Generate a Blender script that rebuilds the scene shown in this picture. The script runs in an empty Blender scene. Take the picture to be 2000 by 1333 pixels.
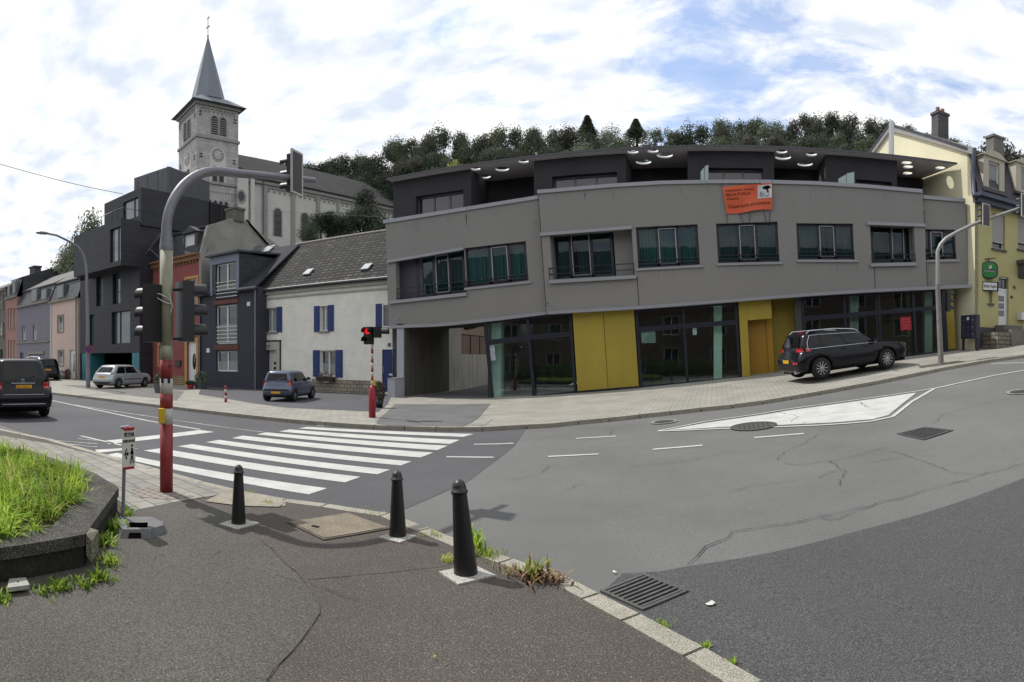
import bpy, bmesh, math, random
from mathutils import Vector, Matrix
from mathutils.geometry import tessellate_polygon
R = math.radians
scn = bpy.context.scene
col = scn.collection
# ------------------------------------------------------------------ camera
F = 1140.0; HY = 700.0; CX = 1400.0; EYE = 1.7      # photo pixels per radian, horizon row, column that looks along +Y
cd = bpy.data.cameras.new("camera"); cam = bpy.data.objects.new("camera", cd); col.objects.link(cam)
cam.location = (0, 0, EYE)
cam.rotation_euler = (R(90), 0, (CX - 1000.0) / F)
cd.type = 'PANO'; cd.panorama_type = 'CENTRAL_CYLINDRICAL'
cd.central_cylindrical_range_u_min = -1000.0 / F; cd.central_cylindrical_range_u_max = 1000.0 / F
cd.central_cylindrical_range_v_min = -(1333.0 - HY) / F; cd.central_cylindrical_range_v_max = HY / F
cd.clip_start = 0.05; cd.clip_end = 3000
scn.camera = cam
# ------------------------------------------------------------------ light
SUN_EL = R(54); SUN_AZ = R(-83)                     # azimuth from +Y, clockwise
sl = bpy.data.lights.new("sun", 'SUN'); sl.energy = 4.1; sl.angle = R(0.6); sl.color = (1.0, 0.965, 0.92)
sun = bpy.data.objects.new("sun", sl); col.objects.link(sun)
sd = Vector((math.sin(SUN_AZ) * math.cos(SUN_EL), math.cos(SUN_AZ) * math.cos(SUN_EL), math.sin(SUN_EL)))
sun.rotation_euler = sd.to_track_quat('Z', 'Y').to_euler(); sun.location = sd * 60
w = bpy.data.worlds.new("World"); scn.world = w; w.use_nodes = True
nt = w.node_tree; nt.nodes.clear(); N = nt.nodes.new; LK = nt.links.new
sky = N('ShaderNodeTexSky'); sky.sky_type = 'NISHITA'; sky.sun_disc = False
sky.sun_elevation = SUN_EL; sky.sun_rotation = SUN_AZ; sky.air_density = 1.0; sky.dust_density = 1.5; sky.ozone_density = 1.5
tc = N('ShaderNodeTexCoord')
sep = N('ShaderNodeSeparateXYZ'); LK(tc.outputs['Generated'], sep.inputs[0])
# project the view direction on a cloud layer plane: (x, y) / (z + .12)
add = N('ShaderNodeMath'); add.operation = 'ADD'; add.inputs[1].default_value = 0.16; LK(sep.outputs[2], add.inputs[0])
mx_ = N('ShaderNodeMath'); mx_.operation = 'MAXIMUM'; mx_.inputs[1].default_value = 0.05; LK(add.outputs[0], mx_.inputs[0])
dv = []
for k in (0, 1):
    d = N('ShaderNodeMath'); d.operation = 'DIVIDE'; LK(sep.outputs[k], d.inputs[0]); LK(mx_.outputs[0], d.inputs[1]); dv.append(d)
cmb = N('ShaderNodeCombineXYZ'); LK(dv[0].outputs[0], cmb.inputs[0]); LK(dv[1].outputs[0], cmb.inputs[1])
mp = N('ShaderNodeMapping'); mp.inputs['Location'].default_value = (3.1, 1.7, 0.4); mp.inputs['Rotation'].default_value = (0, 0, R(25)); mp.inputs['Scale'].default_value = (1.0, 1.5, 1)
LK(cmb.outputs[0], mp.inputs[0])
n1 = N('ShaderNodeTexNoise'); n1.inputs['Scale'].default_value = 3.4; n1.inputs['Detail'].default_value = 9; n1.inputs['Roughness'].default_value = 0.62; n1.inputs['Distortion'].default_value = 0.35
LK(mp.outputs[0], n1.inputs['Vector'])
n2 = N('ShaderNodeTexNoise'); n2.inputs['Scale'].default_value = 0.42; n2.inputs['Detail'].default_value = 3
LK(mp.outputs[0], n2.inputs['Vector'])
sm = N('ShaderNodeMath'); sm.operation = 'MULTIPLY_ADD'; sm.inputs[1].default_value = 0.55; LK(n2.outputs[0], sm.inputs[0]); LK(n1.outputs[0], sm.inputs[2])
rp = N('ShaderNodeValToRGB'); rp.color_ramp.elements[0].position = 0.53; rp.color_ramp.elements[1].position = 0.70
rp.color_ramp.elements[0].color = (0.30, 0.30, 0.30, 1); rp.color_ramp.elements[1].color = (1, 1, 1, 1)
# an opening in the cloud cover towards one part of the sky
hd_ = Vector((math.sin(0.02), math.cos(0.02), 0.50)).normalized()
dp = N('ShaderNodeVectorMath'); dp.operation = 'DOT_PRODUCT'; nv = N('ShaderNodeVectorMath'); nv.operation = 'NORMALIZE'; LK(tc.outputs['Generated'], nv.inputs[0]); LK(nv.outputs[0], dp.inputs[0]); dp.inputs[1].default_value = hd_
mr_ = N('ShaderNodeMapRange'); mr_.inputs[1].default_value = math.cos(R(12)); mr_.inputs[2].default_value = math.cos(R(2)); mr_.inputs[3].default_value = 0.0; mr_.inputs[4].default_value = 0.20; LK(dp.outputs['Value'], mr_.inputs[0])
sb = N('ShaderNodeMath'); sb.operation = 'SUBTRACT'; LK(sm.outputs[0], sb.inputs[0]); LK(mr_.outputs[0], sb.inputs[1])
LK(sb.outputs[0], rp.inputs[0])
n3 = N('ShaderNodeTexNoise'); n3.inputs['Scale'].default_value = 5.2; n3.inputs['Detail'].default_value = 6; LK(mp.outputs[0], n3.inputs['Vector'])
rc = N('ShaderNodeValToRGB'); rc.color_ramp.elements[0].position = 0.34; rc.color_ramp.elements[1].position = 0.56
rc.color_ramp.elements[0].color = (0.76, 0.84, 0.97, 1); rc.color_ramp.elements[1].color = (1.14, 1.14, 1.14, 1)
LK(n3.outputs[0], rc.inputs[0])
skm = N('ShaderNodeMixRGB'); skm.blend_type = 'MULTIPLY'; skm.inputs[0].default_value = 1.0; skm.inputs[2].default_value = (0.17, 0.20, 0.235, 1)
LK(sky.outputs[0], skm.inputs[1])
mix = N('ShaderNodeMixRGB'); LK(rp.outputs[0], mix.inputs[0]); LK(skm.outputs[0], mix.inputs[1]); LK(rc.outputs[0], mix.inputs[2])
bg = N('ShaderNodeBackground'); bg.inputs[1].default_value = 1.0; LK(mix.outputs[0], bg.inputs[0])
wo = N('ShaderNodeOutputWorld'); LK(bg.outputs[0], wo.inputs[0])
scn.view_settings.view_transform = 'Standard'; scn.view_settings.look = 'None'; scn.view_settings.gamma = 1.0
scn.view_settings.exposure = 0.0
scn.render.engine = 'CYCLES'
scn.cycles.use_denoising = True
scn.cycles.max_bounces = 8; scn.cycles.transparent_max_bounces = 12

# ------------------------------------------------------------------ terrain height and pixel helpers
WN = [(-400, 0), (-2, 0), (0, .04), (2, .17), (5, .42), (10, .95), (17.4, 1.84), (20, 2.15), (40, 4.0), (400, 12)]
def wv(x, y): return x + 0.62 * (y - 14) + 4.3
def g(x, y):
    v = wv(x, y)
    if v <= WN[0][0]: return 0.0
    for (a, za), (b, zb) in zip(WN, WN[1:]):
        if v <= b: return za + (zb - za) * (v - a) / (b - a)
    return WN[-1][1]
def az(px): return (px - CX) / F
def pt(px, py, r):                                  # point on the ray of a photo pixel at ground distance r
    a = az(px); return Vector((math.sin(a) * r, math.cos(a) * r, EYE + (HY - py) / F * r))
def onG(px, py, dz=0.0):                            # pixel to terrain
    lo, hi = 0.3, 400.0
    def f(r):
        p = pt(px, py, r); return p.z - g(p.x, p.y) - dz
    r = lo; step = 0.25
    while r < hi and f(r) > 0: r += step
    a, b = max(r - step, 0.05), r
    for _ in range(40):
        m = (a + b) / 2
        if f(m) > 0: a = m
        else: b = m
    p = pt(px, py, b); p.z = g(p.x, p.y) + dz; return p
def onZ(px, py, z): return pt(px, py, (z - EYE) * F / (HY - py))
def onY(px, py, Y): return pt(px, py, Y / math.cos(az(px)))
def rad(p): return math.hypot(p[0], p[1])

# ------------------------------------------------------------------ materials
def lin(c):
    c = c / 255.0
    return c / 12.92 if c <= 0.04045 else ((c + 0.055) / 1.055) ** 2.4
def C(r, g_, b, k=1.0): return (lin(r) * k, lin(g_) * k, lin(b) * k, 1)
MC = {}
def mat(name, c, rough=0.8, metal=0.0, var=0.0, vs=3.0, bump=0.0, bs=40.0, spec=0.5, emit=0, fine=0.0, fs=150.0, coat=0.0, alpha=None, stretch=None, c2=None, speck=0.0, ss=230.0):
    """principled material; var = broad tonal variation, fine = small speckle, c2 = colour of the broad patches"""
    if name in MC: return MC[name]
    m = bpy.data.materials.new(name); m.use_nodes = True; t = m.node_tree
    b = t.nodes['Principled BSDF']; b.inputs['Base Color'].default_value = c
    b.inputs['Roughness'].default_value = rough; b.inputs['Metallic'].default_value = metal
    b.inputs['Specular IOR Level'].default_value = spec; b.inputs['Coat Weight'].default_value = coat
    if emit: b.inputs['Emission Color'].default_value = c; b.inputs['Emission Strength'].default_value = emit
    n = t.nodes.new; l = t.links.new
    if var or fine or bump or speck:
        tc = n('ShaderNodeTexCoord'); src = tc.outputs['Object']
        if stretch:
            mp = n('ShaderNodeMapping'); mp.inputs['Scale'].default_value = stretch; l(src, mp.inputs[0]); src = mp.outputs[0]
        cur = None
        def rgb(node_out, lo, hi, prev):
            mx = n('ShaderNodeMixRGB'); mx.blend_type = 'MULTIPLY'; mx.inputs[0].default_value = 1
            r_ = n('ShaderNodeValToRGB'); r_.color_ramp.elements[0].position = 0.3; r_.color_ramp.elements[1].position = 0.7
            r_.color_ramp.elements[0].color = lo; r_.color_ramp.elements[1].color = hi
            l(node_out, r_.inputs[0])
            if prev is None: mx.inputs[1].default_value = c
            else: l(prev, mx.inputs[1])
            l(r_.outputs[0], mx.inputs[2]); return mx.outputs[0]
        if var:
            a = n('ShaderNodeTexNoise'); a.inputs['Scale'].default_value = vs; a.inputs['Detail'].default_value = 6; a.inputs['Roughness'].default_value = 0.6; l(src, a.inputs['Vector'])
            lo = (1 - var, 1 - var, 1 - var, 1) if c2 is None else tuple(c2[i] / max(c[i], 1e-4) for i in range(3)) + (1,)
            cur = rgb(a.outputs[0], lo, (1 + var * .6,) * 3 + (1,), cur)
        if fine:
            a = n('ShaderNodeTexNoise'); a.inputs['Scale'].default_value = fs; a.inputs['Detail'].default_value = 2; l(src, a.inputs['Vector'])
            cur = rgb(a.outputs[0], (1 - fine,) * 3 + (1,), (1 + fine * 1.3,) * 3 + (1,), cur)
        if speck:                                   # sparse pale aggregate stones and dark pores
            for lo_, hi_, ca, cb, sc_ in ((.60, .68, (1, 1, 1, 1), (1 + speck * 2.4,) * 3 + (1,), ss), (.30, .38, (1 - speck * .8,) * 3 + (1,), (1, 1, 1, 1), ss * .7)):
                a = n('ShaderNodeTexNoise'); a.inputs['Scale'].default_value = sc_; a.inputs['Detail'].default_value = 1.5; l(src, a.inputs['Vector'])
                r_ = n('ShaderNodeValToRGB'); r_.color_ramp.elements[0].position = lo_; r_.color_ramp.elements[1].position = hi_; r_.color_ramp.elements[0].color = ca; r_.color_ramp.elements[1].color = cb; l(a.outputs[0], r_.inputs[0])
                mx = n('ShaderNodeMixRGB'); mx.blend_type = 'MULTIPLY'; mx.inputs[0].default_value = 1
                if cur is None: mx.inputs[1].default_value = c
                else: l(cur, mx.inputs[1])
                l(r_.outputs[0], mx.inputs[2]); cur = mx.outputs[0]
        if cur is not None: l(cur, b.inputs['Base Color'])
        if bump:
            a = n('ShaderNodeTexNoise'); a.inputs['Scale'].default_value = bs; a.inputs['Detail'].default_value = 4; l(src, a.inputs['Vector'])
            bp = n('ShaderNodeBump'); bp.inputs['Strength'].default_value = bump; bp.inputs['Distance'].default_value = 0.02; l(a.outputs[0], bp.inputs['Height']); l(bp.outputs[0], b.inputs['Normal'])
    MC[name] = m; return m
def brickmat(name, c1, c2, mortar, bw, bh, msize=0.01, rough=0.85, axes='XZ', rot=0, bump=0.5, off=0.5, var=0.15, vs=1.2):
    if name in MC: return MC[name]
    m = bpy.data.materials.new(name); m.use_nodes = True; t = m.node_tree; n = t.nodes.new; l = t.links.new
    b = t.nodes['Principled BSDF']; b.inputs['Roughness'].default_value = rough
    tc = n('ShaderNodeTexCoord'); sp = n('ShaderNodeSeparateXYZ'); l(tc.outputs['Object'], sp.inputs[0])
    cb = n('ShaderNodeCombineXYZ')
    if axes == 'DZ':                                # distance along either wall direction, height
        ad = n('ShaderNodeMath'); ad.operation = 'ADD'; l(sp.outputs[0], ad.inputs[0]); l(sp.outputs[1], ad.inputs[1]); l(ad.outputs[0], cb.inputs[0]); l(sp.outputs[2], cb.inputs[1])
    else:
        l(sp.outputs['XYZ'.index(axes[0])], cb.inputs[0]); l(sp.outputs['XYZ'.index(axes[1])], cb.inputs[1])
    mp = n('ShaderNodeMapping'); mp.inputs['Rotation'].default_value = (0, 0, rot); l(cb.outputs[0], mp.inputs[0])
    br = n('ShaderNodeTexBrick'); br.inputs['Scale'].default_value = 1; br.inputs['Brick Width'].default_value = bw; br.inputs['Row Height'].default_value = bh
    br.inputs['Mortar Size'].default_value = msize; br.inputs['Color1'].default_value = c1; br.inputs['Color2'].default_value = c2; br.inputs['Mortar'].default_value = mortar; br.offset = off
    l(mp.outputs[0], br.inputs['Vector'])
    a = n('ShaderNodeTexNoise'); a.inputs['Scale'].default_value = vs; a.inputs['Detail'].default_value = 7; l(tc.outputs['Object'], a.inputs['Vector'])
    rr = n('ShaderNodeValToRGB'); rr.color_ramp.elements[0].position = .3; rr.color_ramp.elements[1].position = .7
    rr.color_ramp.elements[0].color = (1 - var,) * 3 + (1,); rr.color_ramp.elements[1].color = (1 + var,) * 3 + (1,); l(a.outputs[0], rr.inputs[0])
    mx = n('ShaderNodeMixRGB'); mx.blend_type = 'MULTIPLY'; mx.inputs[0].default_value = 1; l(br.outputs['Color'], mx.inputs[1]); l(rr.outputs[0], mx.inputs[2]); l(mx.outputs[0], b.inputs['Base Color'])
    bp = n('ShaderNodeBump'); bp.inputs['Strength'].default_value = bump; bp.inputs['Distance'].default_value = 0.02; bp.invert = True; l(br.outputs['Fac'], bp.inputs['Height']); l(bp.outputs[0], b.inputs['Normal'])
    MC[name] = m; return m
def leafmat(name, c, var=.35, vs=.8):
    if name in MC: return MC[name]
    m = bpy.data.materials.new(name); m.use_nodes = True; t = m.node_tree; t.nodes.clear(); n = t.nodes.new; l = t.links.new
    df = n('ShaderNodeBsdfDiffuse'); tl = n('ShaderNodeBsdfTranslucent'); gl = n('ShaderNodeBsdfGlossy'); gl.inputs['Roughness'].default_value = .55; gl.inputs[0].default_value = (.5, .5, .5, 1)
    tc = n('ShaderNodeTexCoord'); a = n('ShaderNodeTexNoise'); a.inputs['Scale'].default_value = vs; a.inputs['Detail'].default_value = 3; l(tc.outputs['Object'], a.inputs['Vector'])
    r_ = n('ShaderNodeValToRGB'); r_.color_ramp.elements[0].position = .35; r_.color_ramp.elements[1].position = .65
    r_.color_ramp.elements[0].color = tuple(x * (1 - var) for x in c[:3]) + (1,); r_.color_ramp.elements[1].color = tuple(x * (1 + var) for x in c[:3]) + (1,); l(a.outputs[0], r_.inputs[0])
    l(r_.outputs[0], df.inputs[0]); l(r_.outputs[0], tl.inputs[0])
    m1 = n('ShaderNodeMixShader'); m1.inputs[0].default_value = .45; l(df.outputs[0], m1.inputs[1]); l(tl.outputs[0], m1.inputs[2])
    m2 = n('ShaderNodeMixShader'); m2.inputs[0].default_value = .01; l(m1.outputs[0], m2.inputs[1]); l(gl.outputs[0], m2.inputs[2])
    o = n('ShaderNodeOutputMaterial'); l(m2.outputs[0], o.inputs[0]); MC[name] = m; return m
def glassmat(name, tint, refl=1.0, rough=0.01):
    if name in MC: return MC[name]
    m = bpy.data.materials.new(name); m.use_nodes = True; t = m.node_tree; t.nodes.clear(); n = t.nodes.new; l = t.links.new
    tr = n('ShaderNodeBsdfTransparent'); tr.inputs[0].default_value = tint
    gl = n('ShaderNodeBsdfGlossy'); gl.inputs['Roughness'].default_value = rough; gl.inputs[0].default_value = (.9, .95, 1, 1)
    fr = n('ShaderNodeFresnel'); fr.inputs[0].default_value = 1.5
    tcw = n('ShaderNodeTexCoord'); nz = n('ShaderNodeTexNoise'); nz.inputs['Scale'].default_value = .9; l(tcw.outputs['Object'], nz.inputs['Vector'])
    bp = n('ShaderNodeBump'); bp.inputs['Strength'].default_value = .04; bp.inputs['Distance'].default_value = .05; l(nz.outputs[0], bp.inputs['Height']); l(bp.outputs[0], gl.inputs['Normal'])
    mu = n('ShaderNodeMath'); mu.operation = 'MULTIPLY'; mu.use_clamp = True; mu.inputs[1].default_value = refl; l(fr.outputs[0], mu.inputs[0])
    ms = n('ShaderNodeMixShader'); l(mu.outputs[0], ms.inputs[0]); l(tr.outputs[0], ms.inputs[1]); l(gl.outputs[0], ms.inputs[2])
    o = n('ShaderNodeOutputMaterial'); l(ms.outputs[0], o.inputs[0]); MC[name] = m; return m

# ------------------------------------------------------------------ mesh builder
class MB:
    def __init__(s): s.v = []; s.f = []; s.m = []; s.sm = []
    def add(s, pts, faces, m=0, smooth=False):
        k = len(s.v); s.v += [Vector(p) for p in pts]
        for f in faces: s.f.append([k + i for i in f]); s.m.append(m); s.sm.append(smooth)
        return s
    def quad(s, a, b, c, d, m=0): return s.add([a, b, c, d], [(0, 1, 2, 3)], m)
    def poly(s, pts, m=0): return s.add(pts, [tuple(range(len(pts)))], m)
    def hexa(s, p, m=0):                            # p: 4 front + 4 back corners in matching order
        return s.add(p, [(0, 1, 2, 3), (7, 6, 5, 4), (0, 4, 5, 1), (1, 5, 6, 2), (2, 6, 7, 3), (3, 7, 4, 0)], m)
    def box(s, x0, x1, y0, y1, z0, z1, m=0):
        return s.hexa([(x0, y0, z0), (x1, y0, z0), (x1, y0, z1), (x0, y0, z1), (x0, y1, z0), (x1, y1, z0), (x1, y1, z1), (x0, y1, z1)], m)
    def prism(s, pts, vec, m=0):
        n = len(pts); v = Vector(vec); P = [Vector(p) for p in pts]; P2 = [p + v for p in P]
        fs = [tuple(range(n)), tuple(range(2 * n - 1, n - 1, -1))] + [(i, (i + 1) % n, n + (i + 1) % n, n + i) for i in range(n)]
        return s.add(P + P2, fs, m)
    def tube(s, pts, r, n=8, m=0, caps=True):
        P = [Vector(p) for p in pts]; rs = r if isinstance(r, (list, tuple)) else [r] * len(P)
        rings = []; up = None
        for i, p in enumerate(P):
            t = (P[min(i + 1, len(P) - 1)] - P[max(i - 1, 0)]).normalized()
            if up is None:
                up = Vector((0, 0, 1)) if abs(t.z) < .9 else Vector((1, 0, 0))
            a = t.cross(up)
            if a.length < 1e-5: a = t.orthogonal()
            a.normalize(); b = t.cross(a).normalized(); up = a.cross(t)
            rings.append([p + (a * math.cos(2 * math.pi * k / n) + b * math.sin(2 * math.pi * k / n)) * rs[i] for k in range(n)])
        vs = [q for rg in rings for q in rg]; fs = []
        for i in range(len(P) - 1):
            for k in range(n): fs.append((i * n + k, i * n + (k + 1) % n, (i + 1) * n + (k + 1) % n, (i + 1) * n + k))
        s.add(vs, fs, m, True)
        if caps: s.add(rings[0], [tuple(range(n))], m); s.add(rings[-1], [tuple(range(n))], m)
        return s
    def lathe(s, prof, c=(0, 0, 0), n=20, m=0, axis='Z', smooth=True):
        c = Vector(c); vs = []; fs = []
        for (r, h) in prof:
            for k in range(n):
                a = 2 * math.pi * k / n; u, v_ = r * math.cos(a), r * math.sin(a)
                vs.append(c + (Vector((u, v_, h)) if axis == 'Z' else Vector((u, h, v_)) if axis == 'Y' else Vector((h, u, v_))))
        for i in range(len(prof) - 1):
            for k in range(n): fs.append((i * n + k, i * n + (k + 1) % n, (i + 1) * n + (k + 1) % n, (i + 1) * n + k))
        return s.add(vs, fs, m, smooth)
    def build(s, name, mats, parent=None, local=False, merge=False):
        me = bpy.data.meshes.new(name)
        off = Vector((0, 0, 0))
        if parent is not None and not local: off = wloc(parent)
        me.from_pydata([tuple(v - off) for v in s.v], [], s.f)
        for mm in (mats if isinstance(mats, (list, tuple)) else [mats]): me.materials.append(mm)
        me.polygons.foreach_set('material_index', s.m); me.polygons.foreach_set('use_smooth', s.sm)
        bm = bmesh.new(); bm.from_mesh(me)
        if merge: bmesh.ops.remove_doubles(bm, verts=bm.verts, dist=1e-4)
        bmesh.ops.recalc_face_normals(bm, faces=bm.faces); bm.to_mesh(me); bm.free()
        me.update(); o = bpy.data.objects.new(name, me); col.objects.link(o)
        if parent is not None: o.parent = parent
        return o
def wloc(o):
    v = Vector(o.location); p = o.parent
    while p is not None: v = v + Vector(p.location); p = p.parent
    return v
def thing(name, loc, label, cat, group=None, rz=0):
    o = bpy.data.objects.new(name, None); o.empty_display_size = .2; col.objects.link(o); o.location = loc; o.rotation_euler = (0, 0, rz)
    o['label'] = label; o['category'] = cat
    if group: o['group'] = group
    return o
def tag(o, label, cat, group=None, kind=None):
    o['label'] = label; o['category'] = cat
    if group: o['group'] = group
    if kind: o['kind'] = kind
    return o
def struct(o, kind='structure'): o['kind'] = kind; return o
def text(s, org, right, up, size, m, parent, name='lettering', width=None, extrude=0.002, space=1.0):
    cu = bpy.data.curves.new(name, 'FONT'); cu.body = s; cu.size = size; cu.extrude = extrude; cu.space_character = space; cu.resolution_u = 2
    t = bpy.data.objects.new(name, cu); col.objects.link(t)
    bpy.context.view_layer.update()
    me = bpy.data.meshes.new_from_object(t.evaluated_get(bpy.context.evaluated_depsgraph_get()))
    bpy.data.objects.remove(t)
    xs = [v.co.x for v in me.vertices]; k = (width / max(max(xs), 1e-3)) if width else 1
    r_, u_ = Vector(right).normalized(), Vector(up).normalized(); n_ = r_.cross(u_)
    off = wloc(parent)
    for v in me.vertices: v.co = Vector(org) + r_ * v.co.x * k + u_ * v.co.y + n_ * v.co.z - off
    me.materials.clear(); me.materials.append(m)
    o = bpy.data.objects.new(name, me); col.objects.link(o); o.parent = parent
    return o
def copy_tree(o, parent=None):
    c = o.copy(); col.objects.link(c); c.parent = parent
    for ch in [x for x in bpy.data.objects if x.parent is o]: copy_tree(ch, c)
    return c
# ------------------------------------------------------------------ ground sheets (every sheet follows the same folded terrain)
def drape(name, polys, dz, m, skirt=0.0, parent=None):
    bm = bmesh.new()
    for poly in polys:
        P = [Vector((p[0], p[1], 0)) for p in poly]
        vs = [bm.verts.new(p) for p in P]
        for tri in tessellate_polygon([P]):
            try: bm.faces.new([vs[i] for i in tri])
            except ValueError: pass
    nrm = Vector((1, .62, 0)).normalized()
    for a, _ in WN[1:-1]:
        # w = x + .62 (y-14) + 4.3 = a
        co = Vector((a - 4.3 + .62 * 14, 0, 0))
        bmesh.ops.bisect_plane(bm, geom=bm.verts[:] + bm.edges[:] + bm.faces[:], plane_co=co, plane_no=nrm)
    for v in bm.verts: v.co.z = g(v.co.x, v.co.y) + dz
    for f in bm.faces:
        f.normal_update()
        if f.normal.z < 0: f.normal_flip()
    if skirt:
        for e in [e for e in bm.edges if e.is_boundary]:
            a, b = e.verts
            c = bm.verts.new(a.co - Vector((0, 0, skirt))); d = bm.verts.new(b.co - Vector((0, 0, skirt)))
            bm.faces.new((a, b, d, c))
    me = bpy.data.meshes.new(name); bm.to_mesh(me); bm.free(); me.materials.append(m)
    o = bpy.data.objects.new(name, me); col.objects.link(o)
    if parent: o.parent = parent; me.transform(Matrix.Translation(-wloc(parent)))
    return o
XY = lambda p: (p[0], p[1])
def G2(pts, dz=0): return [XY(onG(x, y, dz)) for x, y in pts]
asph = dict(rough=.9, fine=.3, fs=140, bump=.25, bs=200, speck=.22, ss=90)
M_road = mat('pale_asphalt', C(118, 118, 117, .58), var=.2, vs=.35, **asph)
M_dark = mat('dark_asphalt', C(96, 95, 99, .52), var=.2, vs=.5, **asph)
M_patch = mat('fresh_asphalt', C(86, 86, 87, .54), var=.12, vs=.4, rough=.9, fine=.6, fs=90, bump=.5, bs=120, speck=.5, ss=110)
M_brown = mat('brown_asphalt', C(97, 89, 83, .47), var=.22, vs=.9, rough=.9, fine=.55, fs=90, bump=.45, bs=130, speck=.8, ss=125)
M_grey = mat('grey_green_asphalt', C(97, 94, 87, .48), var=.18, vs=.9, rough=.9, fine=.55, fs=90, bump=.45, bs=130, speck=.8, ss=125)
M_paint = mat('road_paint', C(216, 216, 212, .60), var=.16, vs=2.2, rough=.8, fine=.1, fs=60, bump=.2)
M_paint2 = mat('worn_road_paint', C(200, 200, 196, .55), var=.5, vs=3, rough=.8, fine=.5, fs=40)
M_pave = brickmat('far_pavers', C(158, 156, 146, .68), C(170, 166, 156, .66), C(110, 106, 98, .6), .3, .2, .008, axes='XY', var=.16, bump=.3)
M_pave2 = brickmat('near_pavers', C(160, 156, 146, .68), C(142, 140, 134, .66), C(98, 96, 88, .5), .3, .22, .008, axes='XY', rot=R(8), var=.2, bump=.4)
M_kerb = mat('granite_kerb', C(164, 160, 146, .66), var=.2, vs=6, rough=.85, fine=.6, fs=160, bump=.4, bs=120)
M_conc = mat('concrete', C(160, 158, 150, .66), var=.2, vs=3, rough=.9, fine=.25, fs=60, bump=.4)
M_crack = mat('tar_crack', C(46, 45, 44, .55), rough=.95)
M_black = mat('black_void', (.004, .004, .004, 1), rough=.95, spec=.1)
M_iron = mat('cast_iron', C(96, 96, 95, .62), rough=.6, metal=.3, var=.3, vs=9, bump=.3)

road = struct(drape('road', [[(-220, -60), (220, -60), (220, 60), (-220, 60)]], 0, M_road))
# left carriageway in darker asphalt
dk = struct(drape('road_resurfacing', [[XY(onG(1029, 836)), (-4.6, 13.2), (-9, 13.9), (-220, 13.9), (-220, 4), (-9, 5), XY(onG(560, 985)), XY(onG(770, 1004)), XY(onG(913, 942)), XY(onG(1005, 872))]], .004, M_dark))
pp = G2([(1215, 1122), (1295, 1117), (1345, 1107), (1500, 1082), (1650, 1045), (1800, 1005), (2000, 935), (2120, 895)])
struct(drape('road_patch', [pp + [(9, 1), (3, -4), (1.2, 1.5), XY(onG(1460, 1320)), XY(onG(1170, 1165))]], .004, M_patch))
# ---- far pavement (kerb line follows the photograph)
fk = [(-60, 762), (0, 765), (100, 767), (214, 780), (340, 795), (463, 809), (560, 819), (635, 825), (730, 831), (851, 835), (943, 835), (1029, 830), (1130, 822), (1250, 810), (1370, 797), (1490, 783), (1600, 765), (1700, 747), (1770, 733), (1850, 717), (1925, 704), (2000, 694), (2060, 688)]
KH = .10
fkx = [XY(onG(x, y, KH)) for x, y in fk[2:]]
fkx = [(-120, 12.6), (-50, 12.7)] + fkx + [(fkx[-1][0] + 20, fkx[-1][1] + 14)]
def offset(line, d):
    out = []
    for i, p in enumerate(line):
        a = Vector(line[max(i - 1, 0)]); b = Vector(line[min(i + 1, len(line) - 1)]); t = (b - a).normalized()
        out.append((p[0] - t.y * d, p[1] + t.x * d))
    return out
fin = offset(fkx, .16)
struct(drape('pavement', [fin + [(60, 60), (-120, 60)]], KH, M_pave, skirt=.2))
def strip_polys(l1, l2, seg=1.0, gap=.012):         # individual kerb stones between two parallel lines
    out = []
    for i in range(len(l1) - 1):
        a, b, c, d = Vector(l1[i]), Vector(l1[i + 1]), Vector(l2[i + 1]), Vector(l2[i])
        L = (b - a).length; n = max(1, round(L / seg)) if L < 60 else 40
        for k in range(n):
            t0 = k / n + gap / max(L, .1); t1 = (k + 1) / n - gap / max(L, .1)
            out.append([a.lerp(b, t0), a.lerp(b, t1), d.lerp(c, t1), d.lerp(c, t0)])
    return out
struct(drape('kerb', strip_polys(fkx, offset(fkx, .155)), KH + .004, M_kerb, skirt=.14))
# forecourt and driveway in asphalt on the far pavement
struct(drape('forecourt', [G2([(388, 771), (440, 779), (500, 789), (560, 797), (620, 800), (720, 804), (737, 806), (757, 791), (765, 772)], KH) + [(-13.4, 22.2), (-27, 22.2)]], KH + .004, M_dark))
struct(drape('driveway', [G2([(772, 790), (959, 789), (932, 820), (905, 834), (760, 832), (735, 829), (737, 822)], KH) + []], KH + .008, mat('driveway_asphalt', C(112, 112, 112, .6), var=.2, vs=1.2, **asph)))
struct(drape('passage_floor', [[(-12.2, 20.9), (-8.7, 20.9), (-8.7, 33.2), (-12.2, 33.2)]], KH + .006, MC['driveway_asphalt']))
struct(drape('forecourt_strip', [G2([(120, 752), (290, 757), (360, 765), (345, 783), (215, 768)], KH)], KH + .005, mat('old_tarmac', C(120, 118, 114, .62), var=.25, vs=1, **asph)))
struct(drape('pavement_panel', [G2([(918, 831), (930, 821), (962, 819), (948, 831)], KH)], KH + .010, M_conc))
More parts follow.
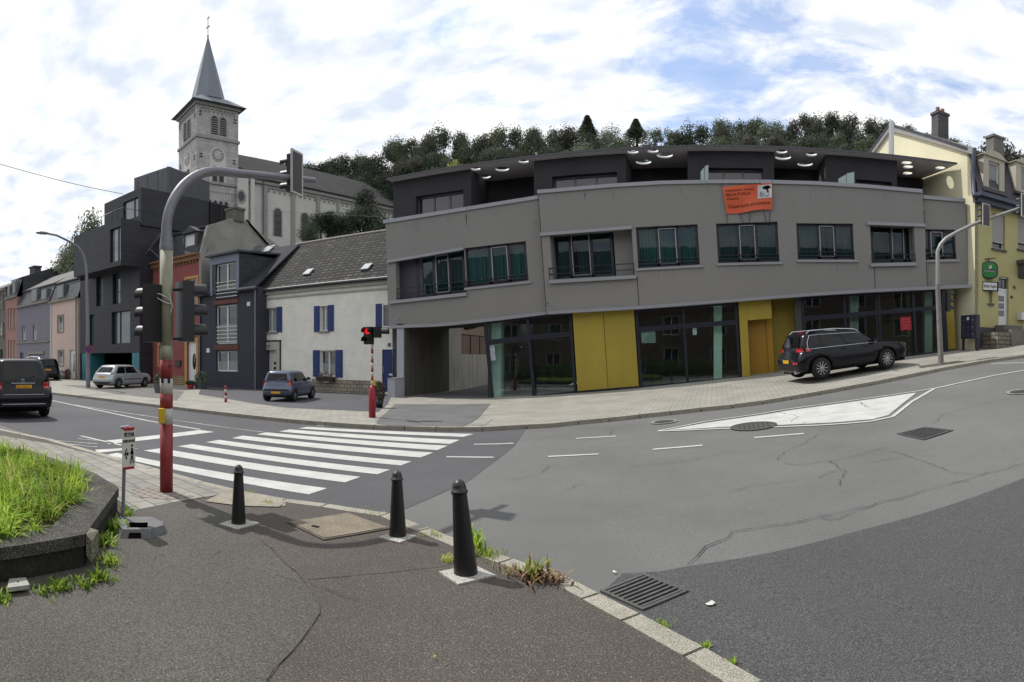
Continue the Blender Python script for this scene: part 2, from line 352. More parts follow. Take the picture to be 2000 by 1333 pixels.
# ---- near pavement
nk = [(0, 838), (100, 858), (200, 886), (300, 914), (400, 942), (480, 961), (560, 975), (640, 985), (760, 1003), (840, 1033), (920, 1065), (1000, 1092), (1100, 1124), (1170, 1160), (1250, 1200), (1375, 1265), (1490, 1332)]
NH = .10
nkx = [(-120, 4.9), (-30, 4.8)] + [XY(onG(x, y, NH)) for x, y in nk] + [(1.2, 2.2), (3.2, .4), (9, -5)]
nin = offset(nkx, -.15)
struct(drape('footway', [[p for p in nin] + [(9, -40), (-120, -40)]], NH, M_brown, skirt=.2))
struct(drape('kerb', strip_polys(nkx, offset(nkx, -.146), .9), NH + .003, M_kerb, skirt=.14))
struct(drape('footway_tarmac', [G2([(512, 1056), (552, 1096), (598, 1140), (622, 1180), (624, 1200), (590, 1250), (552, 1292), (515, 1345), (300, 2200)], NH) + [(-3, -2), (-40, -2), (-40, 2.5)] + G2([(120, 1030), (263, 996), (346, 979), (428, 990)], NH)], NH + .004, M_grey))
struct(drape('footway_paving', [G2([(-10, 850), (100, 868), (200, 893), (300, 921), (400, 948), (480, 966), (560, 983), (556, 990), (428, 968), (346, 981), (263, 998), (200, 960), (120, 930), (0, 905)], NH)], NH + .006, M_pave2))
cov = struct(drape('concrete_slab', [G2([(432, 966), (478, 962), (560, 981), (545, 992), (470, 990), (400, 981)], NH)], NH + .010, mat('slab', C(158, 150, 134, .66), var=.2, vs=4, rough=.9, fine=.4, fs=80)))
struct(drape('red_paving', [G2([(258, 952), (330, 958), (380, 972), (330, 978), (262, 972)], NH)], NH + .010, brickmat('salmon_setts', C(160, 148, 138, .62), C(154, 148, 138, .62), C(120, 112, 100, .5), .12, .1, .01, axes='XY', var=.2)))
# ---- painted markings
def paint(name, polys, m=M_paint, dz=.009): return struct(drape(name, polys, dz, m))
Z = [[(228, 886), (639, 955.5), (603, 967.6), (208, 890)], [(313.6, 877), (704, 933), (674, 944), (280.6, 881.5)], [(375, 869), (762, 919), (737, 928), (346.6, 873)],
     [(428, 860.5), (803.7, 902.8), (783, 910.6), (401.6, 865)], [(474, 852), (846, 885.5), (821, 895), (453, 857)], [(521.6, 845.8), (875, 872), (853.7, 880.7), (501, 849.6)],
     [(566, 840), (898, 860.5), (879, 868.5), (544.5, 844)], [(600, 834.8), (926, 848.8), (905, 854.5), (583, 838)], [(635, 829.2), (926.6, 838), (912, 843), (617, 832.3)]]
paint('zebra_crossing', [G2(q) for q in Z])
def line_px(p0, p1, w_):                            # painted line between two pixels, w_ metres wide
    a, b = Vector(XY(onG(*p0))), Vector(XY(onG(*p1))); t = (b - a).normalized(); n = Vector((-t.y, t.x)) * w_ / 2
    return [a + n, b + n, b - n, a - n]
DL = [((872, 893.5), (964, 894.5)), ((926, 869), (1003, 867)), ((1125, 857.5), (1203, 853)), ((1071, 893), (1169, 888)), ((1275, 879), (1372, 871)), ((1473, 856), (1570, 848)), ((1936, 711), (2010, 709))]
paint('lane_dashes', [line_px(a, b, .10) for a, b in DL])
paint('stop_line', [G2([(206, 862), (391, 841), (419, 845), (212, 868.5)]), G2([(186, 880), (250, 876), (270, 877.5), (190, 886)])])
paint('centre_line', [line_px((101, 783), (205, 805), .10), line_px((205, 805), (290, 823), .10), line_px((290, 823), (390, 840), .10), line_px((158, 852.6), (238, 871), .08)])
paint('faded_line', [line_px((147, 792), (290, 814), .08), line_px((290, 814), (420, 833), .06), line_px((420, 833), (520, 846), .05)], M_paint2)
paint('cycle_mark', [line_px((112, 862), (190, 868), .05), line_px((152, 858), (193, 862), .05), line_px((160, 872), (190, 874), .05), line_px((130, 868), (160, 871), .05)], M_paint2)
ISL = [(1300, 841.5), (1380, 827), (1540, 803), (1790, 768), (1762, 790), (1735, 812), (1705, 820), (1600, 828), (1510, 832), (1400, 836)]
paint('traffic_island_paint', [G2(ISL)])
def polyline_px(pts, w_): return [line_px(a, b, w_) for a, b in zip(pts, pts[1:])]
paint('island_outline', polyline_px([(1285, 843.5), (1400, 839), (1510, 835.5), (1600, 832), (1700, 824.5), (1743, 815.5), (1780, 786), (1825, 760), (1870, 750), (1940, 735), (2030, 719)], .09) + polyline_px([(1285, 843), (1380, 824), (1540, 800), (1800, 764), (1822, 760)], .07), M_paint, .0130)
# cracks
random.seed(5)
def crack(pts, w_=.012, jit=3.0, gz=0.0):
    P = [onG(x, y, gz) for x, y in pts]; out = []
    L = []
    for a, b in zip(P, P[1:]):
        n = max(2, int((b - a).length / .12))
        for k in range(n):
            q = a.lerp(b, k / n); j = .012 * jit * (1 if k else 0)
            L.append(Vector((q.x + random.uniform(-j, j), q.y + random.uniform(-j, j))))
    L.append(Vector(XY(P[-1])))
    for a, b in zip(L, L[1:]):
        if (b - a).length < 1e-4: continue
        t = (b - a).normalized(); n = Vector((-t.y, t.x)) * w_ * random.uniform(.16, .46)
        out.append([a + n, b + n, b - n, a - n])
    return out
CR = [[(1342, 1107), (1370, 1080), (1430, 1042), (1500, 1030), (1600, 1011), (1700, 992), (1800, 962), (1900, 935), (2000, 908)],
      [(1600, 1015), (1640, 1015), (1700, 993)], [(1530, 906), (1560, 910), (1650, 897), (1730, 876)], [(1740, 882), (1790, 900), (1860, 925), (1920, 930)],
      [(1600, 935), (1620, 925), (1650, 918)], [(1620, 902), (1650, 920), (1640, 950)], [(1230, 913), (1340, 902), (1400, 890), (1480, 880)], [(1520, 900), (1530, 885), (1560, 873), (1600, 850)],
      [(1820, 830), (1840, 812), (1900, 795), (1990, 775)], [(1070, 912), (1060, 925), (1000, 938)], [(1140, 946), (1100, 960)], [(1190, 853), (1200, 838)], [(1150, 872), (1230, 862), (1275, 856)],
      [(1470, 845), (1490, 838)], [(1520, 833), (1575, 826), (1570, 830)], [(1680, 788), (1692, 797)], [(1420, 965), (1470, 950), (1560, 940)], [(1700, 905), (1760, 896), (1830, 893)]]
cr = []
for i, c_ in enumerate(CR): cr += crack(c_, .015 if i == 0 else .011)
for c_ in ([(1520, 806), (1560, 815), (1545, 826)], [(1680, 787), (1690, 794), (1700, 799)], [(1400, 835), (1480, 832), (1600, 828)], [(1600, 813), (1660, 806), (1730, 800)]): cr += crack(c_, .011)
struct(drape('road_cracks', cr, .0175, M_crack))
fc = []
ms_ = []
for c_ in [[(512, 1056), (552, 1096), (598, 1140), (622, 1180), (624, 1200), (590, 1250), (552, 1292), (520, 1331)], [(600, 1132), (680, 1126), (760, 1119), (870, 1106)]]: ms_ += crack(c_, .014, 1.2, NH)
struct(drape('asphalt_joint', ms_, NH + .010, mat('mossy_joint', C(104, 96, 78, .55), rough=.95, var=.5, vs=18)))
for c_ in [[(420, 1085), (430, 1078)], [(540, 1125), (600, 1142), (700, 1175), (760, 1168)], [(300, 1100), (320, 1085)]]:
    for q in crack(c_, .006, 3.0, NH): fc.append(q)
struct(drape('footway_cracks', fc, NH + .012, M_crack))

# ---- covers and drains in the road (separate things)
def cover(px, py, rx, name, label, dz=0, ring=False, group=None):
    c = onG(px, py, dz); t = thing(name, c, label, 'manhole cover', group)
    nrm = Vector((-(g(c.x + .1, c.y) - g(c.x - .1, c.y)) / .2, -(g(c.x, c.y + .1) - g(c.x, c.y - .1)) / .2, 1)).normalized()
    a = nrm.cross(Vector((0, 1, 0))).normalized(); b = nrm.cross(a)
    def disc(r0, r1, h, m, nm, n=28):
        mb = MB(); vs = []
        for r_ in (r0, r1):
            for k in range(n): vs.append(c + (a * math.cos(6.2832 * k / n) + b * math.sin(6.2832 * k / n)) * r_ + nrm * h)
        mb.add(vs, [(k, (k + 1) % n, n + (k + 1) % n, n + k) for k in range(n)]); return mb.build(nm, m, t)
    disc(rx * .82, rx, .022, M_conc if ring else M_iron, 'rim'); disc(.001, rx * .80, .020, M_iron, 'lid')
    mb = MB()
    for k in range(-3, 4): mb.prism([c + a * (k * rx * .2 - .01) + b * rx * .5 + nrm * .022, c + a * (k * rx * .2 + .01) + b * rx * .5 + nrm * .022, c + a * (k * rx * .2 + .01) - b * rx * .5 + nrm * .022, c + a * (k * rx * .2 - .01) - b * rx * .5 + nrm * .022], nrm * .004)
    mb.build('tread', mat('tread_iron', C(50, 50, 50, .5), rough=.7), t)
cover(1297, 825.5, .30, 'manhole_cover', 'small round manhole cover with pale ring in the road before the yellow panels', ring=True)
cover(1472, 834, .48, 'manhole_cover', 'large dark round manhole cover beside the painted white island')
cover(1995, 767, .35, 'manhole_cover', 'round manhole cover at the right edge of the road', ring=True)
def grate(q, name, label, nb, dz, barm, along=0):
    P = [onG(x, y, dz) for x, y in q]; c = sum(P, Vector()) / 4; t = thing(name, c, label, 'drain')
    mb = MB(); mb.add([p + Vector((0, 0, .004)) for p in P], [(0, 1, 2, 3)]); mb.build('pit', M_black, t)
    fr = MB(); e = .07
    I = [p.lerp(c, e * 1.6) for p in P]
    for k in range(4):
        a, b, c2, d = P[k], P[(k + 1) % 4], I[(k + 1) % 4], I[k]
        fr.prism([v + Vector((0, 0, .006)) for v in (a, b, c2, d)], (0, 0, .012))
    fr.build('frame', barm, t); br = MB()
    for k in range(nb):
        t0, t1 = (k + .28) / nb, (k + .74) / nb
        if along: a, b, c2, d = I[0].lerp(I[1], t0), I[0].lerp(I[1], t1), I[3].lerp(I[2], t1), I[3].lerp(I[2], t0)
        else: a, b, c2, d = I[1].lerp(I[2], t0), I[1].lerp(I[2], t1), I[0].lerp(I[3], t1), I[0].lerp(I[3], t0)
        br.prism([v + Vector((0, 0, .006)) for v in (a, b, c2, d)], (0, 0, .010))
    br.build('bars', barm, t); return t
M_bar = mat('drain_bar', C(96, 96, 94, .7), rough=.6, metal=.2, var=.3, vs=20, fine=.3)
grate([(1172, 1158), (1258, 1124), (1345, 1158), (1255, 1196)], 'street_drain', 'large slotted street drain by the near granite kerb', 8, 0, M_bar)
grate([(1752, 849), (1806, 836), (1862, 842), (1804, 861)], 'drain_cover', 'rectangular chequered drain cover among road cracks', 14, 0, M_iron)
grate([(1474, 789), (1478, 785), (1500, 784.5), (1500, 789)], 'street_drain', 'small drain grate against the far kerb', 5, 0, M_iron, 1)
# utility cover in the near footway
uc = [onG(x, y, NH) for x, y in [(560, 1022), (680, 1004), (764, 1034), (632, 1057)]]
t = thing('utility_cover', sum(uc, Vector()) / 4, 'square concrete utility cover sunk in the brown footway between two bollards', 'utility cover')
mb = MB(); mb.prism([p + Vector((0, 0, .002)) for p in uc], (0, 0, .010)); mb.build('frame', mat('cover_rim', C(110, 100, 88, .6), rough=.9, var=.3), t)
c_ = sum(uc, Vector()) / 4; mb = MB(); mb.prism([p.lerp(c_, .07) + Vector((0, 0, .012)) for p in uc], (0, 0, .006)); mb.build('lid', mat('slab_lid', C(140, 130, 112, .6), rough=.9, var=.3, vs=5, fine=.4, fs=60), t)
mb = MB(); q = onG(616, 1033, NH) + Vector((0, 0, .019)); mb.box(q.x - .04, q.x + .04, q.y - .02, q.y + .02, q.z, q.z + .003); mb.build('lifting_slot', M_black, t)
# litter and leaf
def scrap(px, py, s, m, name, label, dz):
    c = onG(px, py, dz) + Vector((0, 0, .012)); mb = MB(); random.seed(px)
    pts = [c + Vector((s * math.cos(k) * random.uniform(.7, 1.2), s * .7 * math.sin(k) * random.uniform(.7, 1.2), random.uniform(0, .02))) for k in [i * 1.047 for i in range(6)]]
    mb.add([c + Vector((0, 0, .015))] + pts, [(0, 1 + i, 1 + (i + 1) % 6) for i in range(6)]); return tag(mb.build(name, m), label, 'litter')
M_litter = mat('paper', C(205, 205, 200, .8), rough=.7)
scrap(1386, 1184, .035, M_litter, 'litter_scrap', 'crumpled pale scrap on the dark road patch', 0)
scrap(1201, 1122, .02, M_litter, 'litter_scrap', 'tiny pale scraps beside the large street drain', 0)
scrap(848, 1290, .012, mat('butt', C(220, 200, 120, .8)), 'cigarette_butt', 'yellowish cigarette butt on the brown footway', NH)
# ------------------------------------------------------------------ building helpers
class FR:                                           # a vertical wall plane seen from the street
    def __init__(s, A, B):
        s.A = Vector((A[0], A[1], 0)); d = Vector((B[0] - A[0], B[1] - A[1], 0)); s.L = d.length; s.d = d.normalized(); s.n = Vector((s.d.y, -s.d.x, 0))
    def p(s, a, z, n=0): return s.A + s.d * a + s.n * n + Vector((0, 0, z))
    def at(s, px, py, n=0):
        a = az(px); u = Vector((math.sin(a), math.cos(a), 0)); O = s.A + s.n * n
        r = O.dot(s.n) / u.dot(s.n); q = pt(px, py, r); return (q - O).dot(s.d), q.z
    def rect(s, x0, y0, x1, y1, n=0):
        xm = (x0 + x1) / 2; a, _ = s.at(x0, 0, n); b, _ = s.at(x1, 0, n); _, zt = s.at(xm, y0, n); _, zb = s.at(xm, y1, n); return a, b, zb, zt
def fbox(mb, fr, a0, a1, z0, z1, n0, n1, m=0):
    return mb.hexa([fr.p(a0, z0, n1), fr.p(a1, z0, n1), fr.p(a1, z1, n1), fr.p(a0, z1, n1), fr.p(a0, z0, n0), fr.p(a1, z0, n0), fr.p(a1, z1, n0), fr.p(a0, z1, n0)], m)
def holes_wall(mb, fr, a0, a1, z0, z1, holes, dep=.18, m=0, n=0):
    A = sorted({a0, a1} | {h[0] for h in holes} | {h[1] for h in holes}); Z_ = sorted({z0, z1} | {h[2] for h in holes} | {h[3] for h in holes})
    A = [a for a in A if a0 <= a <= a1]; Z_ = [z for z in Z_ if z0 <= z <= z1]
    for i in range(len(A) - 1):
        for j in range(len(Z_) - 1):
            ca, cz = (A[i] + A[i + 1]) / 2, (Z_[j] + Z_[j + 1]) / 2
            if any(h[0] < ca < h[1] and h[2] < cz < h[3] for h in holes): continue
            mb.quad(fr.p(A[i], Z_[j], n), fr.p(A[i + 1], Z_[j], n), fr.p(A[i + 1], Z_[j + 1], n), fr.p(A[i], Z_[j + 1], n), m)
    for h in holes:
        b0, b1, y0, y1 = h[:4]; q = [(b0, y0), (b1, y0), (b1, y1), (b0, y1)]
        for k in range(4):
            (xa, za), (xb, zb) = q[k], q[(k + 1) % 4]
            mb.quad(fr.p(xa, za, n), fr.p(xb, zb, n), fr.p(xb, zb, n - dep), fr.p(xa, za, n - dep), m)
M_gl = mat('dark_window_glass', C(38, 44, 50, .9), rough=.04, spec=.9, var=.5, vs=.8)
M_gl2 = mat('pale_window_glass', C(86, 98, 100, .9), rough=.06, spec=.8, var=.5, vs=1.4)
M_net = mat('net_curtain', C(176, 182, 180, .6), rough=.8, var=.3, vs=3, stretch=(6, 6, .5))
M_wf = mat('white_frame', C(224, 226, 226, .8), rough=.4)
M_sill = mat('stone_sill', C(150, 146, 136, .7), rough=.8, var=.15)
def window(fr, root, h, fm, mv=(.5,), mh=(), dep=.14, fw=.06, pane=M_gl, sill=None, sur=None, surw=.1, label=None, name='window', curtain=None):
    a0, a1, z0, z1 = h[:4]; mb = MB(); n0, n1 = -dep - .05, -dep + .01
    fbox(mb, fr, a0, a0 + fw, z0, z1, n0, n1); fbox(mb, fr, a1 - fw, a1, z0, z1, n0, n1)
    fbox(mb, fr, a0 + fw, a1 - fw, z0, z0 + fw, n0, n1); fbox(mb, fr, a0 + fw, a1 - fw, z1 - fw, z1, n0, n1)
    for t_ in mv:
        c = a0 + (a1 - a0) * t_; fbox(mb, fr, c - fw * .6, c + fw * .6, z0 + fw, z1 - fw, n0 + .005, n1 + .012)
    for t_ in mh:
        c = z0 + (z1 - z0) * t_; fbox(mb, fr, a0 + fw, a1 - fw, c - fw * .4, c + fw * .4, n0 + .01, n1 - .005)
    wob = mb.build(name, fm, root)
    if label: wob['label'] = label
    pb = MB(); pb.quad(fr.p(a0 + .01, z0 + .01, n0 + .02), fr.p(a1 - .01, z0 + .01, n0 + .02), fr.p(a1 - .01, z1 - .01, n0 + .02), fr.p(a0 + .01, z1 - .01, n0 + .02))
    pb.build('pane', pane, wob)
    if curtain:
        cb = MB(); zt = z0 + (z1 - z0) * curtain; cb.quad(fr.p(a0 + fw, z0 + fw, n0 + .024), fr.p(a1 - fw, z0 + fw, n0 + .024), fr.p(a1 - fw, zt, n0 + .024), fr.p(a0 + fw, zt, n0 + .024)); cb.build('curtain', M_net, wob)
    if sill:
        sb = MB(); fbox(sb, fr, a0 - .06, a1 + .06, z0 - .08, z0 - .004, -dep, .07); sb.build('sill', sill, wob)
    if sur:
        sb = MB(); fbox(sb, fr, a0 - surw, a0 - .003, z0, z1, -.02, .03); fbox(sb, fr, a1 + .003, a1 + surw, z0, z1, -.02, .03); fbox(sb, fr, a0 - surw, a1 + surw, z1 + .002, z1 + surw, -.02, .034); sb.build('surround', sur, wob)
    return wob
def house(fr, root, z0, z1, depth, m, holes=(), dep=.18, roofm=None, name='wall'):
    mb = MB(); L = fr.L; holes_wall(mb, fr, 0, L, z0, z1, holes, dep)
    for a in (0, L): mb.quad(fr.p(a, z0), fr.p(a, z1), fr.p(a, z1, -depth), fr.p(a, z0, -depth))
    mb.quad(fr.p(0, z0, -depth), fr.p(L, z0, -depth), fr.p(L, z1, -depth), fr.p(0, z1, -depth))
    o = mb.build(name, m, root)
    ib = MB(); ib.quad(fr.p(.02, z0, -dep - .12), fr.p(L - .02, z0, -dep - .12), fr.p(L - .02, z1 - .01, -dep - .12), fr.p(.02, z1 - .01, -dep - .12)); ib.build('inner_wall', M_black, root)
    return o
def hx(fr, *r, n=0): return fr.rect(*r, n=n)
M_slate = brickmat('slate', C(66, 68, 76, .75), C(50, 52, 60, .75), C(34, 35, 40, .7), .28, .16, .012, axes='DZ', rough=.55, bump=.6, var=.25)
M_slater = brickmat('weathered_slate', C(92, 89, 84, .58), C(50, 49, 47, .55), C(16, 16, 16, .5), .36, .17, .04, axes='DZ', rough=.95, bump=1.0, var=.45, vs=1.6)
M_zinc = mat('zinc', C(128, 132, 138, .7), rough=.5, metal=.4, var=.2)
def gutter(fr, root, z, n=.1, a0=0, a1=None, m=None, r=.07):
    mb = MB(); a1 = fr.L if a1 is None else a1; mb.tube([fr.p(a0, z, n), fr.p(a1, z, n)], r); return mb.build('gutter', m or M_zinc, root)
def pipe(fr, root, a, z0, z1, n=.08, m=None, r=.045):
    mb = MB(); mb.tube([fr.p(a, z0, n), fr.p(a, z1, n)], r); return mb.build('downpipe', m or M_zinc, root)
def wide(fr, px0, px1, Y):                          # frame along Y between two columns
    return FR((Y * math.tan(az(px0)), Y), (Y * math.tan(az(px1)), Y))

# ------------------------------------------------------------------ white house with blue shutters
fr = wide(None, 505, 774, 21.6)
fr = FR((fr.A.x, 21.6), (-13.42, 21.6))
t = thing('house', fr.p(fr.L / 2, 0), 'cream plastered house with royal blue shutters and worn slate roof', 'house')
M_plaster = mat('cream_plaster', C(230, 228, 219, .88), var=.12, vs=1.6, rough=.95, fine=.14, fs=18, bump=.6, bs=25)
h1 = hx(fr, 516, 602, 541, 649); h2 = hx(fr, 625, 598, 641, 647); h3 = hx(fr, 625, 685, 656, 736)
hd = hx(fr, 514, 684, 540, 760); hb = hx(fr, 746, 683, 771, 766); h4 = hx(fr, 748, 594, 756, 640)
house(fr, t, -.1, 5.25, 7, M_plaster, [h1, h2, h3, hd, hb])
blue = mat('blue_shutter', C(32, 58, 128, .62), rough=.6, var=.12, vs=5)
def shutters(w_, r, a_w, sides='lr'):
    for sd_ in sides:
        a0, a1 = (r[0] - a_w, r[0] - .01) if sd_ == 'l' else (r[1] + .01, r[1] + a_w)
        mb = MB(); fbox(mb, fr, a0, a1, r[2] - .02, r[3] + .02, .01, .05)
        fbox(mb, fr, a0 + .04, a1 - .04, r[2] + .10, (r[2] + r[3]) / 2 - .04, .05, .062); fbox(mb, fr, a0 + .04, a1 - .04, (r[2] + r[3]) / 2 + .04, r[3] - .08, .05, .062)
        mb.build('shutter', blue, w_)
for r, aw, cu in ((h1, .36, .95), (h2, .34, .95), (h3, .40, .5)):
    w_ = window(fr, t, r, M_wf, pane=M_gl, curtain=cu, sill=M_sill); shutters(w_, r, aw)
w_ = window(FR((fr.A.x, 21.57), (-13.42, 21.57)), t, (h4[0], fr.L - .03, h4[2], h4[3]), M_wf, mv=(), dep=-.03); shutters(w_, h4, .36, 'l')
# entrance with white surround, green inner cheek and white door
dm = MB(); fbox(dm, fr, hd[0] - .22, hd[0] - .003, hd[2], hd[3], 0, .04); fbox(dm, fr, hd[1] + .003, hd[1] + .25, hd[2], hd[3], 0, .04); fbox(dm, fr, hd[0] - .22, hd[1] + .25, hd[3] + .003, hd[3] + .42, 0, .044)
fs_ = dm.build('door_surround', mat('surround_cream', C(196, 192, 178, .72), rough=.9, var=.1), t)
dm = MB(); fbox(dm, fr, hd[0] - .26, hd[1] + .34, hd[3] + .425, hd[3] + .50, 0, .06); fbox(dm, fr, hd[1] + .255, hd[1] + .32, hd[2] + .6, hd[3] + .42, 0, .05); dm.build('dark_trim', mat('dark_trim', C(34, 32, 32, .8), rough=.7), fs_)
text('129', fr.p(hd[0] + .22, hd[3] + .12, .05), fr.d, (0, 0, 1), .2, M_black, fs_, 'house_number')
mb = MB(); fbox(mb, fr, hd[0], hd[0] + .03, hd[2], hd[3], -.17, -.01); mb.build('door_cheek', mat('green_paint', C(60, 110, 40, .7), rough=.6), t)
mb = MB(); fbox(mb, fr, hd[0] + .3, hd[1], hd[2], hd[3], -.21, -.16); dd = mb.build('door', M_wf, t)
mb = MB(); fbox(mb, fr, hd[0] + .03, hd[0] + .29, hd[2], hd[3], -.21, -.17); mb.build('side_light', M_gl2, dd)
mb = MB()
for k in range(4): fbox(mb, fr, hd[1] - .32, hd[1] - .18, hd[3] - .75 - k * .26, hd[3] - .61 - k * .26, -.16, -.15)
mb.build('door_lights', M_black, dd)
# blue door
mb = MB(); fbox(mb, fr, hb[0], hb[1], hb[2], hb[3], -.1, -.05); d2 = mb.build('door', blue, t); d2['label'] = 'dark blue front door'
mb = MB(); c_ = (hb[0] + hb[1]) / 2
fbox(mb, fr, c_ + .02, hb[1] - .12, hb[3] - 1.0, hb[3] - .3, -.05, -.035); mb.build('door_panel', mat('navy', C(18, 34, 84, .8), rough=.5), d2)
mb = MB(); fbox(mb, fr, c_ + .02, hb[1] - .12, hb[3] - 1.14, hb[3] - 1.06, -.05, -.03); mb.build('letter_slot', M_wf, d2)
mb = MB(); fbox(mb, fr, hb[0] + .06, hb[0] + .1, hb[2] + .8, hb[2] + 1.1, -.05, -.02); mb.build('handle', M_zinc, d2)
mb = MB(); fbox(mb, fr, c_ - .02, c_ + .14, hb[3] + .12, hb[3] + .28, 0, .02); mb.build('number_plaque', mat('plaque', C(90, 96, 130, .8)), t)
# stone plinth
mb = MB(); zb = fr.at(650, 742)[1]; fbox(mb, fr, fr.at(610, 0)[0], hb[0] - .1, -.05, zb, 0, .05)
mb.build('plinth', brickmat('plinth_stone', C(170, 162, 146, .66), C(150, 142, 128, .64), C(110, 100, 84, .6), .34, .17, .014, axes='XZ', var=.2), t)
# roof
z_e, z_r, Yr = 5.3, 8.1, 25.2
def roofmb(x0, x1, xr0, xr1, ye, ze, yr, zr, over=.25, th=.12):
    mb = MB(); s_ = (zr - ze) / (yr - ye); ze2, ye2 = ze - s_ * over, ye - over
    F1 = [Vector((x0, ye2, ze2)), Vector((x1, ye2, ze2)), Vector((xr1, yr, zr)), Vector((xr0, yr, zr))]
    mb.prism(F1, (0, .02, th)); return mb
roofmb(fr.A.x - .05, -13.42, fr.A.x - .6, -13.42, 21.6, z_e, Yr, z_r).build('roof', M_slater, t)
rb = MB(); rb.prism([Vector((fr.A.x - .6, Yr + .08, z_r)), Vector((-13.42, Yr + .08, z_r)), Vector((-13.42, 28.6, z_e)), Vector((fr.A.x, 28.6, z_e))], (0, 0, .1)); rb.build('rear_roof', M_slater, t)
rb = MB(); rb.tube([(fr.A.x - .6, Yr + .04, z_r + .13), (-13.42, Yr + .04, z_r + .13)], .09); rb.build('ridge', mat('ridge_tile', C(160, 156, 148, .6), rough=.8, var=.3, vs=6), t)
mb = MB(); fbox(mb, fr, 0, fr.L, 4.95, 5.2, 0, .12); fbox(mb, fr, 0, fr.L, 4.72, 4.8, 0, .06); mb.build('cornice', mat('cornice_paint', C(190, 190, 182, .66), rough=.8, var=.12), t)
gutter(fr, t, 5.2, .22, m=mat('gutter_grey', C(100, 102, 104, .7), rough=.5, var=.2))
def skylight(px, py, root, wd, ht, s_=(z_r - z_e) / (Yr - 21.6), y0=21.6, ze=z_e, m=None):
    a = az(px); r = 20
    for _ in range(60):
        p = pt(px, py, r); zr_ = ze + (p.y - y0) * s_ + .13; r += (p.z - zr_) * .8 if True else 0
        if abs(p.z - zr_) < 1e-3: break
    u = Vector((1, 0, 0)); v_ = Vector((0, 1, s_)).normalized(); nn = u.cross(v_)
    q = [p - u * wd / 2 - v_ * ht / 2, p + u * wd / 2 - v_ * ht / 2, p + u * wd / 2 + v_ * ht / 2, p - u * wd / 2 + v_ * ht / 2]
    mb = MB(); mb.prism(q, nn * .08); sk = mb.build('skylight', M_zinc, root)
    mb = MB(); mb.prism([x.lerp(p, .15) + nn * .085 for x in q], nn * .006); mb.build('pane', m or mat('sky_pane', C(190, 196, 198, .85), rough=.1, spec=.9), sk)
skylight(603, 533, t, .42, .5); skylight(717, 523, t, .42, .5)
# window box with flowers and a small notice
def leafball(mb, c, rx, ry, rz, n, s, seed, nm=1, up=.0):
    rn = random.Random(seed)
    for _ in range(n):
        while True:
            v = Vector((rn.uniform(-1, 1), rn.uniform(-1, 1), rn.uniform(-1, 1)))
            if v.length <= 1: break
        v = v.normalized() * (v.length ** .4); q = Vector(c) + Vector((v.x * rx, v.y * ry, v.z * rz))
        a = Vector((rn.gauss(0, 1), rn.gauss(0, 1), rn.gauss(0, 1) + up)).normalized(); b = a.orthogonal().normalized(); b.rotate(Matrix.Rotation(rn.uniform(0, 6.28), 3, a)); c2 = a.cross(b)
        k = s * rn.uniform(.6, 1.4)
        mb.add([q - b * k, q + c2 * k * .5, q + b * k, q - c2 * k * .5], [(0, 1, 2, 3)], rn.randrange(nm))
M_leafA = mat('foliage_mid', C(72, 100, 46, .55), rough=.7, var=.4, vs=5)
M_pink = mat('pink_flowers', C(196, 110, 130, .7), rough=.7); M_wfl = mat('white_flowers', C(225, 215, 215, .8), rough=.7)
wb = thing('flower_box', fr.p((h3[0] + h3[1]) / 2, h3[2] - .1, .15), 'dark flower box with pink and white flowers under the ground floor shuttered window', 'flower box')
mb = MB(); fbox(mb, fr, h3[0] - .02, h3[1] + .02, h3[2] - .20, h3[2] - .02, .09, .28); mb.build('box', mat('box_brown', C(60, 40, 38, .7)), wb)
mb = MB(); leafball(mb, fr.p((h3[0] + h3[1]) / 2, h3[2] + .06, .18), .42, .12, .16, 420, .035, 3, 4); mb.build('flowers', [M_leafA, M_pink, M_wfl, M_leafA], wb)
mb = MB(); r_ = hx(fr, 631, 738, 644, 748); fbox(mb, fr, *r_, .05, .07); nb = tag(mb.build('wall_notice', M_wf), 'small white notice with black spot below the flower box', 'notice')
mb = MB(); c_ = fr.p((r_[0] + r_[1]) / 2, (r_[2] + r_[3]) / 2 + .03, .073); mb.lathe([(0, 0), (.07, 0), (.07, .003), (0, .003)], (0, 0, 0), 14, axis='Y'); mb.v = [v + c_ for v in mb.v]; o = mb.build('spot', M_black, nb)

# ------------------------------------------------------------------ anthracite house
fr = wide(None, 388, 505, 21.0); t = thing('house', fr.p(fr.L / 2, 0), 'narrow anthracite house with tall white french windows between the red and cream houses', 'house')
M_anth = mat('anthracite_render', C(66, 66, 78, .72), var=.12, vs=1.2, rough=.9, fine=.1, fs=30)
a_ = hx(fr, 422, 686, 464, 726); b_ = hx(fr, 421, 596, 463, 672); c_ = hx(fr, 421, 514, 463, 584)
a0_, a1_ = fr.at(413, 0)[0], fr.at(468, 0)[0]; zd1 = fr.at(440, 499)[1]
mb = MB(); za = fr.at(400, 583)[1]; zc = fr.at(487, 566)[1]
house(fr, t, -.1, 5.35, 7, M_anth, [a_, b_])
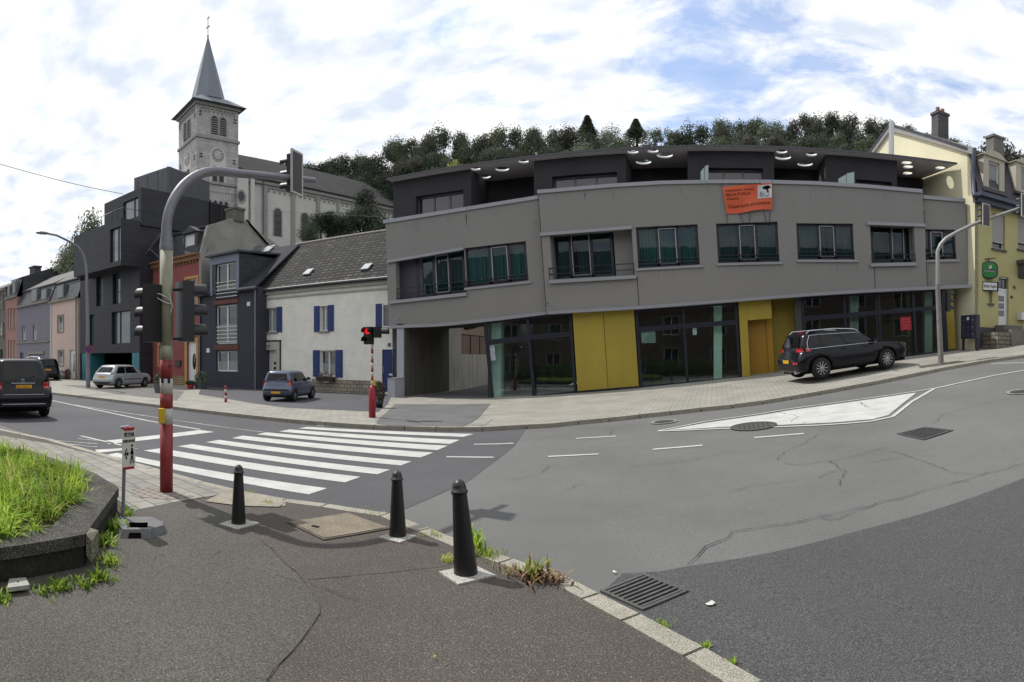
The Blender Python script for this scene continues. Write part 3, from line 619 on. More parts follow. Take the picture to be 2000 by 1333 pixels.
# dormer rising through the eaves
mb = MB(); D0 = FR(XY(fr.p(a0_, 0, .06)), XY(fr.p(a1_, 0, .06)))
cc = D0.rect(421, 514, 463, 584); holes_wall(mb, D0, 0, D0.L, 5.2, zd1, [cc])
for a in (0, D0.L): mb.quad(D0.p(a, 5.2), D0.p(a, zd1), D0.p(a, zd1, -3.6), D0.p(a, 5.2, -3.6))
dr = mb.build('dormer', M_slate, t)
mb = MB(); fbox(mb, D0, -.02, .16, 5.15, zd1, 0, .03); fbox(mb, D0, D0.L - .16, D0.L + .02, 5.15, zd1, 0, .03); fbox(mb, D0, .16, D0.L - .16, cc[3] + .02, zd1, 0, .03); mb.build('dormer_frame', mat('blue_grey_panel', C(128, 138, 156, .7), rough=.6), dr)
mb = MB(); mb.prism([D0.p(-.2, zd1, .25), D0.p(D0.L + .15, zd1, .25), D0.p(D0.L + .15, zd1 + .25, -3.6), D0.p(-.2, zd1 + .25, -3.6)], (0, 0, .1)); mb.build('dormer_roof', mat('dark_zinc', C(72, 76, 84, .7), rough=.5, metal=.3, var=.2), dr)
for f_, r in ((fr, a_), (fr, b_), (D0, cc)):
    w_ = window(f_, t, r, M_wf, fw=.07, curtain=.5 if r is not cc else .42)
    if r is not a_:
        mb = MB()
        for k in range(5): z = r[2] + .12 + k * .2; mb.tube([f_.p(r[0], z, -.04), f_.p(r[1], z, -.04)], .022, 6)
        mb.build('balustrade', M_wf, w_)
M_wood = mat('red_brown_wood', C(112, 62, 48, .7), rough=.7, var=.2)
for r in ((a_[0] - .1, a_[1] + .1, a_[3] + .06, b_[2] - .06), (b_[0] - .1, b_[1] + .1, b_[3] + .06, cc[2] - .04)):
    mb = MB(); fbox(mb, fr, *r, 0, .05); mb.build('timber_panel', M_wood, t)
fr6 = fr
S6 = 2.75 / 4.0
roofmb(fr.p(0, 0).x, fr.p(a0_, 0).x - .02, fr.p(0, 0).x, fr.p(a0_, 0).x - .02, 21.0, 5.35, 25.0, 8.1).build('roof', mat('slate_plain', C(64, 66, 72, .55), rough=.9, spec=.25, var=.3, vs=1.5, fine=.2, fs=14), t)
roofmb(fr.p(a1_, 0).x + .02, fr.p(fr.L, 0).x - .05, fr.p(a0_, 0).x, fr.p(fr.L, 0).x - .7, 21.0, 5.35, 25.0, 8.1).build('roof', MC['slate_plain'], t)
gutter(fr, t, 5.3, .2, a1_, None); gutter(fr, t, 5.3, .2, 0, a0_); pipe(fr, t, fr.L - .16, 0, 5.2, r=.05); pipe(fr, t, .18, 0, 5.2)
for (x, y) in ((486, 594), (407, 685)):
    mb = MB(); r = hx(fr, x - 3, y - 4, x + 3, y + 4); fbox(mb, fr, *r, 0, .03); mb.build('vent_cover', M_wf, t)
skylight(497, 489, t, .7, .9, S6, 21.0, 5.35, M_gl2); skylight(524, 488, t, .7, .8, S6, 21.0, 5.35)

# ------------------------------------------------------------------ red house with tall grey gable
fr = wide(None, 272, 388, 21.0); t = thing('house', fr.p(fr.L / 2, 0), 'brick red house with ochre window surrounds and slate mansard', 'house')
M_red = mat('red_render', C(158, 88, 86, .66), var=.1, vs=.8, rough=.9, fine=.08, fs=25)
ochre = mat('ochre_surround', C(206, 158, 96, .7), rough=.8, var=.1)
w1 = hx(fr, 364, 545, 384, 600); w2 = hx(fr, 309, 560, 324, 612); w3 = hx(fr, 311, 675, 321, 714); dr_ = hx(fr, 366, 668, 384, 752)
house(fr, t, -.1, 7.65, 6.5, M_red, [w1, w2, w3, dr_])
for r in (w1, w2, w3): window(fr, t, r, M_wf, pane=M_gl2, curtain=.9, sill=ochre, sur=ochre, surw=.16)
mb = MB(); fbox(mb, fr, *dr_, -.15, -.1); dd = mb.build('door', M_wf, t); dd['label'] = 'white front door with an oval light'
mb = MB(); c0 = fr.p((dr_[0] + dr_[1]) / 2 + .1, (dr_[2] + dr_[3]) / 2 + .1, -.09); mb.lathe([(0, 0), (.16, 0), (.16, .02), (0, .02)], (0, 0, 0), 18, axis='Y'); mb.v = [Vector((v.x, v.y, v.z * 3)) + c0 for v in mb.v]; mb.build('door_light', M_gl, dd)
mb = MB(); fbox(mb, fr, dr_[0] - .22, dr_[0] - .01, 0, dr_[3], 0, .05); fbox(mb, fr, dr_[1] + .01, dr_[1] + .2, 0, dr_[3], 0, .05); fbox(mb, fr, dr_[0] - .22, dr_[1] + .2, dr_[3] + .01, dr_[3] + .22, 0, .055); mb.build('door_surround', ochre, t)
mb = MB(); fbox(mb, fr, fr.at(335, 0)[0], dr_[0] - .25, -.05, fr.at(360, 735)[1], 0, .06); mb.build('plinth', brickmat('ochre_stone', C(176, 150, 110, .64), C(150, 128, 96, .62), C(96, 84, 66, .6), .3, .14, .014, var=.2), t)
mb = MB(); r = hx(fr, 344, 704, 354, 716); fbox(mb, fr, *r, 0, .1); mb.build('letterbox', mat('box_dark', C(58, 44, 44, .8), rough=.5), t)
mb = MB(); fbox(mb, fr, -.05, fr.L + .05, 7.35, 7.6, 0, .16); fbox(mb, fr, -.1, fr.L + .08, 7.6, 7.72, 0, .3)
for k in range(22): fbox(mb, fr, k * fr.L / 22 + .05, k * fr.L / 22 + .16, 7.2, 7.35, 0, .1)
mb.build('cornice', mat('ochre_cornice', C(150, 112, 78, .66), rough=.85, var=.15), t)
# mansard, dormer window
zm = 9.25; mb = MB(); mb.hexa([fr.p(0, 7.7, .1), fr.p(fr.L, 7.7, .1), fr.p(fr.L, zm, -.55), fr.p(0, zm, -.55), fr.p(0, 7.7, -.6), fr.p(fr.L, 7.7, -.6), fr.p(fr.L, zm, -.62), fr.p(0, zm, -.62)]); mb.build('mansard', M_slate, t)
mb = MB(); mb.prism([fr.p(-.1, zm, -.45), fr.p(fr.L, zm, -.45), fr.p(fr.L, zm + .75, -3), fr.p(-.1, zm + .75, -3)], (0, 0, .1)); mb.prism([fr.p(-.1, zm + .75, -3), fr.p(fr.L, zm + .75, -3), fr.p(fr.L, zm - .3, -6.5), fr.p(-.1, zm - .3, -6.5)], (0, 0, .1)); mb.build('roof', M_slate, t)
Dm = FR(XY(fr.p(fr.at(360, 0)[0], 0, -.05)), XY(fr.p(fr.at(382, 0)[0], 0, -.05))); rr = Dm.rect(361, 459, 380, 502)
mb = MB(); holes_wall(mb, Dm, -.12, Dm.L + .1, 7.75, rr[3] + .12, [rr], .1)
for a in (-.12, Dm.L + .1): mb.quad(Dm.p(a, 7.75), Dm.p(a, rr[3] + .12), Dm.p(a, rr[3] + .12, -1.4), Dm.p(a, 7.75, -1.4))
mb.prism([Dm.p(-.2, rr[3] + .12, .12), Dm.p(Dm.L + .18, rr[3] + .12, .12), Dm.p(Dm.L / 2, rr[3] + .5, .12)], Dm.n * -1.6); dq = mb.build('dormer', M_slate, t)
window(Dm, t, rr, M_wf, mv=(), dep=.06, pane=mat('white_blind', C(214, 216, 218, .8), rough=.6))
# grey gable wall rising above the anthracite house
X5 = fr.p(fr.L, 0).x + .02; mb = MB(); gp = [(21.0, 0), (21.0, 7.7), (21.5, 9.3), (23.6, 10.1), (24.3, 10.1), (24.7, 9.9), (27.5, 8.9), (27.5, 0)]
mb.prism([Vector((X5, y, z)) for y, z in gp], (.2, 0, 0)); mb.build('gable_wall', mat('grey_gable_render', C(166, 165, 158, .68), rough=.95, var=.28, vs=.7, fine=.15, fs=20, bump=.3, bs=10), t)
mb = MB(); mb.box(X5 - .5, X5 + .3, 23.5, 24.3, 9.9, 10.6); mb.box(X5 - .56, X5 + .36, 23.44, 24.36, 10.6, 10.72); mb.lathe([(.13, 0), (.13, .3), (.1, .34), (0, .34)], (X5 - .1, 23.9, 10.72), 12); mb.build('chimney', mat('chimney_render', C(120, 118, 112, .66), rough=.9, var=.3, vs=3), t)
mb = MB(); mb.tube([(X5 + .25, 24.5, 10.1), (X5 + .3, 27.6, 8.0)], .06); mb.build('flashing', M_black, t)
mb = MB(); mb.tube([(X5 + .1, 21.2, 5.2), (X5 + .1, 21.2, 7.4), (X5 + .2, 21.5, 8.0)], .06); mb.build('downpipe', M_zinc, t)
# roof aerial brackets on the mansard
mb = MB(); q0 = fr.p(fr.at(293, 0)[0], 8.0, .6); q1 = fr.p(fr.at(322, 0)[0], 9.3, .3)
mb.tube([q0, q1], .04); mb.tube([q1, fr.p(fr.at(352, 0)[0], 8.0, .5)], .03); mb.tube([fr.p(fr.at(300, 0)[0], 8.6, .3), fr.p(fr.at(318, 0)[0], 7.9, .3)], .03); mb.tube([q1, fr.p(fr.at(335, 0)[0], 9.2, .1)], .04)
tag(mb.build('roof_bracket', M_zinc), 'pale metal aerial bracket fixed on the red house mansard', 'bracket')

# ------------------------------------------------------------------ black slate clad apartment house
t = thing('apartment_house', (-34.3, 20, 0), 'modern black slate clad house with stepped terraces and turquoise garage cheeks', 'house')
M_clad = brickmat('black_cladding', C(52, 52, 62, .64), C(42, 42, 52, .64), C(28, 28, 34, .7), 1.4, .16, .012, axes='DZ', rough=.6, bump=.6, var=.18)
f4 = FR((-38.4, 20), (-30.4, 20)); zb4 = f4.at(215, 690)[1]
ws = [hx(f4, 218, 608, 254, 672), hx(f4, 220, 534, 235, 594), hx(f4, 188, 540, 200, 598), hx(f4, 173, 615, 184, 675)]
mb = MB(); holes_wall(mb, f4, 0, f4.L, zb4, 7.4, ws, .25)
mb.quad(f4.p(0, 0), f4.p(0, 10.2), f4.p(0, 10.2, -9), f4.p(0, 0, -9)); mb.quad(f4.p(f4.L, 0), f4.p(f4.L, 10.2), f4.p(f4.L, 10.2, -9), f4.p(f4.L, 0, -9)); mb.quad(f4.p(0, zb4), f4.p(f4.L, zb4), f4.p(f4.L, zb4, -9), f4.p(0, zb4, -9)); mb.quad(f4.p(0, 0, -9), f4.p(f4.L, 0, -9), f4.p(f4.L, 10.2, -9), f4.p(0, 10.2, -9))
mb.build('wall', M_clad, t)
M_darkf = mat('black_frame', C(26, 26, 30, .8), rough=.4); M_teal = mat('teal_glass', C(70, 96, 100, .8), rough=.06, spec=.9, var=.3)
for k, r in enumerate(ws): window(f4, t, r, M_darkf, mv=(.35,) if k == 0 else (), mh=() if k == 0 else (.4,), pane=M_teal, dep=.2)
mb = MB(); mb.box(-38.3, -30.5, 20.2, 26, 0, .1); mb.quad((-38.3, 24.5, 0), (-30.5, 24.5, 0), (-30.5, 24.5, zb4), (-38.3, 24.5, zb4)); mb.build('garage_interior', mat('garage_dark', C(34, 34, 38, .6), rough=.9), t)
turq = mat('turquoise_panel', C(58, 140, 154, .6), rough=.6, var=.1)
for x0, x1 in ((270 - 12, 272), (160, 176)):
    a0, a1 = f4.at(x0, 0)[0], f4.at(x1, 0)[0]; mb = MB(); fbox(mb, f4, a0, min(a1, f4.L), 0, zb4 - .01, -1.2, 0); mb.build('turquoise_cheek', turq, t)
# projecting box
fb = FR((-36.7, 18.6), (-30.35, 18.6)); wb_ = hx(fb, 215, 446, 231, 512)
wb_ = (wb_[0], fb.L - .03, wb_[2], wb_[3]); mb = MB(); holes_wall(mb, fb, 0, fb.L, 7.4, 10.25, [(wb_[0], wb_[1], wb_[2], wb_[3])], .25)
mb.quad(fb.p(0, 7.4), fb.p(0, 10.25), fb.p(0, 10.25, -1.4), fb.p(0, 7.4, -1.4)); mb.quad(fb.p(fb.L, 7.4), fb.p(fb.L, 10.25), fb.p(fb.L, 10.25, -1.4), fb.p(fb.L, 7.4, -1.4)); mb.quad(fb.p(0, 7.4), fb.p(fb.L, 7.4), fb.p(fb.L, 7.4, -1.4), fb.p(0, 7.4, -1.4)); mb.quad(fb.p(0, 10.0), fb.p(fb.L, 10.0), fb.p(fb.L, 10.0, -1.4), fb.p(0, 10.0, -1.4))
mb.build('projecting_box', M_clad, t); window(fb, t, wb_, M_darkf, mv=(.62,), pane=mat('sky_glass', C(120, 128, 136, .85), rough=.05, spec=.9, var=.25), dep=.15)
# terrace storey and top block
fu = FR((-34.9, 20.05), (-30.3, 20.05)); wu = hx(fu, 241, 390, 270, 428); mb = MB(); holes_wall(mb, fu, 0, fu.L, 10.0, 12.35, [wu], .2)
mb.quad(fu.p(fu.L, 10), fu.p(fu.L, 12.35), fu.p(fu.L, 12.35, -7.2), fu.p(fu.L, 10, -7.2)); mb.quad(fu.p(0, 10), fu.p(0, 12.35), fu.p(0, 12.35, -7.2), fu.p(0, 10, -7.2)); mb.quad(fu.p(0, 12.35), fu.p(fu.L, 12.35), fu.p(fu.L, 12.35, -7.2), fu.p(0, 12.35, -7.2))
mb.build('terrace_storey', M_clad, t); window(fu, t, wu, M_darkf, mv=(.68,), pane=MC['sky_glass'], dep=.1)
ft = FR((-34.6, 22.3), (-30.4, 22.3)); mb = MB(); mb.hexa([ft.p(0, 12.3), ft.p(ft.L, 12.3), ft.p(ft.L, 14.1), ft.p(0, 14.4), ft.p(0, 12.3, -3.4), ft.p(ft.L, 12.3, -3.4), ft.p(ft.L, 13.7, -3.4), ft.p(0, 14.0, -3.4)]); mb.build('top_storey', mat('charcoal_zinc', C(84, 84, 90, .7), rough=.6, var=.15), t)
mb = MB()
for k in range(4): mb.tube([ft.p(.4 + k * 1.2, 12.4, .02), ft.p(.4 + k * 1.2, 14.15, .02)], .025, 6)
mb.build('standing_seams', M_zinc, t)
mb = MB()
for px in (246, 262, 285, 297, 312): a = fu.at(px, 0)[0]; mb.tube([fb.p(min(a, fb.L) , 10.2, -.1), fb.p(min(a, fb.L), 10.9, -.1)], .02, 6)
mb.tube([fb.p(0, 10.9, -.1), fb.p(fb.L - .05, 10.9, -.1), fb.p(fb.L - .05, 10.9, -6.5)], .02, 6)
for k in range(6): mb.tube([fb.p(fb.L - .05, 10.2, -1.5 - k), fb.p(fb.L - .05, 10.9, -1.5 - k)], .02, 6)
mb.build('terrace_railing', M_darkf, t)
mb = MB()                                           # slatted timber screen at the rear
for k in range(16): mb.box(-30.32, -30.18, 25.6, 27.6, 10.4 + k * .12, 10.46 + k * .12)
for y in (25.6, 26.6, 27.5): mb.box(-30.3, -30.2, y, y + .08, 10.2, 12.3)
mb.build('slatted_screen', M_darkf, t)

# ------------------------------------------------------------------ far left terrace
def small_house(px0, px1, Y, ztop, wallm, label, wins, mans=None, doors=(), sillm=None, dormers=(), base=0, extra=None, surm=None, roofz=None):
    f = wide(None, px0, px1, Y); t = thing('house', f.p(f.L / 2, 0), label, 'house')
    hs = [hx(f, *r) for r in wins]; ds = [hx(f, *r) for r in doors]
    ds = [(max(d[0], .02), min(d[1], f.L - .02), max(d[2], .02), d[3]) for d in ds]
    house(f, t, -.1, ztop, 7, wallm, hs + ds)
    for r in hs: window(f, t, r, M_wf, pane=M_gl, curtain=.6, sill=sillm or M_sill, sur=surm, mv=(.5,) if r[1] - r[0] > .7 else (), surw=.12)
    if mans:
        zm = mans; mb = MB(); mb.hexa([f.p(0, ztop, .05), f.p(f.L, ztop, .05), f.p(f.L, zm, -.6), f.p(0, zm, -.6), f.p(0, ztop, -.6), f.p(f.L, ztop, -.6), f.p(f.L, zm, -.62), f.p(0, zm, -.62)]); mb.build('mansard', M_slate, t)
        for r in dormers:
            D = f; q = f.rect(*r); b = MB(); fbox(b, f, q[0] - .12, q[1] + .12, q[2] - .1, q[3] + .12, -.9, -.02); dd = b.build('dormer', M_zinc, t)
            b = MB(); fbox(b, f, *q, -.02, .02); b.build('dormer_window', M_net if r[1] < 565 or True else M_gl, dd)
    rz = roofz or (mans or ztop) + 1.4; z0 = mans or ztop; b = MB(); n0 = -.5 if mans else .25
    b.prism([f.p(0, z0, n0), f.p(f.L, z0, n0), f.p(f.L, rz, -3.5), f.p(0, rz, -3.5)], (0, 0, .1)); b.prism([f.p(0, rz, -3.5), f.p(f.L, rz, -3.5), f.p(f.L, z0, -7), f.p(0, z0, -7)], (0, 0, .1)); b.build('roof', mat('grey_tile_roof', C(96, 94, 92, .66), rough=.8, var=.25, vs=1.5, fine=.2, fs=10), t)
    for a in (0, f.L): 
        b = MB(); b.poly([f.p(a, ztop - .1, 0), f.p(a, z0, -.6 if mans else 0), f.p(a, rz, -3.5), f.p(a, z0, -7), f.p(a, ztop - .1, -7)]); b.build('gable', M_slate, t)
    b = MB(); fbox(b, f, 0, f.L, ztop - .12, ztop + .02, 0, .22); b.build('cornice', M_sill, t)
    return f, t, hs, ds
M_pinkw = mat('pink_render', C(226, 202, 190, .68), var=.08, vs=1, rough=.9, fine=.06, fs=20)
f, t, hs, ds = small_house(98, 152, 20, 6.3, M_pinkw, 'pale salmon pink house with white door beside the black slate house', [(113, 618, 124, 648), (114, 686, 124, 713)], 7.8, [(136, 684, 149, 739)], dormers=[(112, 560, 123, 581)], roofz=9.6, surm=M_sill)
b = MB(); fbox(b, f, *ds[0], -.15, -.1); dd = b.build('door', M_wf, t); b = MB(); c0 = (ds[0][0] + ds[0][1]) / 2; fbox(b, f, c0 - .08, c0 + .08, ds[0][2] + .5, ds[0][3] - .3, -.1, -.085); b.build('door_light', M_gl, dd)
pipe(f, t, f.L - .15, 0, 6.2)
b = MB(); fbox(b, f, 0, .35, 0, 6.2, 0, .04); b.build('pale_pilaster', mat('pale_strip', C(190, 190, 188, .7)), t)
M_purp = mat('lilac_render', C(140, 136, 150, .66), var=.08, vs=1, rough=.9, fine=.06, fs=20)
f, t, hs, ds = small_house(33, 97, 20, 6.5, M_purp, 'lilac grey house with garage door, second from the black slate house', [(43, 637, 50, 664), (64, 635, 71, 664)], 7.9, [(39, 689, 46, 735), (57, 692, 86, 736)], dormers=[(62, 568, 71, 588), (81, 568, 90, 585)], roofz=9.4)
b = MB(); fbox(b, f, *ds[0], -.15, -.1); b.build('door', M_darkf, t)
b = MB(); fbox(b, f, *ds[1], -.12, -.06); gd = b.build('garage_door', M_purp, t)
b = MB(); fbox(b, f, ds[1][0] - .1, ds[1][1] + .1, ds[1][3], ds[1][3] + .25, 0, .12); b.build('shutter_box', M_sill, gd)
b = MB(); z_ = f.at(65, 670)[1]; fbox(b, f, -.05, f.L, z_, z_ + .12, 0, .12); b.build('string_course', M_sill, t)
M_salm = mat('salmon_red_render', C(186, 142, 132, .62), var=.1, vs=1, rough=.9)
small_house(12, 33, 20, 7.6, M_salm, 'salmon red house with slate mansard, third from the black slate house', [(15, 603, 18.5, 642), (20, 602, 24, 642), (26.5, 601, 30.5, 641), (15.5, 665, 19, 700), (20.5, 665, 24, 700), (26.5, 665, 30, 700)], 9.3, dormers=[(15, 560, 18, 577), (25, 553, 29, 571)], roofz=10.3)
small_house(-60, 12, 20, 8.6, mat('taupe_render', C(120, 114, 108, .66), var=.1, vs=1, rough=.9), 'taupe house at the left edge of the photo', [(-1, 575, 3, 603), (6, 575, 8.5, 607), (-2, 630, 4, 655), (6, 630, 8.5, 662)], None, [(0, 683, 5, 728)], roofz=10.2)
t = thing('rear_house', (-58, 29, 0), 'long dark slate roofed house behind the terrace at the left edge', 'house')
b = MB(); b.box(-88, -46, 28, 36, 0, 10.5); b.build('wall', mat('dull_blue_wall', C(84, 92, 108, .6), rough=.9, var=.1), t)  # wall in one even dull blue
b = MB(); b.prism([Vector((-90, 27.5, 10.3)), Vector((-45.5, 27.5, 10.3)), Vector((-45.5, 32, 13.2)), Vector((-90, 32, 13.2))], (0, 0, .15)); b.prism([Vector((-90, 32, 13.2)), Vector((-45.5, 32, 13.2)), Vector((-45.5, 36.5, 10.3)), Vector((-90, 36.5, 10.3))], (0, 0, .15)); b.prism([Vector((-46, 28, 10.5)), Vector((-46, 32, 13.2)), Vector((-46, 36, 10.5))], (.1, 0, 0)); b.build('roof', mat('blue_slate_roof', C(74, 80, 92, .66), rough=.7, var=.15), t)
b = MB(); cxx = 31 * math.tan(az(69)); b.box(cxx - .8, cxx + .8, 30.5, 31.5, 12, 13.9); b.box(cxx - .95, cxx + .95, 30.4, 31.6, 13.9, 14.1); b.build('chimney', mat('dark_brick', C(88, 86, 90, .66), rough=.9, var=.2), t)
t = thing('rear_house', (-41, 29, 0), 'house with rising slate roof behind the lilac and pink houses', 'house')
b = MB(); b.box(-49, -38.6, 27.5, 34, 0, 10.0); b.build('wall', mat('slate_grey_wall', C(84, 90, 100, .6), rough=.9, var=.1), t)  # wall in one even slate grey
b = MB(); b.prism([Vector((-50, 27.2, 9.8)), Vector((-38.5, 27.2, 11.2)), Vector((-38.5, 31, 12.4)), Vector((-50, 31, 12.0))], (0, 0, .15)); b.build('roof', MC['blue_slate_roof'], t)
# ------------------------------------------------------------------ curved grey apartment building with restaurant
DY = 21.0
gb = thing('apartment_building', (-2, DY, .5), 'long grey apartment building with dark set back top floor and yellow ground floor panels', 'building')
LEAN = [(700, .03), (760, .03), (1000, .07), (1300, .065), (1600, .045), (1950, .05)]
def interp(T, x):
    if x <= T[0][0]: return T[0][1]
    for (a, ya), (b, yb) in zip(T, T[1:]):
        if x <= b: return ya + (yb - ya) * (x - a) / (b - a)
    return T[-1][1]
def Gp(u, v, n=0): return onY(u + interp(LEAN, u) * (v - 500), v, DY - n)
L3 = [(750, 437), (1050, 390), (1059, 388), (1060, 378), (1200, 366), (1300, 360), (1400, 358), (1500, 358), (1600, 361), (1700, 367), (1808, 377), (1809, 388), (1890, 395)]
L2 = [(755, 510), (905, 485), (1033, 470), (1060, 458), (1237, 443), (1365, 438), (1520, 433), (1668, 436), (1697, 437), (1808, 440), (1868, 449), (1890, 450)]
L0 = [(755, 636), (850, 632), (950, 622), (1063, 608), (1240, 598), (1440, 583), (1600, 571), (1700, 565), (1893, 556)]
def curve(T): return lambda x: interp(T, x)
M_gr = mat('grey_render', C(156, 154, 151, .64), var=.035, vs=.8, stretch=(1, 1, .35), rough=.95, fine=.04, fs=30, bump=.25, bs=60)
M_trim = mat('pale_metal_trim', C(176, 178, 184, .62), rough=.45, metal=.25, var=.08, vs=1)
M_navy = mat('navy_frame', C(22, 26, 44, .8), rough=.4)
M_darkr = mat('dark_render', C(66, 63, 68, .66), var=.15, vs=1, rough=.95, fine=.25, fs=40, bump=.4, bs=50)
def pxwall(mb, u0, u1, top, bot, holes, n, dep=.3, step=40, m=0):
    us = sorted({u0, u1} | {h[0] for h in holes} | {h[1] for h in holes}); us = [u for u in us if u0 <= u <= u1]; xs = []
    for a, b in zip(us, us[1:]):
        k = max(1, int((b - a) / step)); xs += [a + (b - a) * i / k for i in range(k)]
    xs.append(us[-1]); e = 1e-3
    for a, b in zip(xs, xs[1:]):
        mid = (a + b) / 2; hs = sorted([h for h in holes if h[0] - e < mid < h[1] + e], key=lambda h: h[2]((mid)))
        yt = top
        for h in hs: mb.quad(Gp(a, h[2](a), n), Gp(b, h[2](b), n), Gp(b, yt(b - e), n), Gp(a, yt(a + e), n), m); yt = h[3]
        mb.quad(Gp(a, bot(a), n), Gp(b, bot(b), n), Gp(b, yt(b - e), n), Gp(a, yt(a + e), n), m)
    for h in holes:
        a, b, t_, bo = h[:4]; q = [Gp(a, bo(a), n), Gp(b, bo(b), n), Gp(b, t_(b), n), Gp(a, t_(a), n)]
        for k in range(4): mb.quad(q[k], q[(k + 1) % 4], q[(k + 1) % 4] + Vector((0, dep, 0)), q[k] + Vector((0, dep, 0)), m)
def lf(x0, y0, x1, y1): return lambda x: y0 + (y1 - y0) * (x - x0) / (x1 - x0)
# openings (left, right, top line, bottom line, loggia?)
O = dict(A=(772, 907, lf(772, 510, 907, 485), lf(772, 587, 907, 571)), B=(907.5, 1029, lf(907, 485, 1029, 471), lf(907, 562, 1029, 548)),
         Cc=(1076, 1237, lf(1076, 457, 1237, 444), lf(1076, 546, 1237, 537)), D=(1245, 1366, lf(1245, 444, 1366, 438), lf(1245, 524, 1366, 517)),
         E=(1402, 1522, lf(1402, 437, 1522, 433), lf(1402, 514, 1522, 511)), Fw=(1558, 1669, lf(1558, 436, 1669, 437), lf(1558, 507, 1669, 507)),
         G=(1702, 1788, lf(1702, 437, 1788, 440), lf(1702, 514, 1788, 512)), H=(1791, 1868, lf(1791, 447, 1868, 449), lf(1791, 508, 1868, 506)))
mb = MB()
pxwall(mb, 755, 1059, curve(L3), curve(L0), [O['A'], O['B']], 0)
pxwall(mb, 1060, 1808, curve(L3), curve(L0), [O['Cc'], O['D'], O['E'], O['Fw'], O['G'], ], .22, dep=.4)
pxwall(mb, 1809, 1890, curve(L3), curve(L0), [(1809, 1868, O['H'][2], O['H'][3])], .0)
for u, n0, n1 in ((1059.5, 0, .22), (1808.5, 0, .22)):
    mb.quad(Gp(u, interp(L3, u + .6 if u < 1500 else u - .6), n1), Gp(u, interp(L0, u), n1), Gp(u, interp(L0, u), n0), Gp(u, interp(L3, u + .6 if u < 1500 else u - .6), n0))
wall = mb.build('facade', M_gr, gb)
# bottom slab and building body behind the front
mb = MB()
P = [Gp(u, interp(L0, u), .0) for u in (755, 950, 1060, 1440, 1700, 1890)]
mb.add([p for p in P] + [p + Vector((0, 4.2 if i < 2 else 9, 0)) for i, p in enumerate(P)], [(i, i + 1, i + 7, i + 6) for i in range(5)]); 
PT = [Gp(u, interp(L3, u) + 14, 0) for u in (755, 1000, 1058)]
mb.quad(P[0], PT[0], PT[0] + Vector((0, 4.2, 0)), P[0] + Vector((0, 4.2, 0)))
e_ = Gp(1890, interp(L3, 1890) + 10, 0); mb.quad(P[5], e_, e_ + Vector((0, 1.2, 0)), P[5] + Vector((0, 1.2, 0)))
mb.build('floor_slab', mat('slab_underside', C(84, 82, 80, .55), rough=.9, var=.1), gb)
def strip(mb, u0, u1, T, h, n, depth=.3, step=30, dv=0):
    k = max(1, int((u1 - u0) / step)); xs = [u0 + (u1 - u0) * i / k for i in range(k + 1)]
    for a, b in zip(xs, xs[1:]):
        q = [Gp(a, T(a) + h + dv, n), Gp(b, T(b) + h + dv, n), Gp(b, T(b) + dv, n), Gp(a, T(a) + dv, n)]; mb.hexa(q + [p + Vector((0, depth, 0)) for p in q])
def strip_part(nm, m, *a, **k): mb = MB(); strip(mb, *a, **k); return mb.build(nm, m, gb)
for u0, u1, n in ((750, 1059, .06), (1058, 1808, .28), (1809, 1891, .06)):
    strip_part('parapet_coping', M_trim, u0, u1, lambda x: interp(L3, min(max(x, u0 + 2.01), u1 - 2.01)), 7, n, dv=-7, depth=.36)
strip_part('edge_trim', M_trim, 755, 1060, curve(L0), 6, .05); strip_part('edge_trim', M_trim, 1061, 1893, curve(L0), 6, .27)
strip_part('drip_trim', M_trim, 755, 905, lf(755, 513, 905, 487), 5, .1, .15, dv=-4); strip_part('drip_trim', M_trim, 1057, 1238, lf(1057, 459, 1238, 445), 6, .30, .12, dv=-4); strip_part('drip_trim', M_trim, 1697, 1810, lf(1697, 437, 1810, 441), 6, .30, .12, dv=-4)
for k_, (u0, u1, T, n) in enumerate([(757, 906, lf(757, 589, 906, 573), .1), (903, 1034, lf(903, 564, 1034, 550), .06), (1069, 1240, lf(1069, 549, 1240, 539), .34), (1241, 1372, lf(1241, 526, 1372, 519), .28), (1399, 1528, lf(1399, 516, 1528, 513), .28), (1556, 1676, lf(1556, 509, 1676, 509), .28), (1700, 1790, lf(1700, 516, 1790, 514), .32), (1790, 1874, lf(1790, 510, 1874, 508), .06)]):
    strip_part('window_sill', M_trim, u0, u1, T, 6 if k_ in (0, 2, 6) else 4, n, .35, dv=-1)
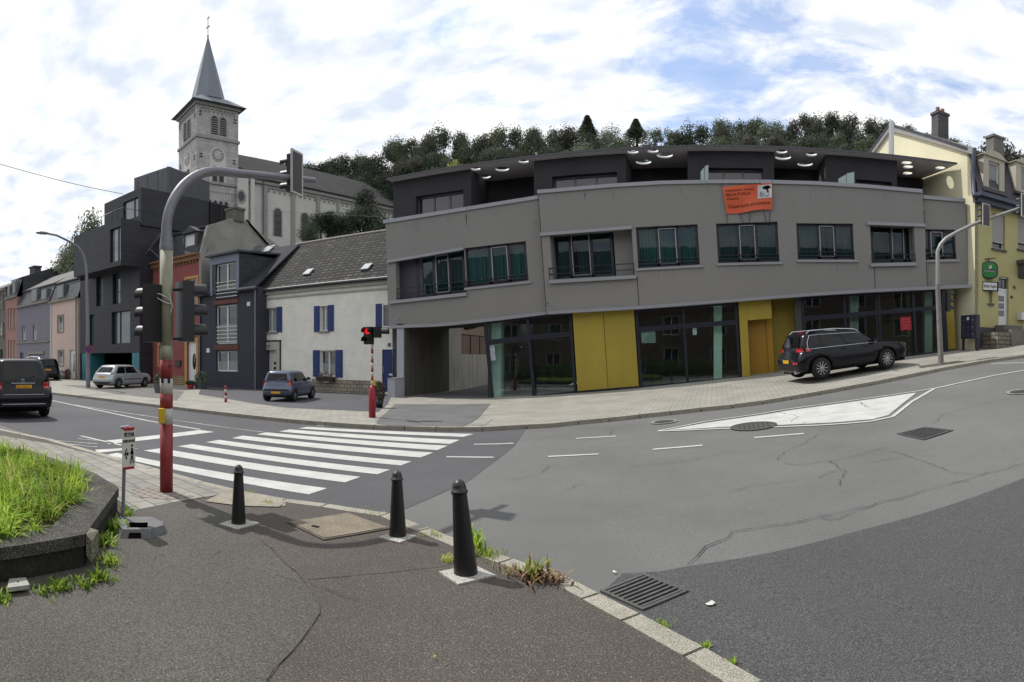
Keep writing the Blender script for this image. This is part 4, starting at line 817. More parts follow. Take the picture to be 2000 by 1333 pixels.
# seams in the render
for u, y0, y1 in ((1241, 541, 600), (1706, 520, 566)):
    mb = MB(); a = Gp(u, y0, .223); b = Gp(u, y1, .223); mb.hexa([b, b + Vector((.02, 0, 0)), a + Vector((.02, 0, 0)), a] + [p + Vector((0, -.006, 0)) for p in (b, b + Vector((.02, 0, 0)), a + Vector((.02, 0, 0)), a)]); mb.build('render_joint', M_darkf, gb)
for u, y in ((1052, 434), (1064, 591), (779, 622)):
    mb = MB(); a = Gp(u, y, .12); mb.tube([a, a + Vector((0, -.3, -.02))], .025, 8); mb.build('overflow_spout', M_trim, gb)
rs = random.Random(31)
for (ua, ub, T_, n) in ((905, 1034, lf(903, 570, 1034, 556), .0), (1241, 1372, lf(1241, 531, 1372, 524), .22), (1399, 1528, lf(1399, 521, 1528, 518), .22), (1556, 1676, lf(1556, 514, 1676, 514), .22), (1062, 1800, lambda x: interp(L3, x) + 8, .22), (760, 1055, lambda x: interp(L3, x) + 8, .0)):
    for k in range(5 if ub - ua < 200 else 16):
        u = rs.uniform(ua, ub); h = rs.uniform(8, 26); w_ = rs.uniform(.5, 1.6); mb = MB(); y0 = T_(u)
        if any(o_[0] - 2 < u < o_[1] + 2 and o_[2](u) < y0 + h for o_ in O.values() if y0 < o_[2](u)): h = 8
        P0 = [Gp(u - w_, y0, n), Gp(u + w_, y0, n), Gp(u + w_ * .3, y0 + h, n), Gp(u - w_ * .3, y0 + h, n)]; mb.quad(*[p + Vector((0, -.003, 0)) for p in P0]); mb.build('rain_stain', mat('rain_stain', C(150, 148, 145, .61), rough=.95, var=.06, vs=6), wall)
# windows: navy frames, glazing, teal curtains
M_cur = mat('teal_curtain', C(46, 108, 108, .75), rough=.9, var=.4, vs=2.5, stretch=(7, 7, .3))
M_curd = mat('dark_teal_curtain', C(30, 84, 88, .8), rough=.9, var=.4, vs=2.5, stretch=(7, 7, .3))
M_glass = glassmat('clear_glazing', (.66, .80, .80, 1), .9)
def bars(mb, a, b, top, bot, n, us, fw=4, th=.06, m=0):
    def bar(u0, u1, t0, b0):
        q = [Gp(u0, b0(u0), n), Gp(u1, b0(u1), n), Gp(u1, t0(u1), n), Gp(u0, t0(u0), n)]; mb.hexa(q + [p + Vector((0, th, 0)) for p in q], m)
    for u in [a + fw / 2, b - fw / 2] + list(us): bar(u - fw / 2, u + fw / 2, top, bot)
    bar(a + fw, b - fw, top, lambda x: top(x) + fw); bar(a + fw, b - fw, lambda x: bot(x) - fw, bot)
cseed = [3]
def gwin(o, n, us, white=None, cm=None, a=None, b=None, dep=0, rail=True, name='window', balc=False):
    a0, b0, t_, bo = o[:4]; a = a or a0; b = b or b0
    mb = MB(); bars(mb, a, b, t_, bo, n - dep, us, 5); w_ = mb.build(name, M_navy, gb)
    if white:
        mb = MB(); u0, u1 = white; tt = lambda x: t_(x) + 5; bb = lambda x: bo(x) - 5
        for u in (u0, u1):
            q = [Gp(u - .9, bb(u), n - dep + .03), Gp(u + .9, bb(u), n - dep + .03), Gp(u + .9, tt(u), n - dep + .03), Gp(u - .9, tt(u), n - dep + .03)]; mb.hexa(q + [p + Vector((0, .03, 0)) for p in q])
        for f_ in (tt, lambda x: bb(x) - 1.5):
            q = [Gp(u0, f_(u0) + 1.5, n - dep + .03), Gp(u1, f_(u1) + 1.5, n - dep + .03), Gp(u1, f_(u1), n - dep + .03), Gp(u0, f_(u0), n - dep + .03)]; mb.hexa(q + [p + Vector((0, .03, 0)) for p in q])
        mb.build('opening_sash', M_trim, w_)
    mb = MB(); q = [Gp(a + 1, bo(a) - 1, n - dep - .04), Gp(b - 1, bo(b) - 1, n - dep - .04), Gp(b - 1, t_(b) + 1, n - dep - .04), Gp(a + 1, t_(a) + 1, n - dep - .04)]; mb.quad(*q); mb.build('pane', M_glass, w_)
    # folded curtain
    mb = MB(); K = 60; pv = None; cseed[0] += 1; rg = random.Random(cseed[0]); g0 = rg.choice([.36, .58, 2, .5]); gw = rg.uniform(.02, .07); f1 = rg.uniform(1.4, 2.4)
    for k in range(K + 1):
        if g0 < k / K < g0 + gw: pv = None; continue
        u = a + (b - a) * k / K; d = .22 + .05 * math.sin(k * f1) + .03 * math.sin(k * .73 + 1)
        p0 = Gp(u, bo(u), n - dep) + Vector((0, d, 0)); p1 = Gp(u, t_(u), n - dep) + Vector((0, d, 0))
        if pv: mb.quad(pv[0], p0, p1, pv[1])
        pv = (p0, p1)
    mb.build('curtain', cm or M_cur, w_)
    return w_
def rail(o, n, hts=(4, 13), u0=None, u1=None, ends=False):
    a, b, t_, bo = o[:4]; u0 = u0 or a; u1 = u1 or b; mb = MB()
    for h in hts:
        P_ = [Gp(u0, bo(u0) - h, n), Gp(u1, bo(u1) - h, n)]
        if ends: P_ = [P_[0] + Vector((0, .5, 0))] + P_
        mb.tube(P_, .018, 6)
    for u in (u0 + 1, (u0 + u1) / 2, u1 - 1): mb.tube([Gp(u, bo(u), n), Gp(u, bo(u) - max(hts), n)], .014, 6)
    return mb.build('railing', M_darkf, gb)
gwin(O['A'], 0, (846, 876), (850, 874), M_curd, a=812, dep=.45); gwin(O['B'], -.12, (956, 994), (960, 990)); rail(O['A'], .03, (12, 22, 4)); rail(O['B'], -.02, (6, 12))
gwin(O['Cc'], .22, (1114, 1156), (1118, 1152), M_curd, b=1198, dep=.55); rail(O['Cc'], .24, (10, 22), u0=1070)
gwin(O['D'], .10, (1286, 1325), (1289, 1322)); gwin(O['E'], .10, (1444, 1480), (1447, 1476)); gwin(O['Fw'], .10, (1600, 1632), (1603, 1630)); 
for k in 'DE': rail(O[k], .19, (7, 14))
rail(O['Fw'], .19, (7, 14))
gwin(O['G'], .22, (1742, 1768), (1744, 1766), M_curd, dep=.5); rail(O['G'], .24, (6, 15)); gwin((1790, 1868, O['H'][2], O['H'][3]), -.1, (1818, 1843), (1820, 1842)); rail((1790, 1868, O['H'][2], O['H'][3]), -.02, (5, 11))
# loggia cheeks (recess walls)
def recess(o, n, u0, u1, dep, m=M_gr, side=None):
    a, b, t_, bo = o[:4]; mb = MB(); q = [Gp(u0, bo(u0) + 3, n) + Vector((0, dep, 0)), Gp(u1, bo(u1) + 3, n) + Vector((0, dep, 0)), Gp(u1, t_(u1) - 3, n) + Vector((0, dep, 0)), Gp(u0, t_(u0) - 3, n) + Vector((0, dep, 0))]; mb.quad(*q)
    for x in (a, b):
        p0, p1 = Gp(x, bo(x) + 2, n) + Vector((0, .28, 0)), Gp(x, t_(x) - 2, n) + Vector((0, .28, 0)); mb.quad(p0, p1, p1 + Vector((0, dep, 0)), p0 + Vector((0, dep, 0)))
    for f_ in (t_, bo):
        p0, p1 = Gp(a, f_(a), n) + Vector((0, .28, 0)), Gp(b, f_(b), n) + Vector((0, .28, 0)); mb.quad(p0, p1, p1 + Vector((0, dep, 0)), p0 + Vector((0, dep, 0)))
    mb.build('loggia_wall', m, gb)
recess(O['A'], 0, 765, 814, .46, mat('loggia_paint', C(92, 88, 104, .66), rough=.9, var=.1)); recess(O['Cc'], .22, 1196, 1240, .56); recess(O['G'], .22, 1786, 1795, .5)
mb = MB()                                           # dark room wall behind the curtains
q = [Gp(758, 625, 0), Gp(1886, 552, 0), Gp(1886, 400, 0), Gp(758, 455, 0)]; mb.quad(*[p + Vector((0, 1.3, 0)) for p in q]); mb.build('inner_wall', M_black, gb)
# ---- terrace floor, set back storey, roof
zt = Gp(900, 440, 0).z - .25
mb = MB(); mb.quad((-13.1, 21.3, zt - .2), (9.6, 21.3, zt + .3), (9.6, 24, zt + .3), (-13.1, 24, zt - .2)); mb.build('terrace_floor', M_conc, gb)
YB, YW, ZS = 21.85, 23.7, 9.465
def Xb(px, Y): return Y * math.tan(az(px))
bays = [(768, 920, 812, 905, 377), (1043, 1222, 1078, 1205, 340), (1343, 1512, 1375, 1490, 328), (1612, 1752, 1672, 1742, 353)]
mb = MB()
mb.quad((Xb(940, YW), YW, zt - .5), (Xb(1860, YW) - .4, YW, zt - .5), (Xb(1860, YW) - .4, YW, ZS - .001), (Xb(940, YW), YW, ZS - .001))
mb.build('set_back_wall', M_darkr, gb)
for b0, b1, w0, w1, yh in bays:
    x0, x1 = Xb(b0, YB), Xb(b1, YB); v0, v1 = Xb(w0, YB), Xb(w1, YB); f = FR((x0, YB), (x1, YB)); zh = onY((w0 + w1) / 2, yh, YB).z
    mb = MB(); hl = (v0 - x0, v1 - x0, zt - .6, zh); holes_wall(mb, f, 0, f.L, zt - .6, ZS - .003, [hl], .35)
    for a in (0, f.L): mb.quad(f.p(a, zt - .6), f.p(a, ZS - .003), f.p(a, ZS - .003, YB - YW), f.p(a, zt - .6, YB - YW))
    bo_ = mb.build('penthouse_bay', M_darkr, gb)
    mb = MB(); 
    for k in range(4):
        a = hl[0] + (hl[1] - hl[0]) * k / 3; fbox(mb, f, a - .04, a + .04, zt - .6, zh, -.32, -.26)
    fbox(mb, f, hl[0], hl[1], zh - .07, zh - .005, -.33, -.25); mb.build('window_frame', mat('bay_frame', C(110, 106, 112, .7), rough=.5), bo_)
    mb = MB(); mb.quad(f.p(hl[0], zt - .6, -.3), f.p(hl[1], zt - .6, -.3), f.p(hl[1], zh, -.3), f.p(hl[0], zh, -.3)); mb.build('pane', mat('smoked_glass', C(50, 48, 56, .8), rough=.08, spec=.9, var=.4, vs=1), bo_)
for x0, x1, yt in ((1368, 1384, 322), (1637, 1669, 336)):
    for k in range(2):
        xa, xb = x0 + (x1 - x0) * k / 2 + .5, x0 + (x1 - x0) * (k + 1) / 2 - .5; yy = yt + (1 - k) * 10 + 3
        mb = MB(); A_, B_ = onY(xa, yy, DY + .35), onY(xb, yt + (1 - k) * 5, DY + .35); A2, B2 = Vector(A_), Vector(B_); A2.z = B2.z = 7.9
        mb.prism([A2, B2, B_, A_], (0, .02, 0)); mb.build('privacy_screen', mat('frosted_glass', C(180, 200, 196, .7), rough=.5), gb)
# roof slab with round openings
Ye = 21.45; cuts = []
for (x, y, rr_) in [(929, 330, .22), (945.5, 345.5, .30), (981, 330.5, .30), (1022.7, 315.5, .22), (1236, 296, .22), (1275.6, 294.6, .22), (1298.4, 303.4, .32), (1257, 316.5, .32), (1527, 296.5, .22), (1530, 306, .32), (1585, 301.6, .22), (1572, 320.5, .32), (1770.5, 318, .22), (1773.7, 326, .22), (1772.5, 338.5, .22), (1836, 328, .22)]:
    p = onZ(x, y, ZS); cuts.append((p.x, max(p.y, Ye + rr_ + .06), rr_))
xl, xr_ = Xb(756, Ye), Xb(1868, Ye)
bx_ = [(xl, Ye), (xr_, Ye), (xr_ - .2, 22.3), (xr_ - 1.4, 26), (xl + .2, 26)]
kept = []
for x, y, r_ in cuts:                               # keep neighbouring openings apart
    for (x2, y2, r2) in kept:
        d = math.hypot(x - x2, y - y2)
        if d < r_ + r2 + .06: y = y2 + math.copysign(math.sqrt(max(.01, (r_ + r2 + .07) ** 2 - (x - x2) ** 2)), 1)
    kept.append((x, y, r_))
cuts = kept
loops = [[Vector((x, y, 0)) for x, y in bx_]] + [[Vector((x + r_ * math.cos(-6.2832 * k / 24), y + r_ * math.sin(-6.2832 * k / 24), 0)) for k in range(24)] for x, y, r_ in cuts]
flat = [p for lp_ in loops for p in lp_]; tris = tessellate_polygon(loops)
mb = MB()
for zz in (ZS, ZS + .06): mb.add([p + Vector((0, 0, zz)) for p in flat], [tuple(t_) for t_ in tris])
for lp_ in loops:
    n_ = len(lp_)
    mb.add([p + Vector((0, 0, ZS)) for p in lp_] + [p + Vector((0, 0, ZS + .06)) for p in lp_], [(k, (k + 1) % n_, n_ + (k + 1) % n_, n_ + k) for k in range(n_)])
rf = mb.build('roof', mat('roof_soffit', C(214, 208, 211, .8), rough=.8, var=.08, vs=1), gb)
for x, y, r_ in cuts:
    mb = MB(); mb.lathe([(r_ + .02, -.012), (r_ - .01, -.012), (r_ - .01, .07), (r_ + .02, .07)], (x, y, ZS), 28); mb.build('rooflight', mat('white_liner', C(226, 228, 230, .85), rough=.5), rf)
mb = MB(); fr_ = FR((xl, Ye), (xr_, Ye)); fbox(mb, fr_, -.03, fr_.L + .03, ZS - .004, ZS + .075, .004, .03); mb.build('fascia', mat('fascia_grey', C(78, 80, 84, .7), rough=.5), rf)
# ---- ground floor: levels between slab edge L0 and pavement
LB = [(945, 789), (958, 786), (1128, 768), (1250, 758), (1448, 741), (1555, 731), (1700, 711), (1850, 686), (1900, 678)]
LG = [(700, .08), (945, .10), (1100, .065), (1250, .066), (1450, .055), (1850, .05), (1950, .05)]
def Gg(u, v, n=0): return onY(u + interp(LG, u) * (v - 700), v, DY - n)   # u = column at row 700
def top0(u): return interp(L0, u) + 4
def bot0(u): return interp(LB, u) + 3
def gpoly(mb, u0, u1, f0, f1, n, th, m=0):           # f0 upper, f1 lower fraction (0 slab, 1 pavement)
    def y(u, f): return top0(u) + (bot0(u) - top0(u)) * f
    q = [Gg(u0, y(u0, f1), n), Gg(u1, y(u1, f1), n), Gg(u1, y(u1, f0), n), Gg(u0, y(u0, f0), n)]; mb.hexa(q + [p + Vector((0, th, 0)) for p in q], m)
M_shop = glassmat('shop_glazing', (.74, .84, .82, 1), 3.2, .0)
def shop(u0, u1, us, tr, label=None, tw=.02):
    mb = MB(); fw = 5
    for u in [u0 + 3] + list(us) + [u1 - 3]: gpoly(mb, u - fw / 2, u + fw / 2, 0, 1, -.15, .12)
    xs = [u0 + 3] + list(us) + [u1 - 3]
    for a, b in zip(xs, xs[1:]):
        gpoly(mb, a + fw / 2, b - fw / 2, 0, .05, -.152, .115); gpoly(mb, a + fw / 2, b - fw / 2, .955, 1, -.152, .115); gpoly(mb, a + fw / 2, b - fw / 2, tr - .03, tr + .03, -.152, .115)
    w_ = mb.build('shop_window', M_navy, gb)
    if label: w_['label'] = label
    mb = MB()
    def y(u, f): return top0(u) + (bot0(u) - top0(u)) * f
    q = [Gg(u0 + 2, y(u0, 1) - 1, -.2), Gg(u1 - 2, y(u1, 1) - 1, -.2 - tw), Gg(u1 - 2, y(u1, 0) + 1, -.2 - tw), Gg(u0 + 2, y(u0, 0) + 1, -.2)]; mb.quad(*q); mb.build('pane', M_shop, w_); return w_
shop(950, 1122, (1036,), .27, 'two bay corner shop window by the passage', .36); w2_ = shop(1246, 1446, (1340,), .27, 'shop window between the two yellow panels'); w3_ = shop(1570, 1850, (1655, 1722, 1790), .30, 'dark restaurant window behind the parked car')
M_yel = mat('yellow_panel', C(190, 168, 62, .66), rough=.5, var=.12, vs=1.1, stretch=(1, 1, .4), metal=.15)
M_yeld = mat('ochre_panel', C(176, 132, 20, .66), rough=.55, var=.1, vs=.8)
for u0, u1 in ((1124, 1183.3), (1184.3, 1244)):
    mb = MB(); gpoly(mb, u0, u1, 0, .955, -.13, .1); mb.build('yellow_panel', M_yel, gb)
mb = MB(); gpoly(mb, 1122, 1245, .957, 1, -.14, .1); mb.build('kick_plate', M_navy, gb)
mb = MB(); gpoly(mb, 1448, 1464, 0, .955, -.13, .1); gpoly(mb, 1464.3, 1512, 0, .26, -.13, .1); mb.build('yellow_panel', M_yel, gb)
mb = MB(); gpoly(mb, 1512.5, 1556, 0, .955, -.9, .05); gpoly(mb, 1464, 1512, 0, .24, -.9, .05); mb.build('yellow_panel', M_yel, gb)
def gside(mb, u, f0, f1, n0, n1):
    def y(u, f): return top0(u) + (bot0(u) - top0(u)) * f
    a, b = Gg(u, y(u, f1), n0), Gg(u, y(u, f0), n0); mb.quad(a, b, b + Vector((0, n0 - n1, 0)), a + Vector((0, n0 - n1, 0)))
mb = MB(); gpoly(mb, 1464.5, 1500, .26, 1, -.55, .05); mb.build('yellow_door', M_yeld, gb)
mb = MB(); gside(mb, 1464.3, 0, 1, -.13, -.95); gside(mb, 1511.8, .0, 1, -.5, -.95); gpoly(mb, 1500.5, 1512, .26, 1, -.50, .05); mb.build('door_cheek', M_yeld, gb)
mb = MB(); gpoly(mb, 1557, 1570, 0, 1, -.14, .3); mb.build('grey_pillar', mat('pillar_grey', C(84, 84, 80, .6), rough=.9), gb)
mb = MB(); gpoly(mb, 1853, 1868, 0, .96, -.3, .1); mb.build('yellow_panel', M_yel, gb)
mb = MB(); gpoly(mb, 1845, 1853, 0, 1.0, -.14, .2); mb.build('corner_post', M_navy, gb)
# interior of the shop: floor, ceiling, back wall, mint columns
mb = MB(); xa, xb = Gg(948, 700).x, Gg(1850, 650).x - .2
zf = lambda x: g(x, 21) + KH + .02
K = 12; fl = [(xa + (xb - xa) * i / K) for i in range(K + 1)]
for a, b in zip(fl, fl[1:]): mb.quad((a, 21.3, zf(a)), (b, 21.3, zf(b)), (b, 27, zf(b)), (a, 27, zf(a)))
mb.quad((xa, 27, -.2), (xb, 27, 1.5), (xb, 27, 5), (xa, 27, 3.6)); mb.quad((xb, 21.3, 1.5), (xb, 27, 1.5), (xb, 27, 5), (xb, 21.3, 5)); mb.quad((xa, 21.25, -.2), (xa, 27, -.2), (xa, 27, 3.6), (xa, 21.25, 3.6))
mb.build('shop_interior', mat('dim_interior', C(150, 158, 154, .62), rough=.9, var=.2), gb)
M_mint = mat('mint_column', C(206, 236, 222, .88), rough=.8, var=.06)
for u0, u1 in ((966, 984), (1394, 1410), (1656, 1672), (1800, 1815)):
    mb = MB(); a, b = Gg(u0, 700, -.9), Gg(u1, 700, -.9); z0 = zf(a.x) - .1; zz = Gp(min(u0, 1888), top0(u0), 0).z; mb.box(a.x, b.x, 21.55, 21.85, z0, zz); mb.build('interior_column', M_mint, gb)
# posters in the windows
def poster(u0, u1, v0, v1, m, n=-.215):
    mb = MB(); q = [Gg(u0, v1, n), Gg(u1, v1 - 1, n), Gg(u1, v0 - 1, n), Gg(u0, v0, n)]; mb.hexa(q + [p + Vector((0, .004, 0)) for p in q]); return mb, q
mb, q = poster(1255, 1283, 648, 671, 0); po = mb.build('window_poster', mat('pale_poster', C(150, 176, 164, .75), rough=.6, var=.4, vs=4), w2_)
mb, q = poster(1356, 1364, 641, 655, 0); mb.build('window_poster', M_wf, w2_)
M_redp = mat('red_poster', C(170, 26, 44, .75), rough=.6)
mb, q = poster(1762, 1783, 620, 646, 0, -.13); rp_ = mb.build('red_poster', M_redp, w3_)
mb = MB(); R_ = (q[1] - q[0]); U_ = (q[3] - q[0])
for k, (a, b) in enumerate(((.2, .85), (.12, .9), (.1, .9), (.25, .8))):
    o_ = q[0] + U_ * (.8 - k * .22) + Vector((0, -.003, 0)); mb.quad(o_ + R_ * a, o_ + R_ * b, o_ + R_ * b + U_ * .05, o_ + R_ * a + U_ * .05)
mb.build('poster_lines', mat('poster_ink', C(215, 90, 100, .7)), rp_)
mb, q = poster(958, 968, 672, 705, 0); mb.build('window_poster', mat('blue_white_poster', C(190, 196, 206, .7), var=.4, vs=5), gb)
# ---- passage at the left end
XL = onY(790, 700, DY).x
M_pc = mat('streaked_concrete', C(150, 146, 138, .62), rough=.9, var=.3, vs=1.6, fine=.12, fs=30, stretch=(3, 3, .35))
mb = MB(); zs = Gp(800, 632, 0).z; mb.prism([Vector((XL, y, z)) for y, z in ((21.05, 0), (21.05, zs), (25.2, zs), (25.2, 0))], (-.25, 0, 0)); mb.build('passage_wall', mat('shaded_passage_concrete', C(112, 108, 100, .55), rough=.95, var=.35, vs=1.6, fine=.12, fs=30, stretch=(3, 3, .35)), gb); mb = MB()  # covered stretch of the wall, its shade put into a darker colour
mb.prism([Vector((XL, y, z)) for y, z in ((25.21, 0), (25.21, 3.6), (26.6, 3.6), (26.6, 1.9), (33, 1.9), (33, 0))], (-.25, 0, 0)); mb.build('passage_wall', mat('skylit_streaked_concrete', C(206, 202, 194, .74), rough=.9, var=.3, vs=1.6, fine=.12, fs=30, stretch=(3, 3, .35)), gb)  # open yard stretch of the same wall, skylight put into a paler colour
M_pw = mat('bluish_white_render', C(200, 202, 214, .62), rough=.8, var=.06)
mb = MB(); mb.box(onY(775, 700, DY).x, onY(789, 700, DY).x - .02, DY - .0, DY + .25, .1, zs); mb.build('corner_pillar', M_pw, gb)
yw = 20.2; xw0, xw1 = onY(757, 765, yw).x, onY(771, 765, yw).x
zw = onY(765, 741, yw).z
lw = thing('low_wall', (xw0, yw, KH), 'low pale rendered wall beside the passage mouth and plant pot', 'wall')
mb = MB(); mb.box(xw0, xw1, yw, DY - .02, KH, zw); mb.build('wall', M_pw, lw); mb = MB(); mb.box(xw0 - .02, xw1 + .02, yw - .02, DY - .03, zw + .002, zw + .04); mb.build('coping', M_sill, lw)
# yard seen through the passage
yd = thing('rear_house', (-13, 40, 1), 'pale pink house wall seen through the passage', 'house')
mb = MB(); mb.box(-18, -6, 34, 38, 0, 6.5); mb.build('wall', mat('dusty_pink_render', C(170, 146, 136, .62), rough=.9, var=.06), yd)
mb = MB(); mb.box(-18.2, -5.8, 33.8, 38.2, 6.5, 6.8); mb.build('roof', M_slate, yd)
yf = thing('metal_railing', (XL - .12, 27, 1.9), 'dark metal railing on the concrete yard wall behind the passage', 'railing')
mb = MB(); mb.tube([(XL - .12, 26.7, 2.9), (XL - .12, 33, 2.9)], .03, 6); mb.build('top_rail', M_darkf, yf); mb = MB()
for k in range(30): mb.tube([(XL - .12, 26.7 + k * .21, 1.9), (XL - .12, 26.7 + k * .21, 2.9)], .012 if k % 6 else .035, 5)
mb.build('bars', M_darkf, yf)
mb = MB(); leafball(mb, (XL - .05, 27.5, 4.1), .4, 2.0, .9, 1500, .12, 8, 1); tag(mb.build('hedge', mat('dark_conifer', C(26, 56, 46, .6), rough=.8, var=.3)), 'dark green conifer hedge above the yard wall through the passage', 'hedge')
yt = onY(900, 765, 26).z
mb = MB(); mb.box(XL, -8.6, 33.2, 33.5, 0, 1.6); tag(mb.build('yard_wall', M_pc), 'grey concrete wall closing the yard behind the passage', 'wall')

# ---- orange banner
A_, B_, C_, D_ = onY(1411, 366, DY - .3), onY(1508, 357, DY - .3), onY(1508, 410, DY - .3), onY(1419, 417, DY - .3)
bn = thing('banner', A_, 'orange restaurant banner tied over the grey parapet', 'banner')
def bp_(s, t_, n=0):
    a = A_.lerp(B_, s); b = D_.lerp(C_, s); p = a.lerp(b, t_)
    return p + Vector((0, -.03 * math.sin(s * 5 + t_ * 4) - .02 * math.sin(9 * s - 3 * t_) - .05 * math.exp(-((s - .42 + t_ * .1) / .04) ** 2) * .5 - n, -.03 * math.sin(s * 6.28) * t_))
mb = MB(); K, J = 40, 16; vs = [bp_(k / K, j / J) for j in range(J + 1) for k in range(K + 1)]
mb.add(vs, [(j * (K + 1) + k, j * (K + 1) + k + 1, (j + 1) * (K + 1) + k + 1, (j + 1) * (K + 1) + k) for j in range(J) for k in range(K)], 0, True)
mb.build('cloth', mat('orange_cloth', C(216, 92, 50, .8), rough=.6, var=.08, vs=2), bn)
M_ink = mat('banner_ink', C(92, 44, 40, .7), rough=.8)
def curvetext(s, s0, t0, size, wd, m):
    o = text(s, (0, 0, 0), (1, 0, 0), (0, 1, 0), 1.0, m, bn, 'lettering'); off = wloc(bn); mx = max(v.co.x + off.x for v in o.data.vertices)
    for v in o.data.vertices:
        x, y = (v.co.x + off.x) / mx, v.co.y + off.y
        v.co = bp_(s0 + wd * x, t0 - y * size, .012) - off
    return o
curvetext('Restaurant Italien', .04, .20, .125, .58, M_ink); curvetext('BELLA PUGLIA', .04, .36, .14, .52, M_ink); curvetext('Pizzeria', .05, .50, .12, .25, M_ink); curvetext('Ouverture prochaine', .05, .80, .19, .90, M_ink)
mb = MB(); K2 = 8; vs = [bp_(.70 + .29 * k / K2, .06 + .50 * j / K2, .010) for j in range(K2 + 1) for k in range(K2 + 1)]
mb.add(vs, [(j * (K2 + 1) + k, j * (K2 + 1) + k + 1, (j + 1) * (K2 + 1) + k + 1, (j + 1) * (K2 + 1) + k) for j in range(K2) for k in range(K2)]); lg = mb.build('logo_panel', mat('logo_white', C(205, 208, 210, .8), var=.12, vs=8), bn)
mb = MB(); tree_ = [(.86, .10), (.92, .09), (.96, .13), (.97, .19), (.92, .22), (.915, .26), (.93, .36), (.90, .37), (.89, .27), (.86, .22), (.81, .20), (.80, .14)]
mb.add([bp_(a, b, .022) for a, b in tree_], [tuple(range(12))]); mb.build('tree_emblem', M_black, lg)
mb = MB()
for a, b in (((.74, .46), (.77, .30)), ((.77, .50), (.79, .34)), ((.80, .50), (.84, .36)), ((.86, .50), (.94, .44))): p, q = bp_(*a, .022), bp_(*b, .022); mb.tube([p, q], .012, 5)
mb.build('emblem_strokes', mat('emblem_grey', C(130, 132, 140, .7)), lg)
mb = MB()
for (x0, y0), (x1, y1) in (((1419, 417), (1420, 436)), ((1444, 416), (1452, 436)), ((1466, 414), (1463, 436)), ((1491, 412), (1497, 436)), ((1504, 411), (1503, 436)), ((1411, 366), (1406, 354)), ((1508, 357), (1509, 350)), ((1484, 359), (1484, 350))):
    mb.tube([onY(x0, y0, DY - .29), onY(x1, y1, DY - .26)], .012, 5)
mb.build('cords', M_darkf, bn)

# ------------------------------------------------------------------ yellow house on the right
Cn = Vector((math.sin(az(1904)) * 22.85, math.cos(az(1904)) * 22.85, 0)); ph = R(71); dF = Vector((math.sin(ph), math.cos(ph), 0))
fF = FR(XY(Cn), XY(Cn + dF * 13)); bk = Cn - fF.n * 11; fG = FR(XY(bk), XY(Cn))
yh = thing('house', Cn, 'yellow rendered house with slate mansard and white gabled dormers at the right', 'house')
M_yg = mat('pale_yellow_render', C(240, 235, 200, .66), rough=.9, var=.06, vs=.6, fine=.05, fs=20); M_yf = mat('yellow_render', C(206, 199, 142, .66), rough=.9, var=.08, vs=.6, fine=.05, fs=20)
zE = 8.03; zM = 9.9; zA = 12.45
mb = MB(); gpts = [(fG.L, .5), (fG.L, zE), (fG.L - .35, zM), (fG.L / 2, zA), (0.35, zM), (0, zE), (0, .5)]; mb.prism([fG.p(a, z) for a, z in gpts], fG.n * -.2); mb.build('gable_wall', M_yg, yh)
hh = [hx(fF, 1938, 419, 1963, 487), hx(fF, 1988, 424, 2012, 488), hx(fF, 1950, 541, 1970, 637), hx(fF, 1931, 562, 1938, 593)]
mb = MB(); holes_wall(mb, fF, 0, 13, .5, zE, hh, .18); mb.quad(fF.p(13, .5), fF.p(13, zE), fF.p(13, zE, -9), fF.p(13, .5, -9)); mb.build('facade', M_yf, yh)
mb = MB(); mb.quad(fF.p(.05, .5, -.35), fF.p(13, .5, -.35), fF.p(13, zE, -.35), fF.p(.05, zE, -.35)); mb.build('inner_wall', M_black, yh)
dsill = mat('dark_stone_sill', C(96, 92, 94, .7), rough=.8)
M_shut = mat('roller_shutter', C(186, 184, 178, .66), rough=.7)
for r in hh[:2]:
    w_ = window(fF, yh, r, M_wf, mv=(), sill=dsill, pane=M_gl); mb = MB(); n_ = 14; z0 = r[2] + .25
    for k in range(n_): za, zb_ = z0 + (r[3] - z0) * k / n_, z0 + (r[3] - z0) * (k + 1) / n_; fbox(mb, fF, r[0] + .03, r[1] - .03, za + .01, zb_, -.09, -.06)
    mb.build('roller_shutter', M_shut, w_)
window(fF, yh, hh[3], M_wf, mv=(), sill=dsill)
r = hh[2]; mb = MB(); fbox(mb, fF, r[0], r[1], r[2], r[3] - .55, -.16, -.1); fbox(mb, fF, r[0], r[1], r[3] - .55, r[3] - .48, -.16, -.08); fbox(mb, fF, r[0], r[1], r[3] - .06, r[3], -.16, -.1); dd = mb.build('door', M_wf, yh); dd['label'] = 'white panelled door with nine small lights'
mb = MB(); W_ = r[1] - r[0]
for i in range(3):
    for j in range(3): fbox(mb, fF, r[0] + W_ * (.14 + .2 * i), r[0] + W_ * (.30 + .2 * i), r[3] - 1.02 - j * .30, r[3] - .78 - j * .30, -.1, -.09)
for i in range(2): fbox(mb, fF, r[0] + W_ * (.06 + .46 * i), r[0] + W_ * (.46 + .46 * i), r[3] - .45, r[3] - .1, -.13, -.12)
mb.build('door_lights', M_gl, dd)
mb = MB(); fbox(mb, fF, .02, 13, .6, fF.at(1945, 641)[1], 0, .05); mb.build('plinth', mat('dark_plinth', C(88, 84, 88, .7), rough=.85), yh)
M_stn = brickmat('garden_stone', C(150, 144, 126, .64), C(126, 120, 106, .62), C(80, 76, 66, .6), .45, .16, .02, axes='DZ', var=.3)
mb = MB(); fbox(mb, fF, .35, 13, 1.0, fF.at(1965, 652)[1], .05, .9); yw_ = tag(mb.build('garden_wall', M_stn), 'rough stone retaining wall in front of the yellow house', 'wall')
